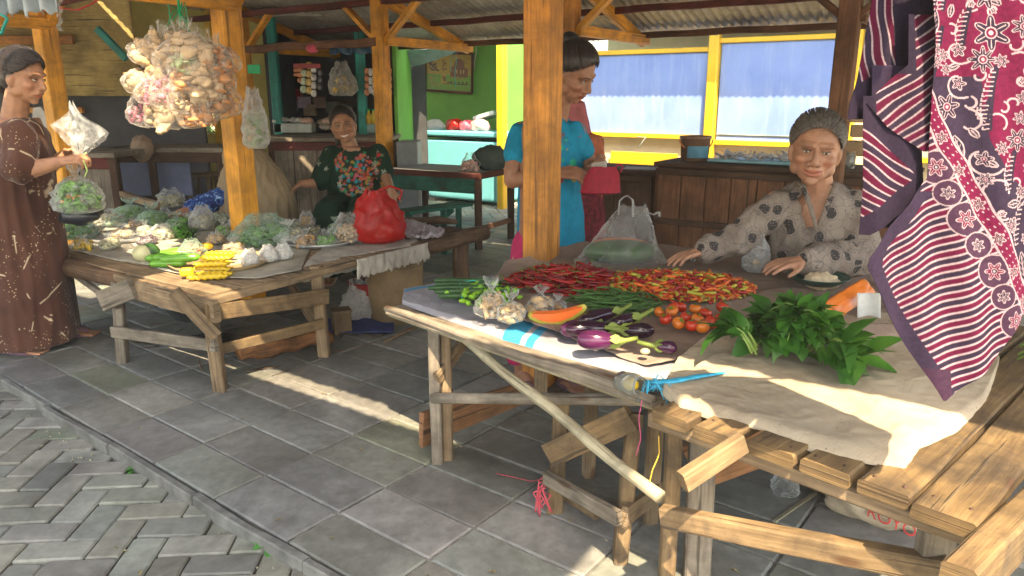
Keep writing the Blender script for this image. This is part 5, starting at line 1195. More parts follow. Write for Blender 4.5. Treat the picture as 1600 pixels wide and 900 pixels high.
# melon in a carrier bag
c_ = G(970, 410, .60); me_ = thing('half_melon', 'cut dark green melon with orange flesh lying inside a thin carrier bag', 'melon', c_)
m = MB(); m.ell(c_+V((0, .02, .045)), (.165, .085, .055), Matrix.Rotation(-.05, 3, 'Z'), 28, 14); m.obj('rind', plain('melon_rind', (.035, .075, .02), .35, .5, .5, 16), me_)
m = MB(); m.ell(c_+V((.0, .035, .066)), (.135, .068, .036), Matrix.Rotation(-.05, 3, 'Z'), 24, 12); m.obj('flesh', vegm('melon_flesh', (.60, .16, .05), .4), me_)
cb = thing('carrier_bag', 'thin white carrier bag with looped handle standing over the cut melon', 'bag', c_+V((0, .02, 0)))
m = MB()
def tent(u, v):      # silhouette taken from its real shape: wide at the foot, gathered up to the loop
    t = 2*math.pi*u; w_ = lerp(.205, .055, v**.85); dpt = lerp(.115, .022, v); x = math.cos(t)*w_+.02*v; y = math.sin(t)*dpt; z = v*.245
    q = V((math.cos(t)*3, math.sin(t)*3, v*2.2)); k = mnoise.noise(q)*.03*(1-v*.5)-abs(mnoise.noise(q*2.4))*.02
    return c_+V((x+k+.03*v, y+.02+k, z+(.02*nz((u*9, 0, 0)) if v > .9 else 0)))
m.grid(tent, 60, 34); m.obj('plastic_film', film('carrier_film', (.66, .68, .70), .20, .15, 12, .22), cb)
m = MB(); tp = c_+V((.015, .02, .235))
for x0, x1, zt2 in ((-.03, .035, .055), (.09, .15, -.03)):
    pts = [tp+V((x0, 0, -.03)), tp+V((x0+.003, 0, zt2*.6)), tp+V(((x0+x1)/2, 0, zt2)), tp+V((x1-.003, .01, zt2*.6)), tp+V((x1, .01, -.04))]; m.tube(resample(pts, 14), [.010]*15, 8, flat=.3)
m.obj('handle', FILMW, cb)
# clear bag under the hand, plate with mash, packet, papers
snack_bag('clear_bag', 'crumpled clear bag held under the elderly woman\'s hand', 'bag', G(1180, 424, .60), .062, .16, CRKL, n=2, film_=FILMW, tie=False)
pl = thing('green_plate', 'dark green oval plate between the greens and the elderly woman', 'plate', G(1278, 447, .60)); c_ = G(1278, 447, .60)
m = MB(); m.lathe(c_+V((0, 0, .012)), [(0, 0), (.07, 0), (.098, .018), (.112, .028), (.113, .031), (.098, .023), (.07, .005), (0, .005)], 36); m.obj('dish', plain('green_enamel', (.012, .06, .045), .35, .5), pl)
m = MB(); m.ell(c_+V((.005, -.01, .022)), (.068, .045, .033), n=30, m=16, fn=lambda p: p*(1+.22*nz((p.x*60, p.y*60, p.z*60))+.12*nz((p.x*160, p.y*160, 1)))); m.obj('mashed_beans', plain('pale_mash', (.62, .50, .34), .8, .2, .2, 60, bump=.006), label='heap of pale mash on the dark green plate', cat='food')
pk = thing('orange_packet', 'orange food packet with dark lettering leaning behind the greens', 'packet', G(1325, 497, .60))
q0 = G(1292, 488, .63); q1 = G(1348, 452, .66); ux = (q1-q0).normalized(); uy = V((.25, -.65, -.72)); uy = (uy-ux*ux.dot(uy)).normalized(); nn_ = ux.cross(uy); nn_ = nn_ if nn_.y < 0 else -nn_
LX = (q1-q0).length*1.15; LY = .062
m = MB(); m.grid(lambda u, v: q0+ux*(u*LX)+uy*((v-.45)*LY)+nn_*(.008*math.sin(u*3.14)*math.sin(v*3.14)+.003*nz((u*7, v*5, 2))), 24, 12, thick=.010); m.obj('wrapper', plain('orange_wrapper', (.72, .18, .015), .3, .6, .15, 12), pk)
def text(parent, s, loc, ux, uy, size, mt, name='lettering', ext=.0006):
    cu = bpy.data.curves.new(name, 'FONT'); cu.body = s; cu.size = size; cu.extrude = ext; cu.align_x = 'CENTER'; cu.align_y = 'CENTER'
    to = bpy.data.objects.new('t', cu); C.objects.link(to); dg = bpy.context.evaluated_depsgraph_get(); me = bpy.data.meshes.new_from_object(to.evaluated_get(dg)); bpy.data.objects.remove(to)
    me.materials.clear(); me.materials.append(mt); ux = V(ux).normalized(); uy = V(uy).normalized(); uz = ux.cross(uy)
    M = Matrix(((ux.x, uy.x, uz.x, loc[0]), (ux.y, uy.y, uz.y, loc[1]), (ux.z, uy.z, uz.z, loc[2]), (0, 0, 0, 1)))
    me.transform(wmat(parent).inverted() @ M); o = bpy.data.objects.new(name, me); C.objects.link(o); o.parent = parent; return o
INK = plain('black_ink', (.02, .015, .015), .5); INKR = plain('red_ink', (.45, .05, .04), .7)
text(pk, 'SUPER', q0+ux*LX*.62+uy*LY*.25+nn_*.0105, ux, -uy, .024, INK); text(pk, 'MIE TELOR', q0+ux*LX*.45-uy*LY*.12+nn_*.0105, ux, -uy, .011, INK)
m = MB(); m.grid(lambda u, v: D(lerp(1340, 1376, u), lerp(508, 458, v), G(1340, 500, .6).y+.03+.015*math.sin(u*4)), 8, 8, thick=.0015); m.obj('paper_sheet', plain('white_paper', (.62, .62, .60), .8), label='folded white paper standing behind the orange packet', cat='paper')
m = MB(); c_ = G(1112, 404, .61); m.prism([(-.05, -.01), (.045, -.015), (.055, .006), (-.03, .02), (-.055, .006)], .012, lambda x, y, d: c_+V((x, y*1.5, d))); m.obj('bark_scrap', plain('pale_chip', (.48, .36, .2), .8), label='pale flat chip at the back right of the mixed chillies', cat='chip')
m = MB(); c_ = G(1084, 408, .61); m.tube([c_, c_+V((-.012, .0, .025)), c_+V((-.018, 0, .045))], [.012, .011, .006], 8); m.obj('foil_twist', plain('foil', (.6, .62, .66), .25, .8, .3, 60, metal=.6, bump=.01), label='twist of silver foil behind the mixed chillies', cat='foil')
# ---- leafy greens: eleven bunches
LF = NT('leaf_green', .42, .45); a_n = LF.noise(LF.co('Object'), 7, 3); lc_ = LF.ramp(a_n, [(.3, (.015, .065, .010)), (.5, (.045, .16, .018)), (.75, (.13, .30, .035))]); LF.base(lc_)
LF.b.inputs['Transmission Weight'].default_value = 0; trn = LF.n('BsdfTranslucent'); LF.l(lc_, trn.inputs[0]); mxs = LF.n('MixShader'); mxs.inputs[0].default_value = .3; LF.l(LF.b.outputs[0], mxs.inputs[1]); LF.l(trn.outputs[0], mxs.inputs[2]); LF.l(mxs.outputs[0], LF.t.nodes['Material Output'].inputs[0]); LF = LF.m
STG = vegm('stem_green', (.16, .26, .05), .5)
def bunch(c, d, seed, ns=7, nl=9, L=.095, lw=.036, ll=.048, label='', grp='bunches in the heap of leafy greens'):
    random.seed(seed); t_ = thing('leafy_bunch', label, 'leafy greens', c, 0, grp); ms = MB(); ml = MB(); d = V(d).normalized(); sd = V((-d.y, d.x, 0))
    for i in range(ns):
        st_ = V(c)+sd*rnd(-.05, .05)+V((0, 0, rnd(.0, .045))); dd = (d+sd*rnd(-.5, .5)+V((0, 0, rnd(-.05, .28)))).normalized(); pts = []
        for k in range(6): t = k/5; pts.append(st_+dd*L*t+V((0, 0, .035*math.sin(t*2.6)-.03*t*t)))
        pts = [V((p.x, p.y, max(p.z, .606))) for p in pts]; ms.tube(pts, [.0035, .0032, .003, .0025, .002, .001], 6)
        for k in range(nl):
            t = rnd(.25, 1.0); q = pts[min(4, int(t*5))].lerp(pts[min(5, int(t*5)+1)], (t*5) % 1); a = rnd(0, 6.28); ld = (dd*rnd(.2, 1)+sd*math.cos(a)*1.0+V((0, 0, math.sin(a)*.55+.1))).normalized()
            if q.z+ld.z*ll < .612: ld.z = max(ld.z, .05)
            s_ = rnd(.5, 1.3); leafquad(ml, q, ld, (rnd(-.5, .5), rnd(-.5, .5), 1), ll*s_, lw*s_*rnd(.7, 1.15), rnd(.1, 1.0), n=4)
    ms.obj('stems', STG, t_); ml.obj('leaves', LF, t_)
ctr = G(1243, 550, .61)
labs = 'bunch of broad dark green leaves in the heap of leafy greens on the cream sack'
for i in range(15):
    a = i*2.4; r = .01+.068*math.sqrt(i/15); p = ctr+V((math.cos(a)*r*1.15, math.sin(a)*r*.85, .012+.055*(1-i/15))); d = V((math.cos(a)*.9+.1, math.sin(a)*.8, .12))
    bunch(p-d*.06, d, 100+i, label=labs, ns=7, nl=9)
bunch(G(1295, 556, .63), (.35, -.6, .0), 131, ns=5, nl=8, label=labs, ll=.085, lw=.05); bunch(G(1180, 558, .63), (-.3, .25, .25), 132, ns=5, nl=8, label=labs, ll=.065)
bunch(G(1590, 560, .62), (.7, -.5, 0), 140, ns=5, nl=4, label='small bunch of green stalks at the far right edge of the plank stand', grp=None); random.seed(21)
m = MB()
for i in range(16):
    p = G(1270, 510, .68)+V((rnd(-.04, .04), rnd(-.03, .03), 0)); d = V((rnd(-.6, .6), rnd(-.3, .5), rnd(.3, 1))).normalized(); m.tube([p, p+d*.03, p+d*.06+V((rnd(-.01, .01), 0, .002))], [.002, .0016, .001], 5)
m.obj('loose_sprigs', STG, label='thin pale sprigs sticking up from the top of the leafy heap', cat='sprigs')
# ---- corner: jar, raffia, ribbons
jr = thing('glass_jar', 'small glass jar tied at the front corner of the vegetable table', 'jar', G(990, 612, .52)); c_ = D(985, 600, 1.79); Rj = Matrix.Rotation(1.35, 3, 'X') @ Matrix.Rotation(.5, 3, 'Y')
m = MB(); m.lathe(c_, [(0, -.04), (.024, -.04), (.030, -.034), (.030, .02), (.024, .034), (.024, .045), (.021, .045), (.021, .034), (.027, .02), (.027, -.034), (0, -.036)], 24, R=Rj)
gl = NT('glass', .05, .6); gl.b.inputs['Transmission Weight'].default_value = .85; gl.base((.75, .78, .75)); m.obj('glass', gl.m, jr)
m = MB(); m.ell(c_, (.020, .02, .026), Rj); m.obj('contents', plain('yellow_scrap', (.65, .45, .03), .6), jr)
RAF = plain('blue_raffia', (.03, .34, .55), .4, .5, .3, 60)
m = MB()
for i in range(16):
    p = R_(1.12, -.03, .575)+V((rnd(-.01, .01), rnd(-.01, .01), rnd(-.01, .012))); q = p+V((rnd(-.02, .06), rnd(-.03, .03), rnd(-.02, .03))); m.tube(resample([p, p.lerp(q, .5)+V((0, 0, rnd(.01, .03))), q, q+V((rnd(-.02, .02), -.01, -.03))], 8), .0022, 5, flat=.4)
m.tube(resample([R_(1.1, -.02, .59), R_(1.16, -.0, .602), R_(1.2, .08, .607), R_(1.23, .14, .607)], 10), [.006, .012, .016, .014, .016, .012, .014, .012, .01, .008, .006], 6, flat=.35); m.obj('raffia_knot', RAF, label='blue raffia knot on the corner between the two tables', cat='raffia')
m = MB(); p = R_(1.125, -.07, .56); m.tube(resample([p, p+V((-.006, 0, -.05)), p+V((.002, -.004, -.10)), p+V((-.008, 0, -.15))], 10), .0025, 5, flat=.5); m.obj('ribbon', plain('pink_raffia', (.55, .08, .22), .5), label='thin pink raffia strand hanging from the table corner', cat='raffia')
m = MB(); p = R_(1.2, -.10, .50); m.tube(resample([p, p+V((.004, 0, -.05)), p+V((-.012, -.004, -.09)), p+V((-.02, 0, -.15))], 10), .003, 5, flat=.5); m.obj('ribbon', plain('yellow_raffia', (.7, .45, .05), .5), label='yellow raffia strand hanging beside the plank stand leg', cat='raffia')
PR = plain('pink_cord', (.50, .07, .10), .6); m = MB(); p = t2+V((-.035, -.02, .06))
for i in range(11):
    q = p+V((rnd(-.02, .02), rnd(-.02, .01), rnd(0, .08))); m.tube(resample([q, q+V((rnd(-.03, .02), -.01, rnd(-.02, .03))), V((p.x+rnd(-.03, .03), p.y-.02, rnd(.006, .04)))], 7), .0022, 5)
m.tube(resample([p+V((0, 0, .07)), G(830, 752, .03), G(800, 745, .01), G(775, 740, .006)], 14), .0015, 5); m.obj('cord_tangle', PR, label='tangle of pink-red cord tied to the leg of the trestle', cat='cord')
# ---- under the stand
sk = thing('printed_sack', 'crumpled cream sack with red printing lying under the plank stand', 'sack', G(1350, 790, .02)); c_ = G(1362, 812, .0)
m = MB(); m.ell(c_+V((.02, .02, .05)), (.17, .10, .065), Matrix.Rotation(-.6, 3, 'Z'), 48, 26, fn=lambda p: p*(1+.20*nz((p.x*16, p.y*16, p.z*18))-abs(nz((p.x*34, p.y*34, 3)))*.14)); m.obj('bag', SACKC, sk)
text(sk, 'GOTONG', c_+V((.035, -.075, .095)), (.72, -.55, -.16), (.35, .55, .62), .055, INKR, ext=.002); text(sk, 'ROYO', c_+V((.005, -.10, .055)), (.72, -.55, -.16), (.35, .55, .62), .05, INKR, ext=.002)
m = MB(); m.ell(G(1300, 765)+V((0, 0, .03)), (.09, .07, .035), None, 30, 16, fn=lambda p: p*(1+.3*nz((p.x*22, p.y*22, p.z*22)))); m.obj('rag', plain('dark_rag', (.16, .11, .09), .9, .1, .5, 20, bump=.01), label='dark crumpled rag behind the printed sack on the floor', cat='rag')
snack_bag('clear_bag', 'empty clear bag lying on the floor behind the orange cross board', 'bag', G(1225, 770, 0), .05, .10, CRK, n=0, tie=False, film_=FILM)
bu = thing('blue_tub', 'blue plastic tub on the floor behind the plank stand leg', 'tub', G(1490, 850)); c_ = G(1485, 815)
m = MB(); m.lathe(c_, [(0, 0), (.10, 0), (.12, .11), (.128, .112), (.128, .118), (.114, .118), (.095, .006), (0, .006)], 30); m.obj('shell', plain('blue_plastic', (.02, .22, .42), .35, .5), bu)
m = MB(); m.beam(G(1210, 815, .006), G(1275, 770, .006), .012, .008); m.obj('bamboo_stick', Bamboo, label='thin bamboo stick lying on the floor under the plank stand', cat='stick')
# ================================================================ LEFT STALL
random.seed(77)
lt = thing('plank_table', 'rough low table of logs and worn planks holding the bagged vegetables', 'table', F(-1.9, 0))
ZL = .455
m = MB()
for k in range(10): b_ = -.84+k*.128; m.beam(F(-2.72+rnd(-.05, .05), b_, ZL), F(-1.10+rnd(-.03, .02), b_, ZL), .12, .026, warp=.004)
m.obj('tabletop', W_old, lt)
m = MB()
for k in range(5): a_ = -1.72+k*.14; m.beam(F(a_, .36, ZL+.002), F(a_+.02, 1.0, ZL+.002), .125, .026, warp=.005)
m.obj('tabletop', W_dark, lt, label='dark weathered boards at the far right end')
m = MB(); m.tube([F(-2.85+k*.17, -.90+.01*math.sin(k*1.7), ZL-.03+.008*math.sin(k)) for k in range(7)], [.045, .05, .047, .052, .047, .044, .04], 14); m.obj('log', W_bark, lt, label='bark covered log along the front left edge')
m = MB(); m.beam(F(-1.86, -.925, ZL-.045), F(-1.05, -.94, ZL-.05), .035, .10, warp=.008); m.obj('edge_board', W_old, lt)
m = MB(); m.beam(F(-1.09, -.93, ZL-.012), F(-1.10, .36, ZL+.0), .03, .035, warp=.006); m.obj('edge_board', W_old, lt)
m = MB(); m.tube([F(-1.10+.01*math.sin(k), .36+k*.12, ZL-.015) for k in range(7)], [.042, .048, .045, .05, .046, .05, .05], 14); m.obj('log', W_bark, lt, label='short dark log at the far right end')
q1, q2, q3 = G(345, 610), G(193, 568), G(507, 556)
bb(lt, 'leg', q1, D(330, 500, q1.y-.04), .055, .05, W_old, (0, 1, 0)); bb(lt, 'leg', q2, D(183, 440, q2.y+.02), .05, .045, W_grey, (0, 1, 0)); bb(lt, 'leg', q3, D(493, 415, q3.y), .055, .06, W_old, (0, 1, 0))
q4 = F(-1.2, .95); bb(lt, 'leg', q4, q4+V((0, 0, ZL-.03)), .09, .10, W_bark); q5 = F(-2.62, .25); bb(lt, 'leg', q5, q5+V((0, 0, ZL)), .06, .06, W_old); q6 = F(-2.65, -.8); bb(lt, 'leg', q6, q6+V((0, 0, ZL)), .05, .05, W_grey)
bb(lt, 'rail', D(176, 518, q2.y-.04), D(338, 540, q1.y-.06), .022, .055, W_grey); bb(lt, 'rail', D(322, 490, q1.y-.10), D(512, 462, q3.y-.05), .022, .075, W_pale); bb(lt, 'rail', D(345, 545, q1.y+.02), D(505, 505, q3.y-.05), .022, .05, W_pale)
bb(lt, 'brace', D(272, 455, 3.0), D(338, 525, q1.y-.08), .03, .055, W_old); bb(lt, 'brace', D(104, 420, 3.9), D(186, 478, 3.45), .025, .03, W_grey); bb(lt, 'brace', D(158, 470, 3.42), D(208, 450, 3.36), .03, .10, W_grey)
bb(lt, 'brace', D(445, 430, 3.95), D(500, 515, 3.72), .03, .06, W_old)
def T(px, py, z=.475): return G(px, py, z)
# floor clutter beneath
m = MB(); a_, b_ = G(372, 548, .06), G(520, 525, .05); m.tube([a_.lerp(b_, t/9)+V((0, .02*math.sin(t*1.3), .012*math.sin(t*2.1))) for t in range(10)], [.05, .062, .06, .055, .05, .045, .042, .04, .035, .03], 16)
m.obj('split_log', wood('charred_log', (.30, .13, .05), (.05, .03, .02), (.55, .26, .10), stain=.7, knots=False), label='split log with orange bark lying on the floor under the left table', cat='log')
rb = thing('red_bucket', 'dark red bucket standing under the left table', 'bucket', G(540, 500)); c_ = F(-1.42, .35)
m = MB(); m.lathe(c_, [(0, .004), (.10, .004), (.135, .22), (.142, .222), (.142, .23), (.128, .23), (.096, .012), (0, .012)], 28); m.obj('pail', plain('red_plastic', (.35, .02, .02), .35, .5), rb)
m = MB(); m.tube([c_+V((.138*math.cos(t*.26+3.3), .138*math.sin(t*.26+3.3), .22+.06*math.sin(t/11*3.14))) for t in range(12)], .004, 6); m.obj('handle', plain('wire', (.2, .2, .2), .4), rb)
c_ = G(615, 508)+V((0, .12, 0)); dr = thing('bamboo_basket', 'tall pale cylindrical basket under the far end of the left table', 'basket', c_)
m = MB(); m.lathe(c_, [(0, .004), (.15, .004), (.165, .2), (.168, .36), (.160, .36), (.155, .2), (.14, .015), (0, .015)], 36); m.obj('weave', wood('basket_weave', (.34, .24, .13), (.22, .15, .08), stain=.25, knots=False), dr)
m = MB(); m.lathe(c_, [(.169, .345), (.176, .35), (.176, .372), (.165, .374)], 36); m.obj('rim', W_old, dr)
c_ = G(562, 502)+V((0, .03, 0)); cw = thing('carrier_bag', 'white carrier bag slumped on the floor under the left table', 'bag', c_); m = MB(); bag_mesh(m, c_, .13, .24, 12, False, 2, flat=.7); m.obj('plastic_film', film('white_plastic', (.62, .62, .62), .88, .3), cw)
m = MB(); m.grid(lambda u, v: G(lerp(500, 615, u), lerp(522, 500, v), .012)+V((0, 0, .012*nz((u*5, v*5, 1))+.012)), 30, 14, thick=.004); m.obj('blue_cloth', plain('navy_cloth', (.03, .04, .14), .9), label='dark blue cloth on the floor beside the white carrier bag', cat='cloth')
bx = thing('small_crate', 'small wooden box behind the right leg of the left table', 'box', G(525, 525)); c_ = G(524, 528)+V((.02, .08, .07))
m = MB(); m.box(c_, (.10, .09, .13), .4); m.obj('body', W_pale, bx); m = MB(); m.box(c_+V((0, 0, .068)), (.112, .10, .012), .4); m.obj('lid', W_old, bx)
m = MB(); m.ell(G(478, 528, .03), (.05, .03, .02), n=16, m=8, fn=lambda p: p*(1+.3*nz((p.x*40, p.y*40, 2)))); m.obj('green_scrap', plain('teal_scrap', (.01, .35, .25), .4), label='crumpled teal plastic scrap on the split log', cat='scrap')
m = MB(); p0, p1 = G(600, 535, .01), G(690, 505, .02)
m.tube([p0, p0.lerp(p1, .35)+V((0, 0, .02)), p0.lerp(p1, .7)+V((0, 0, .03)), p1], [.006, .008, .008, .006], 6); m.obj('bark_strip', W_pale, label='curved bark strip on the floor between the two stalls', cat='bark strip')
m = MB(); c_ = G(300, 560)+V((0, .25, .01)); m.ell(c_, (.16, .12, .03), n=24, m=10, fn=lambda p: p*(1+.2*nz((p.x*20, p.y*20, 1)))); m.obj('black_bag', plain('black_plastic', (.015, .015, .018), .35, .5, .3, 20, bump=.01), label='flat black plastic bag on the floor under the left table', cat='bag')
c_ = G(275, 520)+V((0, .3, 0)); pa_ = thing('metal_basin', 'grey metal basin stored under the middle of the left table', 'basin', c_); m = MB(); m.lathe(c_, [(0, .01), (.13, .01), (.20, .10), (.215, .10), (.215, .11), (.195, .11), (.125, .02), (0, .02)], 32); m.obj('shell', plain('zinc', (.22, .24, .25), .4, .5, .2, 10, metal=.5), pa_)
# ---- trays and cloths on top
TRAY = plain('tray_metal', (.42, .42, .42), .35, .6, .2, 12, metal=.5); WIN = wood('woven_tray', (.42, .30, .16), (.25, .17, .08), stain=.25, knots=False)
def tray(name, label, c, r, mt, h=.025, ry=1): 
    m = MB(); m.lathe(c, [(0, 0), (r*.88, 0), (r, h), (r+.008, h), (r*.9, -.004), (0, -.004)], 40); m.obj(name, mt, label=label, cat='tray')
tray('metal_tray', 'round pale metal tray at the left end of the left table', T(195, 372, .478), .20, TRAY); tray('woven_tray', 'wide woven tray under the cucumbers and yellow packets', T(345, 412, .476), .24, WIN, .022); tray('woven_tray', 'woven tray under the knotted bags near the red bag', T(500, 378, .478), .21, TRAY, .02)
sheet('fibre_cloth', [T(470, 420, .47), T(545, 402, .47), T(600, 392, .47), T(652, 384, .47)], [T(520, 375, .475), T(560, 370, .475), T(610, 362, .475), T(660, 358, .475)], FIBRE, nu=70, nv=40, wr=.012, seed=3, droop=.075, label='frayed grey fibre cloth hanging over the edge of the left table', cat='cloth')
m = MB(); e0, e1 = F(-1.055, -.12, 0), F(-1.05, .44, 0)
def hang(u, v): p = e0.lerp(e1, u); return V((p.x+.012*nz((u*14, v*2, 4))+.01, p.y-.01, ZL+.03-(.10+.025*nz((u*26, 0, 0)))*v))
m.grid(hang, 90, 10, thick=.004); m.obj('cloth_fringe', FIBRE, label='frayed hanging hem over the right edge of the left table', cat='cloth')
sheet('plastic_sheet', [T(110, 392), T(200, 408), T(300, 432), T(400, 436), T(470, 422)], [T(180, 345), T(260, 350), T(340, 355), T(420, 352), T(500, 352)], plain('pale_sheet', (.34, .32, .27), .6, .3, .3, 8), nu=60, nv=40, wr=.004, seed=6, label='pale plastic sheet spread over the boards of the left table', cat='sheet')
# ---- yellow packets, cucumbers, melon, greens
YEL = vegm('yellow_tofu', (.62, .42, .015), .4); YEL2 = vegm('yellow_green_wrap', (.60, .55, .05), .35)
m = MB(); m.grid(lambda u, v: V(((u-.5)*.17+.004*nz((v*6, u*9, 0)), math.cos(v*6.283)*.019*(1+.2*nz((u*8, v*5, 1))), math.sin(v*6.283)*.014*(1-.8*abs(2*u-1)**6)+.003*math.sin(u*40))), 30, 14); yp = m.obj('yellow_packet', YEL, org=(0, 0, 0), label='yellow stick packet in the stack at the front of the left table', cat='packet', group='stacked yellow packets'); 
for i, (px, py, z, r) in enumerate(((335, 428, .49, .1), (332, 420, .50, .0), (336, 411, .505, .12), (340, 402, .51, .05), (325, 432, .487, .2), (345, 396, .515, -.05), (330, 412, .53, .1), (338, 403, .54, .08))): c_ = T(px, py, z); place(yp, i > 0, c_, (0, 0, r), rnd(.9, 1.1))
m = MB(); m.box(T(292, 425, .50), (.06, .045, .04), .3, bev=.012); m.obj('tofu_block', YEL, label='single yellow tofu block left of the stacked packets', cat='tofu')
CUC = vegm('cucumber_skin', (.12, .32, .03), .25, sc=30)
m = MB(); m.tube([(-.09, 0, 0), (-.07, 0, .001), (0, .005, .002), (.07, 0, .001), (.09, -.002, 0)], [.006, .018, .021, .018, .006], 12); cp = m.obj('cucumber', CUC, org=(0, 0, 0), label='green cucumber in the row on the woven tray of the left table', cat='cucumber', group='cucumbers on the woven tray')
for i, (px, py, z, r) in enumerate(((262, 412, .495, .15), (268, 404, .497, .1), (275, 396, .50, .2), (282, 404, .52, .12), (255, 402, .50, .05), (285, 392, .51, .25))): place(cp, i > 0, T(px, py, z), (0, rnd(-.1, .1), r), rnd(.9, 1.1))
gw = thing('gourd_wedge', 'pale cut wedge of gourd with dark green rind left of the cucumbers', 'gourd', T(222, 400)); c_ = T(224, 396, .51)
m = MB(); m.ell(c_, (.055, .045, .045), n=20, m=12); m.obj('flesh', vegm('pale_flesh', (.46, .45, .26), .4), gw); m = MB(); m.ell(c_+V((.022, .02, .002)), (.055, .047, .047), n=20, m=12); m.obj('rind', BEAND, gw)
def tuft(name, label, c, mt, n, r, L, cat): 
    m = MB()
    for i in range(n):
        a = rnd(0, 6.28); q = math.sqrt(random.random())*r; d = V((rnd(-1, 1), rnd(-1, 1), rnd(0, .9))).normalized(); leafquad(m, c+V((math.cos(a)*q, math.sin(a)*q, rnd(0, .05))), d, (0, 0, 1), L*rnd(.6, 1.3), L*.4, .3)
    m.obj(name, mt, label=label, cat=cat)
tuft('herb_bunch', 'bunch of small dark herbs behind the yellow packets', T(292, 372, .50), LF, 120, .06, .045, 'herbs'); tuft('herb_bunch', 'bunch of herbs at the far left corner of the left table', T(112, 350, .49), LF, 130, .08, .05, 'herbs')
m = MB()
for i in range(60): c_ = T(rnd(288, 312), rnd(376, 392), rnd(.50, .53)); m.ell(c_, (.010, .007, .006), Matrix.Rotation(rnd(0, 3), 3, 'Z'), 8, 5)
m.obj('shallot_pile', vegm('shallot', (.28, .07, .05), .4), label='little pile of reddish shallots in front of the dark herbs', cat='shallots', kind='stuff')
m = MB(); m.ell(T(322, 385, .505), (.04, .02, .02), Matrix.Rotation(.4, 3, 'Z')); m.obj('yellow_fruit', YEL, label='yellow fruit beside the shallots', cat='fruit')
random.seed(31)
VEGG = vegm('shredded_greens', (.13, .27, .06), .5, var=.5, sc=60); VEGP = vegm('pale_roots', (.38, .36, .22), .5, var=.4); NUT = plain('peanuts', (.50, .34, .17), .6, .3, .4, 120, bump=.004); PURP = vegm('dark_beans', (.08, .05, .07), .4)
for (px, py, r, h, cm, fl, tie, lab) in ((118, 372, .10, .13, VEGG, FILMG, False, 'greenish bag of vegetables at the far left front corner'), (165, 350, .10, .08, VEGP, FILM, False, 'flat bag of pale slices behind the metal tray'), (172, 388, .05, .07, VEGP, FILM, True, 'small bag of white stalks on the metal tray'),
        (240, 352, .09, .12, VEGG, FILMG, True, 'green vegetable bag under the reaching hand'), (205, 340, .09, .11, VEGG, FILMG, True, 'rounded greenish bag left of the reaching hand'), (190, 372, .06, .07, CRKL, FILM, True, 'little bag with brown pieces in front of the trays'), (255, 372, .07, .07, VEGP, FILMP, False, 'flat clear bag between the trays'),
        (278, 358, .06, .09, VEGG, FILMG, True, 'tied bag of greens beside the dark herbs'), (338, 380, .048, .055, NUT, FILM, False, 'small round bag of peanuts'), (318, 358, .07, .12, VEGP, FILMW, False, 'thin white bag with looped handles near the yellow post'), (268, 322, .09, .11, VEGP, FILM, False, 'puffed clear bag at the back left of the table'),
        (415, 378, .15, .13, VEGG, FILMG, False, 'large milky green bag in front of the yellow post'), (380, 362, .08, .10, YEL, FILMW, False, 'bag with a yellow fruit beside the yellow post'), (450, 378, .08, .10, VEGP, FILMB, True, 'bright sunlit knotted bag right of the large green bag'),
        (478, 386, .055, .09, CRK, FILM, True, 'knotted bag of brown pieces right of the sunlit bag'), (510, 384, .055, .08, VEGG, FILM, True, 'knotted bag of pale greens next to the garlic bag'), (230, 380, .05, .05, PURP, FILMP, True, 'tiny bag of dark beans left of the cucumbers'),
        (135, 352, .06, .08, PURP, FILM, True, 'small bag of dark produce near the held green bag'), (365, 392, .05, .06, NUT, FILMP, True, 'tiny clear bag between peanuts and the shiny bags')):
    snack_bag('vegetable_bag', lab, 'bag', T(px, py, .482), r*1.22, h*1.25, cm, film_=fl, tie=tie, n=int(30+r*500), fr=.015+r*.06)
for px, py, lab in ((392, 414, 'leftmost of three bright water filled bags'), (420, 408, 'middle one of three bright water filled bags'), (443, 404, 'rightmost of three bright water filled bags')):
    c_ = T(px, py, .482); t_ = thing('water_bag', lab, 'bag', c_); m = MB(); bag_mesh(m, c_, .052, .085, px, False, flat=.9); m.obj('plastic_film', FILMB, t_); m = MB(); m.ell(c_+V((0, 0, .035)), (.042, .038, .03), n=16, m=10); m.obj('contents', plain('white_pulp', (.42, .41, .38), .3, .6), t_)
random.seed(66)
for i, (px, py) in enumerate(((150, 366), (182, 352), (212, 358), (258, 344), (292, 350), (300, 340), (345, 350), (398, 352), (432, 356), (460, 358), (488, 366), (525, 366), (300, 400), (228, 368), (350, 368), (480, 352), (130, 388))):
    snack_bag('small_bag', 'small clear bag of mixed vegetables crowded among the others on the left table', 'bag', T(px, py, .485), rnd(.05, .075), rnd(.06, .11), random.choice([VEGG, VEGP, NUT, YEL, VEGP, CRKL]), 'small clear bags crowded on the left table', random.choice([FILM, FILMG, FILMP, FILM]), tie=i % 3 != 0, n=34, fr=.017)
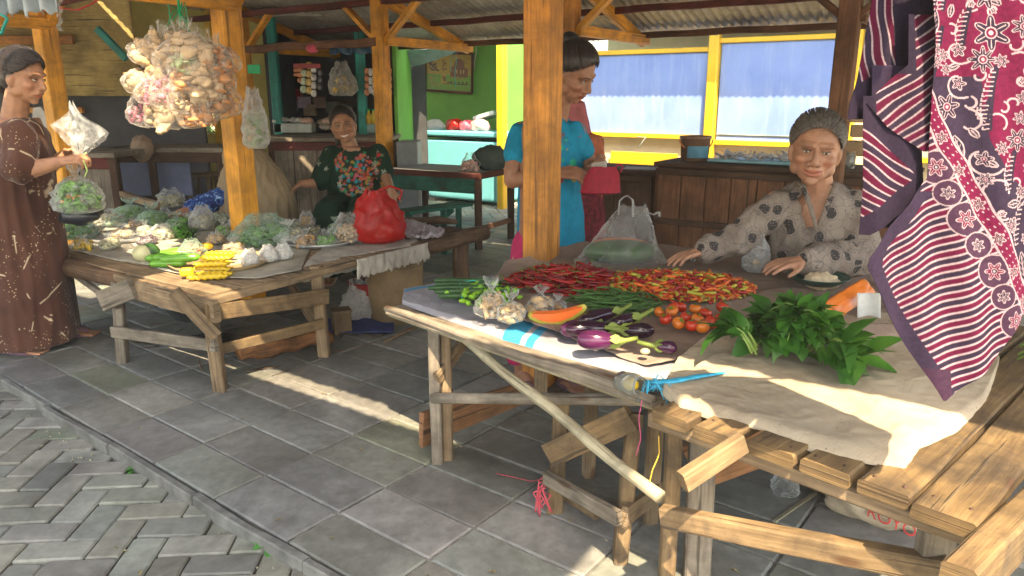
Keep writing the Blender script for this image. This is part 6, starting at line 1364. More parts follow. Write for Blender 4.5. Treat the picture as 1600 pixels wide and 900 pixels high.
# garlic bag and big red carrier bag
gb = snack_bag('garlic_bag', 'open bag of onions and garlic left of the red carrier bag', 'bag', T(545, 378, .485), .10, .17, plain('garlic_skins', (.45, .33, .21), .5, .4, .35, 60), n=110, fr=.019, film_=FILM, tie=False)
c_ = T(592, 378, .482)
rc = thing('red_carrier_bag', 'full red plastic carrier bag with looped handles on the left table', 'bag', c_)
m = MB(); bag_mesh(m, c_, .165, .30, 3.3, False, flat=.7, n=48); m.obj('plastic_film', FILMR, rc)
m = MB()
for a0, a1, zz in ((.01, .15, .05),): m.tube(resample([c_+V((a0, -.02, .25)), c_+V((a0+.0, -.02, .30)), c_+V(((a0+a1)/2, -.02, .325)), c_+V((a1, -.02, .30)), c_+V((a1-.02, -.02, .25))], 16), [.022]+[.014]*15+[.022], 8, flat=.45)
m.obj('handle', FILMR, rc)
sheet('crumpled_plastic', [T(630, 378, .48), T(660, 380, .48), T(690, 376, .48)], [T(625, 352, .48), T(665, 350, .48), T(695, 360, .48)], film('lilac_plastic', (.66, .60, .66), .8, .35), nu=50, nv=40, wr=.05, seed=8, f=13, label='crumpled lilac plastic beside the red carrier bag', cat='plastic')
m = MB()
for i in range(16): p = T(640+rnd(0, 10), 361+rnd(-3, 4), .485+rnd(0, .015)); m.tube([p, p+V((.16, .01+rnd(-.02, .02), rnd(-.004, .004)))], [.003, .0028], 5)
m.obj('chive_bunch', BEAN, label='small bunch of long green stalks on the dark boards', cat='chives')
m = MB(); m.tube([T(632, 345, .50)+V((k*.07, .012*math.sin(k), .006*math.cos(k*2))) for k in range(6)], [.02, .026, .024, .027, .022, .015], 10); m.obj('bark_piece', W_bark, label='piece of bark lying at the back of the dark boards', cat='bark')
# ---------------------------------------------------------------- bags held by the woman in brown
c_ = D(126, 214, 3.66); wb = thing('held_bag', 'clear empty bag with upright pointed corners held in front of the woman in brown', 'bag', c_)
def tri(u, v):
    x = lerp(-.135, .115, u); lft = D(78, 195, 3.6); pk_ = D(113, 156, 3.62); rt = D(160, 208, 3.6); bt = D(122, 246, 3.6)
    top = lft.lerp(pk_, u*2) if u < .5 else pk_.lerp(rt, (u-.5)*2); p = bt.lerp(top, v); p.y += .05*math.sin(u*7)*v+.03*nz((u*5, v*5, 2)); return p
m = MB(); m.grid(tri, 44, 36); m.grid(lambda u, v: tri(u, v)+V((.01, .05*math.sin(v*3.1)+.004, 0)), 44, 36); m.obj('plastic_film', film('held_film', (.85, .88, .9), .26, .1, 14, .35), wb)
hgb = snack_bag('held_vegetable_bag', 'rounded clear bag of green vegetables hanging from the hands of the woman in brown', 'bag', D(126, 332, 3.62), .118, .27, VEGG, film_=FILM, tie=True, n=110, fr=.022, seed=4)
m = MB(); p = D(130, 250, 3.58); m.tube([p, p+V((.012, 0, -.05)), p+V((-.004, 0, -.08))], .003, 6); m.tube([p+V((0, 0, .02)), p+V((.02, 0, .035))], .003, 6); m.obj('rubber_tie', plain('pale_green_tie', (.45, .6, .2), .5), hgb)
m = MB(); m.ell(D(125, 335, 3.7), (.10, .09, .05), n=20, m=12, fn=lambda p: p*(1+.3*nz((p.x*25, p.y*25, p.z*25)))); m.obj('dark_bag', plain('black_film', (.02, .022, .03), .3, .6), label='dark plastic bag behind the held vegetable bag', cat='bag')
# ---------------------------------------------------------------- purse and money of the turquoise woman
c_ = D(938, 300, 3.40); pu = thing('red_purse', 'crimson fabric purse held by the turquoise woman', 'purse', c_)
m = MB(); m.grid(lambda u, v: c_+V((math.cos(u*6.283)*(.092-.016*v-.02*v**4)+.012*v+.004*nz((u*9, v*5, 1)), math.sin(u*6.283)*(.035-.02*v), v*.115)), 40, 14); m.ell(c_+V((0, 0, .0)), (.098, .035, .012)); m.obj('pouch', plain('crimson_cloth', (.27, .010, .03), .6, .3, .2, 30, bump=.004), pu)
m = MB(); m.tube(resample([c_+V((.05, 0, .10)), c_+V((.08, 0, .125)), c_+V((.10, 0, .12)), c_+V((.09, 0, .09))], 10), .007, 7, flat=.5); m.obj('strap', plain('crimson_strap', (.38, .01, .05), .6), pu)
m = MB(); c_ = D(936, 262, 3.42); m.grid(lambda u, v: c_+V(((u-.5)*.07, .01*math.sin(u*5), (v-.5)*.035+.015*u)), 10, 6, thick=.003); m.obj('banknotes', plain('banknote', (.38, .36, .33), .8), label='folded banknotes held above the crimson purse', cat='money')
# ---------------------------------------------------------------- big bundle of snack bags hanging from the beam
random.seed(5)
hc = D(284, 52, 3.62); zb = zroof(-.4)
m = MB(); m.tube([hc+V((0, 0, .02)), V((hc.x, hc.y, 2.12))], .006, 6)
for i in range(10): m.tube([hc+V((0, 0, .1)), hc+V((rnd(-.05, .03), rnd(-.02, .02), rnd(.04, .14))), hc+V((rnd(-.07, .05), 0, rnd(.0, .1)))], .003, 5)
m.obj('raffia_knot', plain('green_raffia', (.01, .30, .12), .5), label='green raffia cord tying up the hanging bundle of snack bags', cat='cord')
NET = plain('pink_net_crackers', (.45, .14, .21), .6, .3, .6, 60); GRC = plain('green_white_crackers', (.40, .46, .25), .6, .3, .5, 40); ORC = plain('orange_crackers', (.45, .21, .08), .6, .3, .3, 40); DISC = plain('round_pale_crackers', (.50, .37, .235), .7, .2, .2, 20)
FILMH = film('snack_film', (.80, .76, .70), .14, .10, 14, .28)
spec = [(222, 85, 'L'), (236, 76, 'L'), (262, 92, 'D'), (300, 76, 'D'), (288, 104, 'G'), (320, 92, 'D'), (345, 98, 'O'), (360, 96, 'O'), (215, 132, 'L'), (234, 148, 'P'), (258, 152, 'P'), (286, 132, 'O'), (284, 160, 'N'), (312, 128, 'D'), (324, 148, 'D'), (352, 128, 'O'), (338, 160, 'O'), (356, 166, 'O'), (220, 180, 'P'), (246, 184, 'L'), (266, 186, 'D'), (300, 184, 'O'), (318, 180, 'O'),
        (250, 118, 'L'), (275, 78, 'L'), (336, 118, 'D')]
words = {'L': ('pale crackers', CRKL), 'D': ('big round pale crackers', DISC), 'G': ('green and white crackers', GRC), 'O': ('orange brown crackers', ORC), 'P': ('pink net crackers', NET), 'N': ('white net crackers', CRKL)}
def where(px, py): 
    v = 'top' if py < 100 else 'upper middle' if py < 128 else 'lower middle' if py < 162 else 'bottom'; h = 'left edge' if px < 228 else 'left' if px < 262 else 'centre' if px < 304 else 'right' if px < 340 else 'right edge'
    return v+' '+h
for i, (px, py, k) in enumerate(spec):
    dx = (px-284)/95; dz = (py-120)/85; y = 3.62-.19*math.sqrt(max(0.05, 1-min(.98, dx*dx+dz*dz)))+(.05 if i > 22 else 0); c_ = D(px+ (px-284)*.05, py+16, y)
    up = (hc+V((0, 0, .05))-c_).normalized(); up = (up+V((0, 0, .55))).normalized(); xx = V((0, 1, 0)).cross(up).normalized(); yy = up.cross(xx); Rm = Matrix((xx, yy, up)).transposed()
    nm, mt = words[k]; t_ = snack_bag('snack_bag', 'bag of {} at the {} of the hanging bundle, number {} from the top of it'.format(nm, where(px, py), i+1), 'snack bag', c_, rnd(.066, .080), rnd(.18, .22), mt, 'snack bags in the hanging bundle', FILMH, tie=(py < 150), R=Rm, n={'D': 12, 'L': 20, 'O': 24, 'G': 22}.get(k, 44), fr={'D': .046, 'L': .034, 'O': .026, 'G': .024}.get(k, .014), fill=.75, flat=.75)
    t_['label'] = 'clear bag of {} at the {} of the hanging bundle'.format(nm, where(px, py))
c_ = D(402, 232, 4.15); snack_bag('hanging_clear_bag', 'long clear bag of leaves hanging on the right side of the yellow post', 'bag', c_, .075, .32, VEGG, film_=FILMW, tie=False, n=24, fr=.02)
# ---------------------------------------------------------------- batik cloths hung at the right
random.seed(9)
YB = 1.13
rope = thing('hanging_rope', 'rope tied along the shelter eave above the batik cloths', 'rope', F(1.6, -1.2, 1.95)); 
BX0, BX1 = D(1350, 0, YB).x, D(1800, 0, YB).x; ZT = D(1500, -90, YB).z
m = MB(); m.tube([V((BX0-.9, YB+.35, ZT+.05)), V((BX0, YB+.02, ZT+.002)), V((BX1, YB, ZT+.002)), V((BX1+.8, YB-.3, ZT+.06))], .006, 8); m.obj('strand', plain('rope_fibre', (.3, .25, .18), .9), rope)
def interp(y, tab): 
    ys = [t[0] for t in tab]; xs = [t[1] for t in tab]; return np.interp(y, ys, xs)
MAG = np.array((.105, .0055, .036)); PUR = np.array((.020, .013, .030)); WHT = np.array((.33, .25, .29)); PLUM = np.array((.045, .020, .045))
def batik_paint(X, Y):
    c = np.zeros(X.shape+(3,)); wob = 3*np.sin(X*.05+Y*.03)+2*np.sin(Y*.11+X*.02)
    bx = 1452+(Y-190)*.50+wob*.6                    # left edge of the dotted diagonal band
    c[:] = MAG*.95
    dark = (X < bx+100+25*np.sin(Y*.02)) & (X > bx+28) & (Y > 120); c[dark] = PUR*1.25
    rs = random.Random(12)
    def flower(cx, cy, R, n=8, c1=PUR, c2=MAG, asp=1.0):
        dx, dy = X-cx, (Y-cy)*asp; r = np.hypot(dx, dy); t = np.arctan2(dy, dx)+rs.uniform(0, 2); ed = R*(.74+.26*np.cos(n*t)); put(c, r < ed+2.2, WHT); put(c, r < ed, c1)
        put(c, (np.abs(np.sin(n*t/2)) < .14) & (r > R*.38) & (r < ed*.9), WHT); put(c, r < R*.36, WHT); put(c, r < R*.28, c2)
        put(c, (r < R*.14), WHT)
    def leafs(cx, cy, L, W_, ang, c1=PUR):
        u = (X-cx)*math.cos(ang)+(Y-cy)*math.sin(ang); v = -(X-cx)*math.sin(ang)+(Y-cy)*math.cos(ang)+.0015*u*u*.6; q = np.abs(v)-W_*np.sin(np.clip(u/L, 0, 1)*math.pi); put(c, (u > 0) & (u < L) & (q < 2.2), WHT); put(c, (u > 0) & (u < L) & (q < 0), c1)
        put(c, (u > L*.12) & (u < L*.8) & (np.abs(v) < 1.0), WHT*.9); put(c, (u > L*.2) & (u < L*.8) & (np.abs(((u+np.abs(v)*1.2) % 9)-4) < .9) & (q < -1.5), WHT*.8)
    def vine(cx, cy, R, a0, a1):
        pts = [(cx+R*(1-.55*k/14)*math.cos(lerp(a0, a1, k/14)), cy+R*(1-.55*k/14)*math.sin(lerp(a0, a1, k/14))) for k in range(15)]; stroke(c, X, Y, pts, 1.6, WHT)
    def fern(cx, cy, L, ang, bend, w_):
        pts = []; a = ang; x, y = cx, cy; n = max(5, int(L/7))
        for k in range(n): pts.append((x, y)); x += L/n*math.cos(a); y += L/n*math.sin(a); a += bend/n
        stroke(c, X, Y, pts, 4.5, PUR)
        for k in range(1, n):
            (x0, y0), (x1, y1) = pts[k-1], pts[k]; d = math.atan2(y1-y0, x1-x0); h = 12*(.5+.6*math.sin(k/n*3.1)); e = (x1+h*math.cos(d+1.3), y1+h*math.sin(d+1.3)); e2 = (e[0]-4*math.cos(d), e[1]-4*math.sin(d)); stroke(c, X, Y, [(x1, y1), e, e2], 1.0, WHT)
    spots = []
    for k in range(5000):
        x, y = rs.uniform(1458, 1665), rs.uniform(-90, 500); R = rs.choice((26, 22, 19, 16)) if k < 900 else rs.choice((8, 9, 11))
        if x < 1452+(y-190)*.5+30+R*.6 and y > 160: continue
        if all(math.hypot(x-a, y-b) > (R+r)*.92 for a, b, r, q in spots): spots.append((x, y, R, rs.random()))
    for cx, cy, R, q in spots:
        if q < .30: vine(cx, cy, R*1.3, q*20, q*20+3.6)
    for cx, cy, R, q in spots:
        if .30 <= q < .58: leafs(cx-R*.8, cy-R*.5, R*2.3, R*.42, q*40)
        elif .58 <= q < .70: fern(cx, cy-R*1.2, R*4.0, 1.2+q, .9-q*1.8, 8+R*.3)
    for cx, cy, R, q in spots:
        if q >= .70: flower(cx, cy, R*1.05, rs.choice((6, 7, 8)))
        elif q < .12: flower(cx, cy, R*.5, 5)
    # diagonal band with dots
    band = (X > bx) & (X < bx+27); c[band] = MAG*1.05
    dd = np.hypot(((X-bx) % 9)-4.5, ((Y+((X-bx)//9)*5) % 11)-5.5); put(c, band & (dd < 1.5) & (X > bx+4) & (X < bx+23), WHT)
    for o in (0, 27): put(c, np.abs(X-bx-o) < 1.8, WHT)
    for k in range(6): Y0 = 215+k*52; flower(1452+(Y0-190)*.5+10, Y0, 9, 6, MAG*.5, PUR)
    # stripes to the left of the band
    left = X < bx-2; s_ = (Y+X*.52+3*np.sin(X*.022+.8)+1.2*np.sin(X*.07)); ph = (s_ % 22)/22; cc = np.where((ph < .5)[..., None], MAG*.80, PUR*1.1); st_ = (np.abs(ph-.5) < .075) | (ph < .075) | (ph > .925); cc = np.where(st_[..., None], WHT, cc)
    c = np.where(left[..., None], cc, c)
    # scalloped flower border between stripes and band
    for k in range(9):
        Y0 = 262+k*40; X0 = 1452+(Y0-190)*.5-20-(4 if k % 2 else 0); R = 17 if k % 2 == 0 else 11; r = np.hypot(X-X0, Y-Y0); q = X < bx-1; put(c, (r < R+10) & q, WHT*.9); put(c, (r < R+8) & q, PLUM); flower(X0, Y0, R*.8, 6, MAG if k % 2 == 0 else PUR, PUR)
        put(c, X > 9999, WHT)
    le = interp(Y, [(-100, 1455), (280, 1458), (340, 1405), (400, 1352), (415, 1350), (480, 1385), (550, 1425), (622, 1468)]); put(c, (X < le+26) & (Y > 300), PUR*1.35)
    put(c, (Y > 575) & (X < 1482), PLUM*.9)
    return c
def stripe_paint(ang, per, base=1.0, band=None):
    def f(X, Y):
        s_ = X*math.cos(ang)+Y*math.sin(ang)+3*np.sin(Y*.03+X*.04)+1.5*np.sin(Y*.09); ph = (s_ % per)/per; c = np.where((ph < .5)[..., None], MAG*.62, PUR); st_ = (np.abs(ph-.5) < .05) | (ph < .06) | (ph > .95); c = np.where(st_[..., None], WHT*.85, c)
        if band is not None: put(c, band(X, Y), PUR*.95)
        return c
    return f
BAT = NT('batik_cotton', .85, .15); ca_ = BAT.n('VertexColor', layer_name='Col'); nb = BAT.noise(BAT.co('Object'), 160, 4, .7); cb_ = BAT.mix(1, ca_.outputs[0], BAT.ramp(nb, [(.3, .72), (.7, 1.2)]), 'MULTIPLY'); BAT.base(cb_); BAT.bump(BAT.noise(BAT.co('Object'), 24, 4, .6), .004, .5)
tb = BAT.n('BsdfTranslucent'); BAT.l(cb_, tb.inputs[0]); mb_ = BAT.n('MixShader'); mb_.inputs[0].default_value = .22; BAT.l(BAT.b.outputs[0], mb_.inputs[1]); BAT.l(tb.outputs[0], mb_.inputs[2]); BAT.l(mb_.outputs[0], BAT.t.nodes['Material Output'].inputs[0]); BAT = BAT.m
def drape(name, Lt, Rt, y0, y1, depth, paint, parent, nx=260, ny=500, amp=.012, ph=0, label=None, fold=None, **kw):
    vs_ = np.linspace(0, 1, ny); us = np.linspace(0, 1, nx); Yp = y0+(y1-y0)*vs_; XL = interp(Yp, Lt); XR = interp(Yp, Rt)
    X = XL[:, None]+(XR-XL)[:, None]*us[None, :]; Y = np.repeat(Yp[:, None], nx, 1)
    off = amp*(np.sin(X*.03+Y*.006+ph)+.35*np.sin(X*.09-Y*.012+ph*2))*(.35+.65*np.clip((Y+100)/500, 0, 1))
    if fold: off = off+fold(X, Y)
    Yw = YB+depth+off; th = TH; cx_, sn = math.cos(th), math.sin(th); xx = (X-800)/FPX; vv = (450-Y)/FPX; dy = cx_+vv*sn; dz = -sn+vv*cx_
    P = np.stack([xx/dy*YB, Yw, HC+dz/dy*YB], -1)      # pattern is laid out in the plane of the hanging cloth, folds go front to back
    return fast_grid(P, paint(X, Y), name, BAT, parent, .0012, label=label, **kw)
bk_ = thing('batik_cloth', 'magenta and dark purple batik cloth with flowers and stripes hanging at the right edge', 'batik cloth', D(1500, 300, YB))
drape('front_panel', [(-100, 1452), (0, 1456), (60, 1462), (140, 1458), (280, 1456), (310, 1430), (345, 1400), (400, 1353), (415, 1350), (480, 1385), (550, 1425), (600, 1456), (622, 1468)],
      [(-100, 1660), (420, 1660), (470, 1625), (500, 1600), (530, 1578), (560, 1556), (622, 1472)], -100, 622, 0, batik_paint, bk_, 420, 700)
drape('back_fold', [(-100, 1392), (0, 1386), (60, 1376), (120, 1362), (165, 1347), (188, 1345)], [(-100, 1500), (60, 1495), (100, 1480), (130, 1470), (188, 1374)], -100, 188, .05, stripe_paint(-.2, 30, band=lambda X, Y: (Y > 128-(X-1360)*.22+4*np.sin(X*.08)) | (X > 1424+Y*.05)), bk_, 160, 260, ph=2, label='dark striped fold at the upper left')
drape('middle_fold', [(20, 1434), (100, 1432), (150, 1380), (162, 1370), (200, 1400), (238, 1452)], [(20, 1475), (238, 1478)], 20, 238, .028, stripe_paint(.95, 24, band=lambda X, Y: (X < 1443) & (Y < 115) | (X < 1384+0*Y)), bk_, 120, 220, ph=4, label='fold with slanting stripes beside the flowered panel')
drape('lower_fold', [(150, 1366), (200, 1364), (300, 1362), (352, 1358), (372, 1356)], [(150, 1392), (180, 1400), (240, 1460), (300, 1462), (330, 1440), (372, 1370)], 150, 372, .036, stripe_paint(-1.0, 25, band=lambda X, Y: (Y < 200+(X-1366)*.95) | (Y > 345-(X-1360)*.75)), bk_, 120, 240, ph=5, label='dark lower fold with stripes running down to the right')
drape('backing_fold', [(100, 1384), (160, 1384), (210, 1382), (250, 1376), (330, 1372), (366, 1374)], [(100, 1470), (366, 1470)], 100, 366, .050, lambda X, Y: np.zeros(X.shape+(3,))+PUR*1.5, bk_, 60, 120, ph=1, label='plain dark underside between the folds')
# ================================================================ BACKGROUND CLUTTER
random.seed(41)
# counter cabinet behind the elderly woman
CB = 2.75
def cab(name, label, px0, px1, b0, b1, zt_, mt, npan=6, top=W_dark, cat='counter'):
    a0, a1 = ab(B(px0, 280, b0))[0], ab(B(px1, 280, b0))[0]; t_ = thing(name, label, cat, F((a0+a1)/2, (b0+b1)/2))
    w_ = (a1-a0)/npan
    for k in range(npan): m = MB(); m.box(F(a0+w_*(k+.5), b0, zt_/2-.02), (w_-.008, .025, zt_-.06), ROT); m.obj('panel', mt, t_)
    m = MB(); m.box(F((a0+a1)/2, b0+.03, zt_/2-.012), (a1-a0+.02, .015, zt_-.026), ROT); m.obj('backing', W_dark, t_)  # board added behind the panels to block light slits in the gaps
    m = MB(); m.box(F((a0+a1)/2, (b0+b1)/2, zt_-.015), (a1-a0+.06, b1-b0+.06, .03), ROT); m.obj('top', top, t_)
    for a in (a0-.015, a1+.015): m = MB(); m.box(F(a, (b0+b1)/2, zt_/2-.02), (.025, b1-b0-.02, zt_-.06), ROT); m.obj('side', mt, t_)
    for z in (.34, zt_-.07): m = MB(); m.box(F((a0+a1)/2, b0-.022, z), (a1-a0, .018, .05), ROT); m.obj('rail', W_dark, t_)
    return t_, a0, a1
ct, ca0, ca1 = cab('market_counter', 'dark red-brown wooden counter with vertical boards behind the elderly woman', 1028, 1420, CB, CB+.6, .80, W_brown, 9)
# dark table to the left of it
dt, _, _ = cab('dark_table', 'dark low table behind the turquoise woman and her purse', 905, 1020, CB+.05, CB+.5, .72, W_dark, 2, cat='table')
m = MB()
for i in range(4): m.box(B(1000, 272, CB+.2)+V((0, 0, .01+i*.012)), (.26, .2, .01), ROT+.1*i)
m.obj('newspaper_stack', plain('newsprint', (.40, .40, .42), .8, .2, .3, 60), label='stack of newspapers on the dark table', cat='newspapers')
cz = lambda px, py, b=CB+.25: B(px, py, b)
p = cz(1084, 262); bk = thing('paint_bucket', 'brown plastic bucket with an orange handle on the counter', 'bucket', p); p.z = .80
m = MB(); m.lathe(p, [(0, 0), (.105, 0), (.118, .17), (.126, .172), (.126, .195), (.115, .195), (.10, .01), (0, .01)], 28); m.obj('pail', plain('brown_tub', (.26, .15, .10), .35, .5, .2), bk)
m = MB(); m.tube([p+V((math.cos(t)*.13, -.05*abs(math.sin(t))-.02, .165-.085*math.sin(t))) for t in [i*math.pi/12 for i in range(13)]], .006, 7); m.obj('handle', plain('orange_handle', (.55, .18, .06), .4), bk)
m = MB(); m.grid(lambda u, v: p+V((math.cos(lerp(-2.3, -.8, u))*.1205, math.sin(lerp(-2.3, -.8, u))*.1205, .03+.09*v)), 10, 2); m.obj('sticker', plain('blue_sticker', (.08, .25, .38), .5), bk)
p = cz(1176, 262); p.z = .81; tr = thing('blue_tray', 'pale blue plastic sheet with small fish on the counter', 'tray', p)
m = MB(); m.box(p+V((0, 0, .012)), (.62, .30, .022), ROT, bev=.01); m.obj('sheet', plain('pale_blue_plastic', (.22, .45, .55), .35, .5), tr)
FISH = plain('silver_fish', (.5, .5, .52), .3, .7, .3, 60, metal=.3); m = MB(); m.tube([(-.045, 0, 0), (-.03, .004, .001), (0, .0, .002), (.03, 0, .001), (.04, 0, 0), (.052, 0, .004)], [.002, .010, .012, .006, .002, .010], 8, flat=.6); fp = m.obj('small_fish', FISH, org=(0, 0, 0), label='small silvery fish in the pile on the pale blue sheet', cat='fish', group='small fish on the counter')
for i in range(60): q = p+EA*rnd(-.27, .27)+EB*rnd(-.10, .10); place(fp, i > 0, (q.x, q.y, .84+rnd(0, .035)), (rnd(-.5, .5), rnd(-.6, .6), rnd(0, 6)), rnd(.8, 1.3))
m = MB(); p = cz(1345, 240); p.z = .80
for i, (s_, dz) in enumerate((((.30, .22, .11), .055), ((.26, .20, .09), .16))): pass
CARD = plain('cardboard', (.36, .25, .15), .85, .1, .15, 10)
for i, (px, py, s_, lab) in enumerate(((1352, 232, (.26, .2, .10), 'flat cardboard box low on the counter beside the batik'), (1358, 205, (.24, .18, .08), 'cardboard box stacked beside the batik, second from below'), (1350, 183, (.22, .20, .07), 'tilted cardboard flap box topmost beside the batik'))):
    q = cz(px, py, CB+.35); t_ = thing('cardboard_box', lab, 'box', q); m = MB(); m.box(q, s_, ROT+.2*i); m.obj('carton', CARD, t_); m = MB(); m.box(q+V((0, -.0, s_[2]/2+.003)), (s_[0]*.3, s_[1], .004), ROT+.2*i, bev=.001); m.obj('tape', plain('tape', (.5, .42, .28), .4), t_)
q = cz(1328, 236); q.z = .80; jr2 = thing('glass_jar', 'small glass jar on the counter left of the cardboard boxes', 'jar', q); m = MB(); m.lathe(q, [(0, 0), (.04, 0), (.045, .02), (.045, .09), (.035, .10), (.035, .115), (.033, .115), (.042, .085), (.042, .02), (0, .005)], 20); m.obj('glass', gl.m, jr2); m = MB(); m.lathe(q+V((0, 0, .112)), [(0, .012), (.038, .012), (.04, 0), (.0, 0)], 18); m.obj('lid', CARD, jr2)
for px, lab in ((1002, 'small metal hook bracket below the left blue shutter'), (1077, 'small metal bracket near the yellow building post')):
    q = B(px, 214, WB-.06); m = MB(); m.tube([q+V((-.05, 0, .0)), q+V((.05, 0, .0)), q+V((-.03, 0, -.12))], .007, 6); m.obj('bracket', GREYW, label=lab, cat='bracket')
# drips of string from eaves
STR = [plain('string_teal', (.03, .40, .36), .5), plain('string_pink', (.65, .10, .16), .5), plain('string_white', (.55, .52, .45), .6)]
for i, (px, y0, y1, k, lab) in enumerate(((706, 72, 112, 0, 'short teal string hanging from the eave'), (711, 72, 136, 0, 'long teal string hanging before the framed print'), (716, 70, 90, 1, 'pink ribbon knot hanging from the eave corner'), (722, 70, 82, 1, 'small pink ribbon end beside the ribbon knot'), (743, 68, 108, 2, 'frayed white and pink string hanging right of the print'), (732, 66, 80, 2, 'thin white string hanging left of the frayed one'), (697, 72, 84, 2, 'white thread nearest the shelter post'), (925, 60, 78, 1, 'pinkish string hanging under the rafter beside the turquoise woman'), (1070, 50, 72, 2, 'white plastic hook hanging under the eave by the first shutter'), (1083, 46, 62, 2, 'dark string tied round the eave beam'), (1120, 42, 56, 0, 'green string tied round the eave above the yellow post'))):
    q = B(px, y0, 3.9); r = B(px+(1 if i % 2 else -1), y1, 3.9); m = MB(); m.tube(resample([q, q.lerp(r, .4)+V((.012, 0, 0)), q.lerp(r, .7)+V((-.01, 0, 0)), r], 8), .007 if k else .009, 5, flat=.4)
    if k == 1: m.tube(resample([q, q+V((.06, 0, -.08)), q+V((.10, 0, .0)), q+V((.05, 0, -.03))], 8), .008, 5, flat=.4)
    m.obj('hanging_string', STR[k], label=lab, cat='string')
# ---- green table with a dark red edge, bench, bags
tz = .66; gA, gB = G(606, 262, tz), G(826, 276, tz); tbv = (gB-gA).normalized(); pr_ = V((-tbv.y, tbv.x, 0)); 
gB = G(800, 278, tz); gt = thing('green_table', 'long worn green table with a dark red top edge in front of the freezer', 'table', (gA+gB)/2); fr0 = G(612, 276, tz); fr1 = G(745, 287, tz)
fr0, fr1 = D(600, 262, 6.75), D(748, 279, 6.3); 
def tp(u, v, z=0): q = fr0.lerp(fr1, u); q.z = tz; return q+V((.30, .55, 0))*v+V((0, 0, z))
m = MB(); m.add([tp(0, 0), tp(1, 0), tp(1, 1), tp(0, 1), tp(0, 0, -.03), tp(1, 0, -.03), tp(1, 1, -.03), tp(0, 1, -.03)], [(0, 1, 2, 3), (7, 6, 5, 4), (0, 4, 5, 1), (1, 5, 6, 2), (2, 6, 7, 3), (3, 7, 4, 0)]); m.obj('tabletop', plain('grey_tabletop', (.30, .31, .30), .45, .4, .3, 6, dirt=.4), gt)
m = MB(); m.beam(tp(-.01, -.03, -.02), tp(1.03, -.03, -.02), .02, .05); m.beam(tp(1.02, -.03, -.02), tp(1.02, 1, -.02), .02, .05); m.obj('edge', W_maroon, gt)
m = MB(); m.beam(tp(0, .02, -.11), tp(1, .02, -.11), .02, .13); m.obj('apron', W_green, gt)
for u, v in ((.985, .02), (.985, .95), (.02, .02), (.02, .95)): q = tp(u, v); m = MB(); m.beam((q.x, q.y, 0), (q.x, q.y, tz-.03), .06, .06, warp=.004); m.obj('leg', W_dark, gt)
m = MB(); m.beam(tp(.99, 0, -.48), tp(.99, .95, -.48), .03, .045); m.obj('stretcher', W_brown, gt)
bn = thing('green_bench', 'green wooden bench standing in front of the green table', 'bench', G(690, 380)); s0, s1 = D(628, 318, 5.85), D(726, 307, 6.35); s0.z = s1.z = .40
m = MB(); m.beam(s0, s1, .20, .025); m.obj('seat', W_green, bn)
for px, py in ((690, 365), (712, 368)): q = s0.lerp(s1, .65 if px < 700 else .9); m = MB(); m.beam((q.x, q.y-.05, 0), (q.x, q.y-.05, .385), .05, .07, up=(0, 1, 0)); m.obj('leg', W_green, bn)
q = s0.lerp(s1, .1); m = MB(); m.beam((q.x, q.y, 0), (q.x, q.y, .385), .05, .07, up=(0, 1, 0)); m.obj('leg', W_green, bn); m = MB(); m.beam(V((q.x, q.y-.03, .12)), s0.lerp(s1, .8)+V((0, -.03, -.03)), .02, .05); m.obj('brace', W_green, bn)
def blob(name, label, c, r, mt, cat, k=.25, f=20, n=26):
    m = MB(); m.ell(c, r, None, n, n//2, fn=lambda p: p*(1+k*nz((p.x*f+c.x, p.y*f, p.z*f))+k*.5*abs(nz((p.x*f*3, p.y*f*3, p.z*f*3))))); return m.obj(name, mt, label=label, cat=cat)
q = tp(.80, .3); snack_bag('clear_bag', 'round clear bag of pinkish dough on the green table', 'bag', q, .09, .16, plain('pink_dough', (.62, .38, .32), .7), n=60, fr=.028, tie=False)
blob('dark_sack', 'dark grey-green lump of a sack on the green table before the freezer', tp(.93, .55, .10), (.16, .12, .11), plain('dark_canvas', (.06, .085, .075), .8), 'sack')
blob('yellow_bag', 'small yellow cloth bag at the right end of the green table', tp(1.0, .85, .07), (.06, .06, .07), plain('yellow_cloth', (.50, .36, .03), .7), 'bag')
m = MB(); q = D(640, 245, 7.3); m.box((q.x, 7.3, .44), (.20, .35, .88), .0, bev=.01); m.obj('grey_cabinet', plain('grey_metal', (.22, .24, .26), .5, .4, .15, 8, dirt=.3), label='grey metal cabinet behind the green table', cat='cabinet')
# things on the freezer
for px, r, mt, lab in ((680, .10, film('puffy_white', (.8, .82, .84), .85, .3), 'puffed white plastic bag at the left on the freezer'), (712, .11, FILMR, 'red plastic bag lying on the freezer'), (732, .10, plain('pink_pack', (.65, .12, .18), .4, .5, .4, 30), 'pink packet on the freezer lid'), (752, .11, plain('pale_pink_pack', (.62, .42, .40), .4, .5, .3, 30), 'pale pink bag at the right on the freezer')):
    q = B(px, 200, 5.1); blob('freezer_bag', lab, V((q.x, q.y, fzt+r*.55)), (r*1.2, r, r*.75), mt, 'bag', .3, 14)
m = MB(); q = B(765, 180, 5.3); m.box(q, (.34, .3, .05), ROT, R=Matrix.Rotation(ROT, 3, 'Z') @ Matrix.Rotation(-.25, 3, 'Y')); m.obj('tilted_tray', plain('pale_blue_lid', (.45, .55, .6), .4), label='tilted pale blue lid at the right end above the freezer', cat='lid')
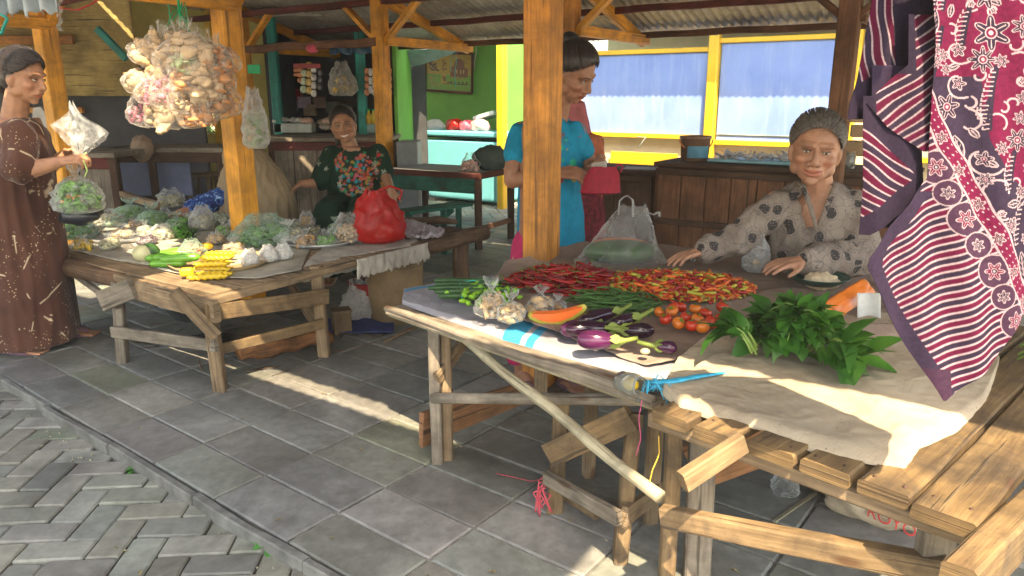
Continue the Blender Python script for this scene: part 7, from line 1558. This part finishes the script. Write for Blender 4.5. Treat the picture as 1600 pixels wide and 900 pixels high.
# tarp awning fold left of green wall
m = MB(); t0, t1, t2_ = B(614, 78, 4.4), B(700, 76, 4.4), B(614, 106, 4.4)
m.grid(lambda u, v: t0.lerp(t1, u)+(t2_-t0)*v*(1-u)+EB*(.3*v)+V((0, 0, .02*nz((u*5, v*5, 0)))), 20, 10, thick=.004); m.obj('tarpaulin', plain('grey_tarp', (.30, .36, .42), .6, .3, .2, 6), label='grey-blue tarpaulin corner sloping over the green stall', cat='tarpaulin')
m = MB(); q = B(624, 115, 4.68); m.box(q+V((0, 0, 0)), (.07, .01, .11), ROT); m.obj('meter_plate', plain('white_plate', (.6, .6, .55), .5), label='small white plate on the yellow stall post', cat='plate')
# ---- kiosk goods
random.seed(8)
def strip(px, y0, y1, w_, mt, lab, Yk=8.45):
    q0_, q1_ = D(px, y0, Yk), D(px, y1, Yk); n = max(3, int((q0_-q1_).length/.075)); m = MB()
    for k in range(n):
        c_ = q0_.lerp(q1_, (k+.5)/n); L = (q0_-q1_).length/n
        m.ell(c_, (w_/2, .012, L*.47), None, 10, 6, fn=lambda p: V((max(-w_*.42, min(w_*.42, p.x*1.3)), p.y, p.z)))
    m.obj('sachet_strip', mt, label=lab, cat='sachets', group=None)
SM = [plain('sachet_orange', (.55, .22, .10), .3, .6, .5, 30), plain('sachet_green', (.45, .55, .40), .3, .6, .5, 30), plain('sachet_gold', (.60, .42, .12), .25, .7, .5, 30), plain('sachet_silver', (.55, .55, .55), .2, .8, .5, 30), plain('sachet_dark', (.12, .12, .14), .3, .6, .5, 30)]
for px, y0, y1, w_, k, lab in ((463, 100, 120, .07, 0, 'short orange sachet strip at the far left of the kiosk'), (469, 104, 130, .07, 0, 'orange sachet strip, second from the left in the kiosk'), (474, 108, 146, .08, 1, 'pale green sachet strip hanging in the kiosk'), (483, 96, 148, .08, 2, 'long gold sachet strip in the kiosk'), (490, 102, 152, .07, 3, 'silver sachet strip right of the gold one'), (500, 108, 142, .06, 4, 'dark sachet strip, rightmost of the group on the left')): strip(px, y0, y1, w_, SM[k], lab)
m = MB(); q = D(480, 103, 8.44); m.box(q, (.30, .02, .05)); m.obj('hanger_card', plain('red_card', (.35, .05, .05), .5), label='red edged hanger card above the sachet strips', cat='card')
for i in range(7): strip(573+i*6, 106, 150-(i % 2)*3, .055, SM[3] if i % 3 else SM[0], 'silver sachet strip in the row at the right side of the kiosk'); C.objects[-1]['group'] = 'silver sachet strips in a row'
snack_bag('hanging_clear_bag', 'big clear bag of yellow and blue packs hanging in the kiosk', 'bag', D(536, 150, 8.4), .17, .36, SM[2], n=10, fr=.05, film_=FILMW, tie=False)
zk = K(520, 208).z
for px, w_, mt, lab in ((442, .16, plain('steel_tub', (.3, .36, .36), .35, .5), 'steel tub at the left on the kiosk shelf'), (470, .30, plain('steel_tub2', (.32, .36, .34), .35, .5), 'long steel tub of white packets on the kiosk shelf'), (592, .24, plain('green_box', (.2, .3, .3), .5), 'grey-green box at the right on the kiosk shelf')):
    q = D(px, 200, 8.6); t_ = thing('shelf_tub', lab, 'tub', (q.x, 8.6, zk)); m = MB(); m.box((q.x, 8.6, zk+.06), (w_, .2, .11), bev=.01); m.obj('tub', mt, t_); m = MB()
    for i in range(9): m.ell((q.x+rnd(-w_, w_)*.4, 8.6+rnd(-.07, .07), zk+.13+rnd(0, .03)), (.05, .035, .025), Matrix.Rotation(rnd(0, 3), 3, 'Z'), 8, 5)
    m.obj('contents', plain('white_packets', (.5, .5, .5), .4, .5, .4, 30), t_)
for i in range(14): q = D(rnd(478, 545), rnd(186, 200), 8.55+rnd(-.1, .1)); blob('snack_packet', 'pinkish beige snack packet heaped in the middle of the kiosk shelf', q, (.07, .05, .035), plain('beige_pack%d' % i, random.choice([(.5, .33, .26), (.45, .3, .2), (.42, .36, .3)]), .4, .5, .4, 40), 'packet', .25, 20, 14)['group'] = 'beige snack packets on the kiosk shelf'
for px, c1, lab in ((577, (.6, .4, .03), 'yellow bottle on the kiosk shelf'), (584, (.62, .45, .05), 'larger yellow carton on the kiosk shelf')):
    q = D(px, 195, 8.5); t_ = thing('bottle', lab, 'bottle', (q.x, 8.5, zk+.10)); m = MB(); m.lathe((q.x, 8.5, zk+.11), [(0, 0), (.03, 0), (.032, .09), (.014, .12), (.014, .14), (0, .14)], 14); m.obj('body', plain('yel'+str(px), c1, .4), t_); m = MB(); m.lathe((q.x, 8.5, zk+.25), [(.016, 0), (.016, .02), (0, .02)], 12); m.obj('cap', plain('grn'+str(px), (.03, .4, .15), .4), t_)
for i, (px, py, c1) in enumerate(((462, 148, (.35, .04, .05)), (476, 160, (.45, .35, .5)), (455, 165, (.3, .3, .32)), (500, 160, (.2, .12, .1)), (485, 172, (.4, .3, .22)), (520, 168, (.12, .14, .14)), (540, 175, (.18, .2, .17)))):
    q = D(px, py, 9.6); m = MB(); m.box(q, (.16, .08, .14), rnd(-.2, .2)); m.obj('shop_goods', plain('goods%d' % i, c1, .5, .4, .3, 20), label=['red carton high on the back shelf of the kiosk', 'lilac packet on the back shelf of the kiosk', 'grey box at the left on the back shelf', 'dark brown box on the back shelf', 'tan packet low on the back shelf', 'black tin behind the beige packets', 'grey-green tin at the right of the back shelf'][i], cat='packet')
# ---- counter in front of the kiosk (behind the green dress)
def fcab(name, label, px0, px1, Yc, ztop, dep, mt, npan, top, cat='counter', z0=.0, legs=False):
    x0, x1 = D(px0, 220, Yc).x, D(px1, 220, Yc).x; t_ = thing(name, label, cat, ((x0+x1)/2, Yc, 0)); w_ = (x1-x0)/npan
    if not legs:
        for k in range(npan): m = MB(); m.box((x0+w_*(k+.5), Yc, (ztop+z0)/2-.03), (w_-.012, .02, ztop-z0-.1)); m.obj('panel', mt, t_)
    m = MB(); m.box(((x0+x1)/2, Yc+dep/2-.03, ztop-.02), (x1-x0+.06, dep+.06, .04)); m.obj('top', top, t_); m = MB(); m.box(((x0+x1)/2, Yc-.016, ztop-.085), (x1-x0, .02, .09)); m.obj('rail', W_maroon if not legs else W_dark, t_)
    for x in (x0+.02, x1-.02):
        for y in (Yc, Yc+dep-.05): m = MB(); m.beam((x, y, 0), (x, y, ztop-.04), .06, .06); m.obj('leg', W_dark, t_)
    return t_
fcab('kiosk_counter', 'long brown panelled counter in front of the teal kiosk', 420, 606, 7.5, .90, .7, W_grey, 5, W_grey)
fcab('dark_bench_table', 'dark table with thick legs below the hanging snack bags', 172, 345, 6.6, .86, .6, W_dark, 3, W_grey, 'table', legs=True)
m = MB(); q = D(238, 278, 6.9); m.box((q.x, 6.95, q.z), (.68, .02, .34)); m.obj('blue_board', plain('blue_board', (.22, .27, .48), .6, .3, .15, 5, dirt=.2), label='pale blue board standing under the dark table', cat='board')
m = MB(); m.beam(D(178, 298, 6.2), D(245, 322, 5.3), .05, .05, warp=.01); m.obj('loose_pole', W_old, label='rough pole slanting behind the left table', cat='pole')
sl_ = thing('stool', 'small wooden stool standing left of the veiled woman', 'stool', D(318, 300, 7.4)); q = D(315, 262, 7.3)
m = MB(); m.box((q.x, 7.3, .55), (.26, .24, .03)); m.obj('seat', W_old, sl_)
for u in (-1, 1):
    for v in (-1, 1): m = MB(); m.beam((q.x+u*.11, 7.3+v*.1, 0), (q.x+u*.09, 7.3+v*.09, .54), .035, .035); m.obj('leg', W_old, sl_)
m = MB(); m.beam((q.x-.1, 7.2, .25), (q.x+.1, 7.2, .25), .02, .03); m.obj('stretcher', W_old, sl_)
wc, wx0, wx1 = 0, 0, 0
fcab('stall_counter', 'grey-brown plank counter behind the woman in brown', -60, 176, 6.0, .86, .7, W_grey, 4, W_grey)
blob('brown_bag', 'small brown paper bag hanging over the edge of the dark table', D(222, 232, 6.5), (.09, .07, .11), plain('paper_bag', (.28, .2, .14), .8), 'bag')
m = MB(); q = D(68, 200, 6.2); m.prism([(-.1, 0), (.1, 0), (.1, .03), (.0, .17), (-.06, .16)], .2, lambda x, y, d: q+V((x, d, y))); m.obj('paper_carton', plain('grey_carton', (.4, .38, .35), .8), label='open grey carton on the counter behind the woman in brown', cat='carton')
# left far buildings
YW = plain('yellow_green_wall', (.74, .70, .24), .75, .3, .14, 3, dirt=.3); WOV = wood('woven_bamboo', (.42, .32, .12), (.28, .20, .07), (.5, .4, .2), stain=.3, knots=False)
lb = thing('yellow_stall', 'pale yellow walled stall with a bright opening behind the hanging snack bags', 'stall', (-5.2, 9.2, 0)); YL = 9.0
def xw(px, Y=YL): return D(px, 150, Y).x
m = MB(); z1, z2 = D(280, 208, YL).z, D(280, 60, YL).z
m.box(((xw(165)+xw(208))/2, YL, 1.4), (xw(208)-xw(165), .08, 3.0)); m.obj('wall', YW, lb)
m = MB(); m.box(((xw(208)+xw(425))/2, YL, z1/2-.02), (xw(425)-xw(208), .08, z1+.04)); m.obj('wall', YW, lb)
m = MB(); m.box(((xw(208)+xw(425))/2, YL, 2.35), (xw(425)-xw(208), .08, 1.2)); m.obj('wall', YW, lb); m = MB(); m.box(((xw(348)+xw(425))/2, YL+.002, 1.2), (xw(425)-xw(348), .08, 1.2)); m.obj('wall', YW, lb)
m = MB(); m.box(((xw(165)+xw(425))/2, YL+.7, 2.55), (xw(425)-xw(165)+.4, 1.8, .05)); m.obj('roof', IRON, lb)
m = MB(); m.beam((xw(341), YL-.08, 0), (xw(341), YL-.08, 2.3), .07, .07, up=(0, 1, 0)); m.obj('post', P_yel, lb)
m = MB(); m.box(((xw(122)+xw(168))/2, 7.2, 1.3), (.34, .06, 2.0)); m.obj('dark_board', plain('black_board', (.045, .05, .045), .6, .3, .5, 8, dirt=.3), label='tall dark board standing left of the yellow stall', cat='board')
ws = thing('woven_stall', 'stall with a yellowish woven bamboo wall at the far left', 'stall', (-6.5, 8, 0))
m = MB(); m.box((D(20, 100, 8).x, 8.0, 1.95), (2.6, .05, 1.3)); m.obj('woven_wall', WOV, ws); m = MB(); m.box((D(20, 100, 8).x-.4, 8.1, .8), (4.6, .05, 1.7)); m.obj('wall', DARKW, ws)
m = MB(); m.beam((D(-80, 100, 7.9).x, 7.9, D(0, 64, 7.9).z), (D(120, 100, 7.9).x, 7.9, D(0, 62, 7.9).z), .05, .09); m.beam((D(-80, 100, 7.9).x, 7.9, D(0, 172, 7.9).z), (D(120, 100, 7.9).x, 7.9, D(0, 172, 7.9).z), .05, .06); m.obj('beam', W_oran, ws)
m = MB(); m.box((D(20, 100, 8).x, 8.6, 2.65), (3.2, 1.8, .05)); m.obj('roof', IRON, ws)
m = MB(); m.beam(D(152, 45, 7.0), D(198, 92, 7.0), .06, .06); m.obj('teal_pipe', W_teal, label='dark teal pole slanting under the roof left of the snack bundle', cat='pole')
m = MB(); q = D(397, 108, 8.0); m.box(q, (.13, .02, .09)); m.obj('green_sign', plain('green_sign', (.03, .5, .2), .5), label='small green sign between the yellow post and the kiosk', cat='sign')
# shrubs beyond the opening, lit by the sun
GRN = plain('hedge_green', (.10, .22, .03), .6, .3, .4, 20)
for j, (px, h, lab) in enumerate(((315, 1.0, 'bright green shrub seen through the opening of the yellow stall'), (240, .8, 'lower shrub behind the snack bags beyond the opening'), (390, 1.3, 'shrub beyond the wall at the right of the opening'))):
    t_ = thing('shrub', lab, 'shrub', (D(px, 200, 12).x, 12, 0)); m = MB(); cx_ = D(px, 200, 12).x
    for i in range(900): p = V((cx_+random.gauss(0, .35), 12+random.gauss(0, .3), rnd(.15, h))); leafquad(m, p, V((rnd(-1, 1), rnd(-1, 1), rnd(-.3, 1))).normalized(), (0, 0, 1), .09, .05, .3)
    m.obj('leaves', GRN, t_); m = MB()
    for k in range(4): m.tube([(cx_, 12, 0), (cx_+rnd(-.2, .2), 12+rnd(-.2, .2), h*.8)], [.02, .008], 6)
    m.obj('stems', W_bark, t_)
m = MB(); m.box((-8, 14.5, 1.6), (16, .1, 3.4)); m.obj('boundary_wall', CREAM, label='pale sunlit boundary wall far behind the stalls', cat='wall')
m = MB(); m.box((-13, 7, 1.6), (.1, 14, 3.4), .2); m.obj('boundary_wall', CREAM, label='pale side wall closing off the market at the far left', cat='wall')
# torn tarp fringe top left, ribbons
m = MB(); q0_, q1_ = D(-20, 12, 4.2), D(96, 4, 4.0)
m.grid(lambda u, v: q0_.lerp(q1_, u)+V((0, .04*math.sin(u*30), .12-(.16+.06*nz((u*22, 1, 1)))*v)), 80, 8, thick=.002); m.obj('torn_tarp', plain('pale_blue_tarp', (.42, .50, .56), .5, .4, .3, 8), label='torn pale blue tarpaulin fringe at the top left corner', cat='tarpaulin')
m = MB(); m.tube(resample([D(-5, 20, 4.1), D(12, 28, 4.1), D(6, 42, 4.1), D(2, 54, 4.1)], 10), .014, 6, flat=.4); m.obj('teal_rope', STR[0], label='knotted teal rope end at the far top left', cat='rope')
m = MB(); m.tube(resample([D(92, 12, 4.6), D(120, 16, 4.6), D(140, 8, 4.6), D(156, -2, 4.6)], 12), .010, 6, flat=.4); m.obj('red_ribbon', plain('red_ribbon', (.75, .05, .05), .5), label='red ribbon stretched from the top of the left post', cat='ribbon')
m = MB(); m.grid(lambda u, v: D(90+u*7, lerp(-5, 48, v), 4.9)+V((.01*math.sin(v*20), 0, 0)), 4, 16, thick=.003); m.obj('plastic_strip', FILMW, label='pale plastic strip wrapped down the left post', cat='plastic')
blob('red_rag', 'small red knot of cloth tied on the rail near the kiosk', D(488, 76, 7.7), (.06, .05, .04), STR[1], 'rag')
m = MB(); m.grid(lambda u, v: D(lerp(515, 585, u), lerp(72, 84, v)+2*math.sin(u*20), 7.9)+V((0, .05*math.sin(u*17), 0)), 30, 5, thick=.003); m.obj('rolled_tarp', plain('blue_dark_tarp', (.05, .12, .2), .5), label='rolled dark blue tarpaulin above the kiosk rail', cat='tarpaulin')
# ================================================================ thin haze volume added for a veil of glowing light
hz = MB(); hz.box((0, 0, 1.9), (606, 606, 6.2), bev=.01)
hm_ = bpy.data.materials.new('glow_haze'); hm_.use_nodes = True; ht = hm_.node_tree; ht.nodes.remove(ht.nodes['Principled BSDF'])
pv = ht.nodes.new('ShaderNodeVolumePrincipled'); pv.inputs['Color'].default_value = (.95, .93, .9, 1); pv.inputs['Density'].default_value = .006; pv.inputs['Anisotropy'].default_value = .2
ht.links.new(pv.outputs[0], ht.nodes['Material Output'].inputs['Volume'])
hz.obj('haze', hm_, kind='stuff', label='thin haze added through the whole scene for a soft veil of light', cat='haze')
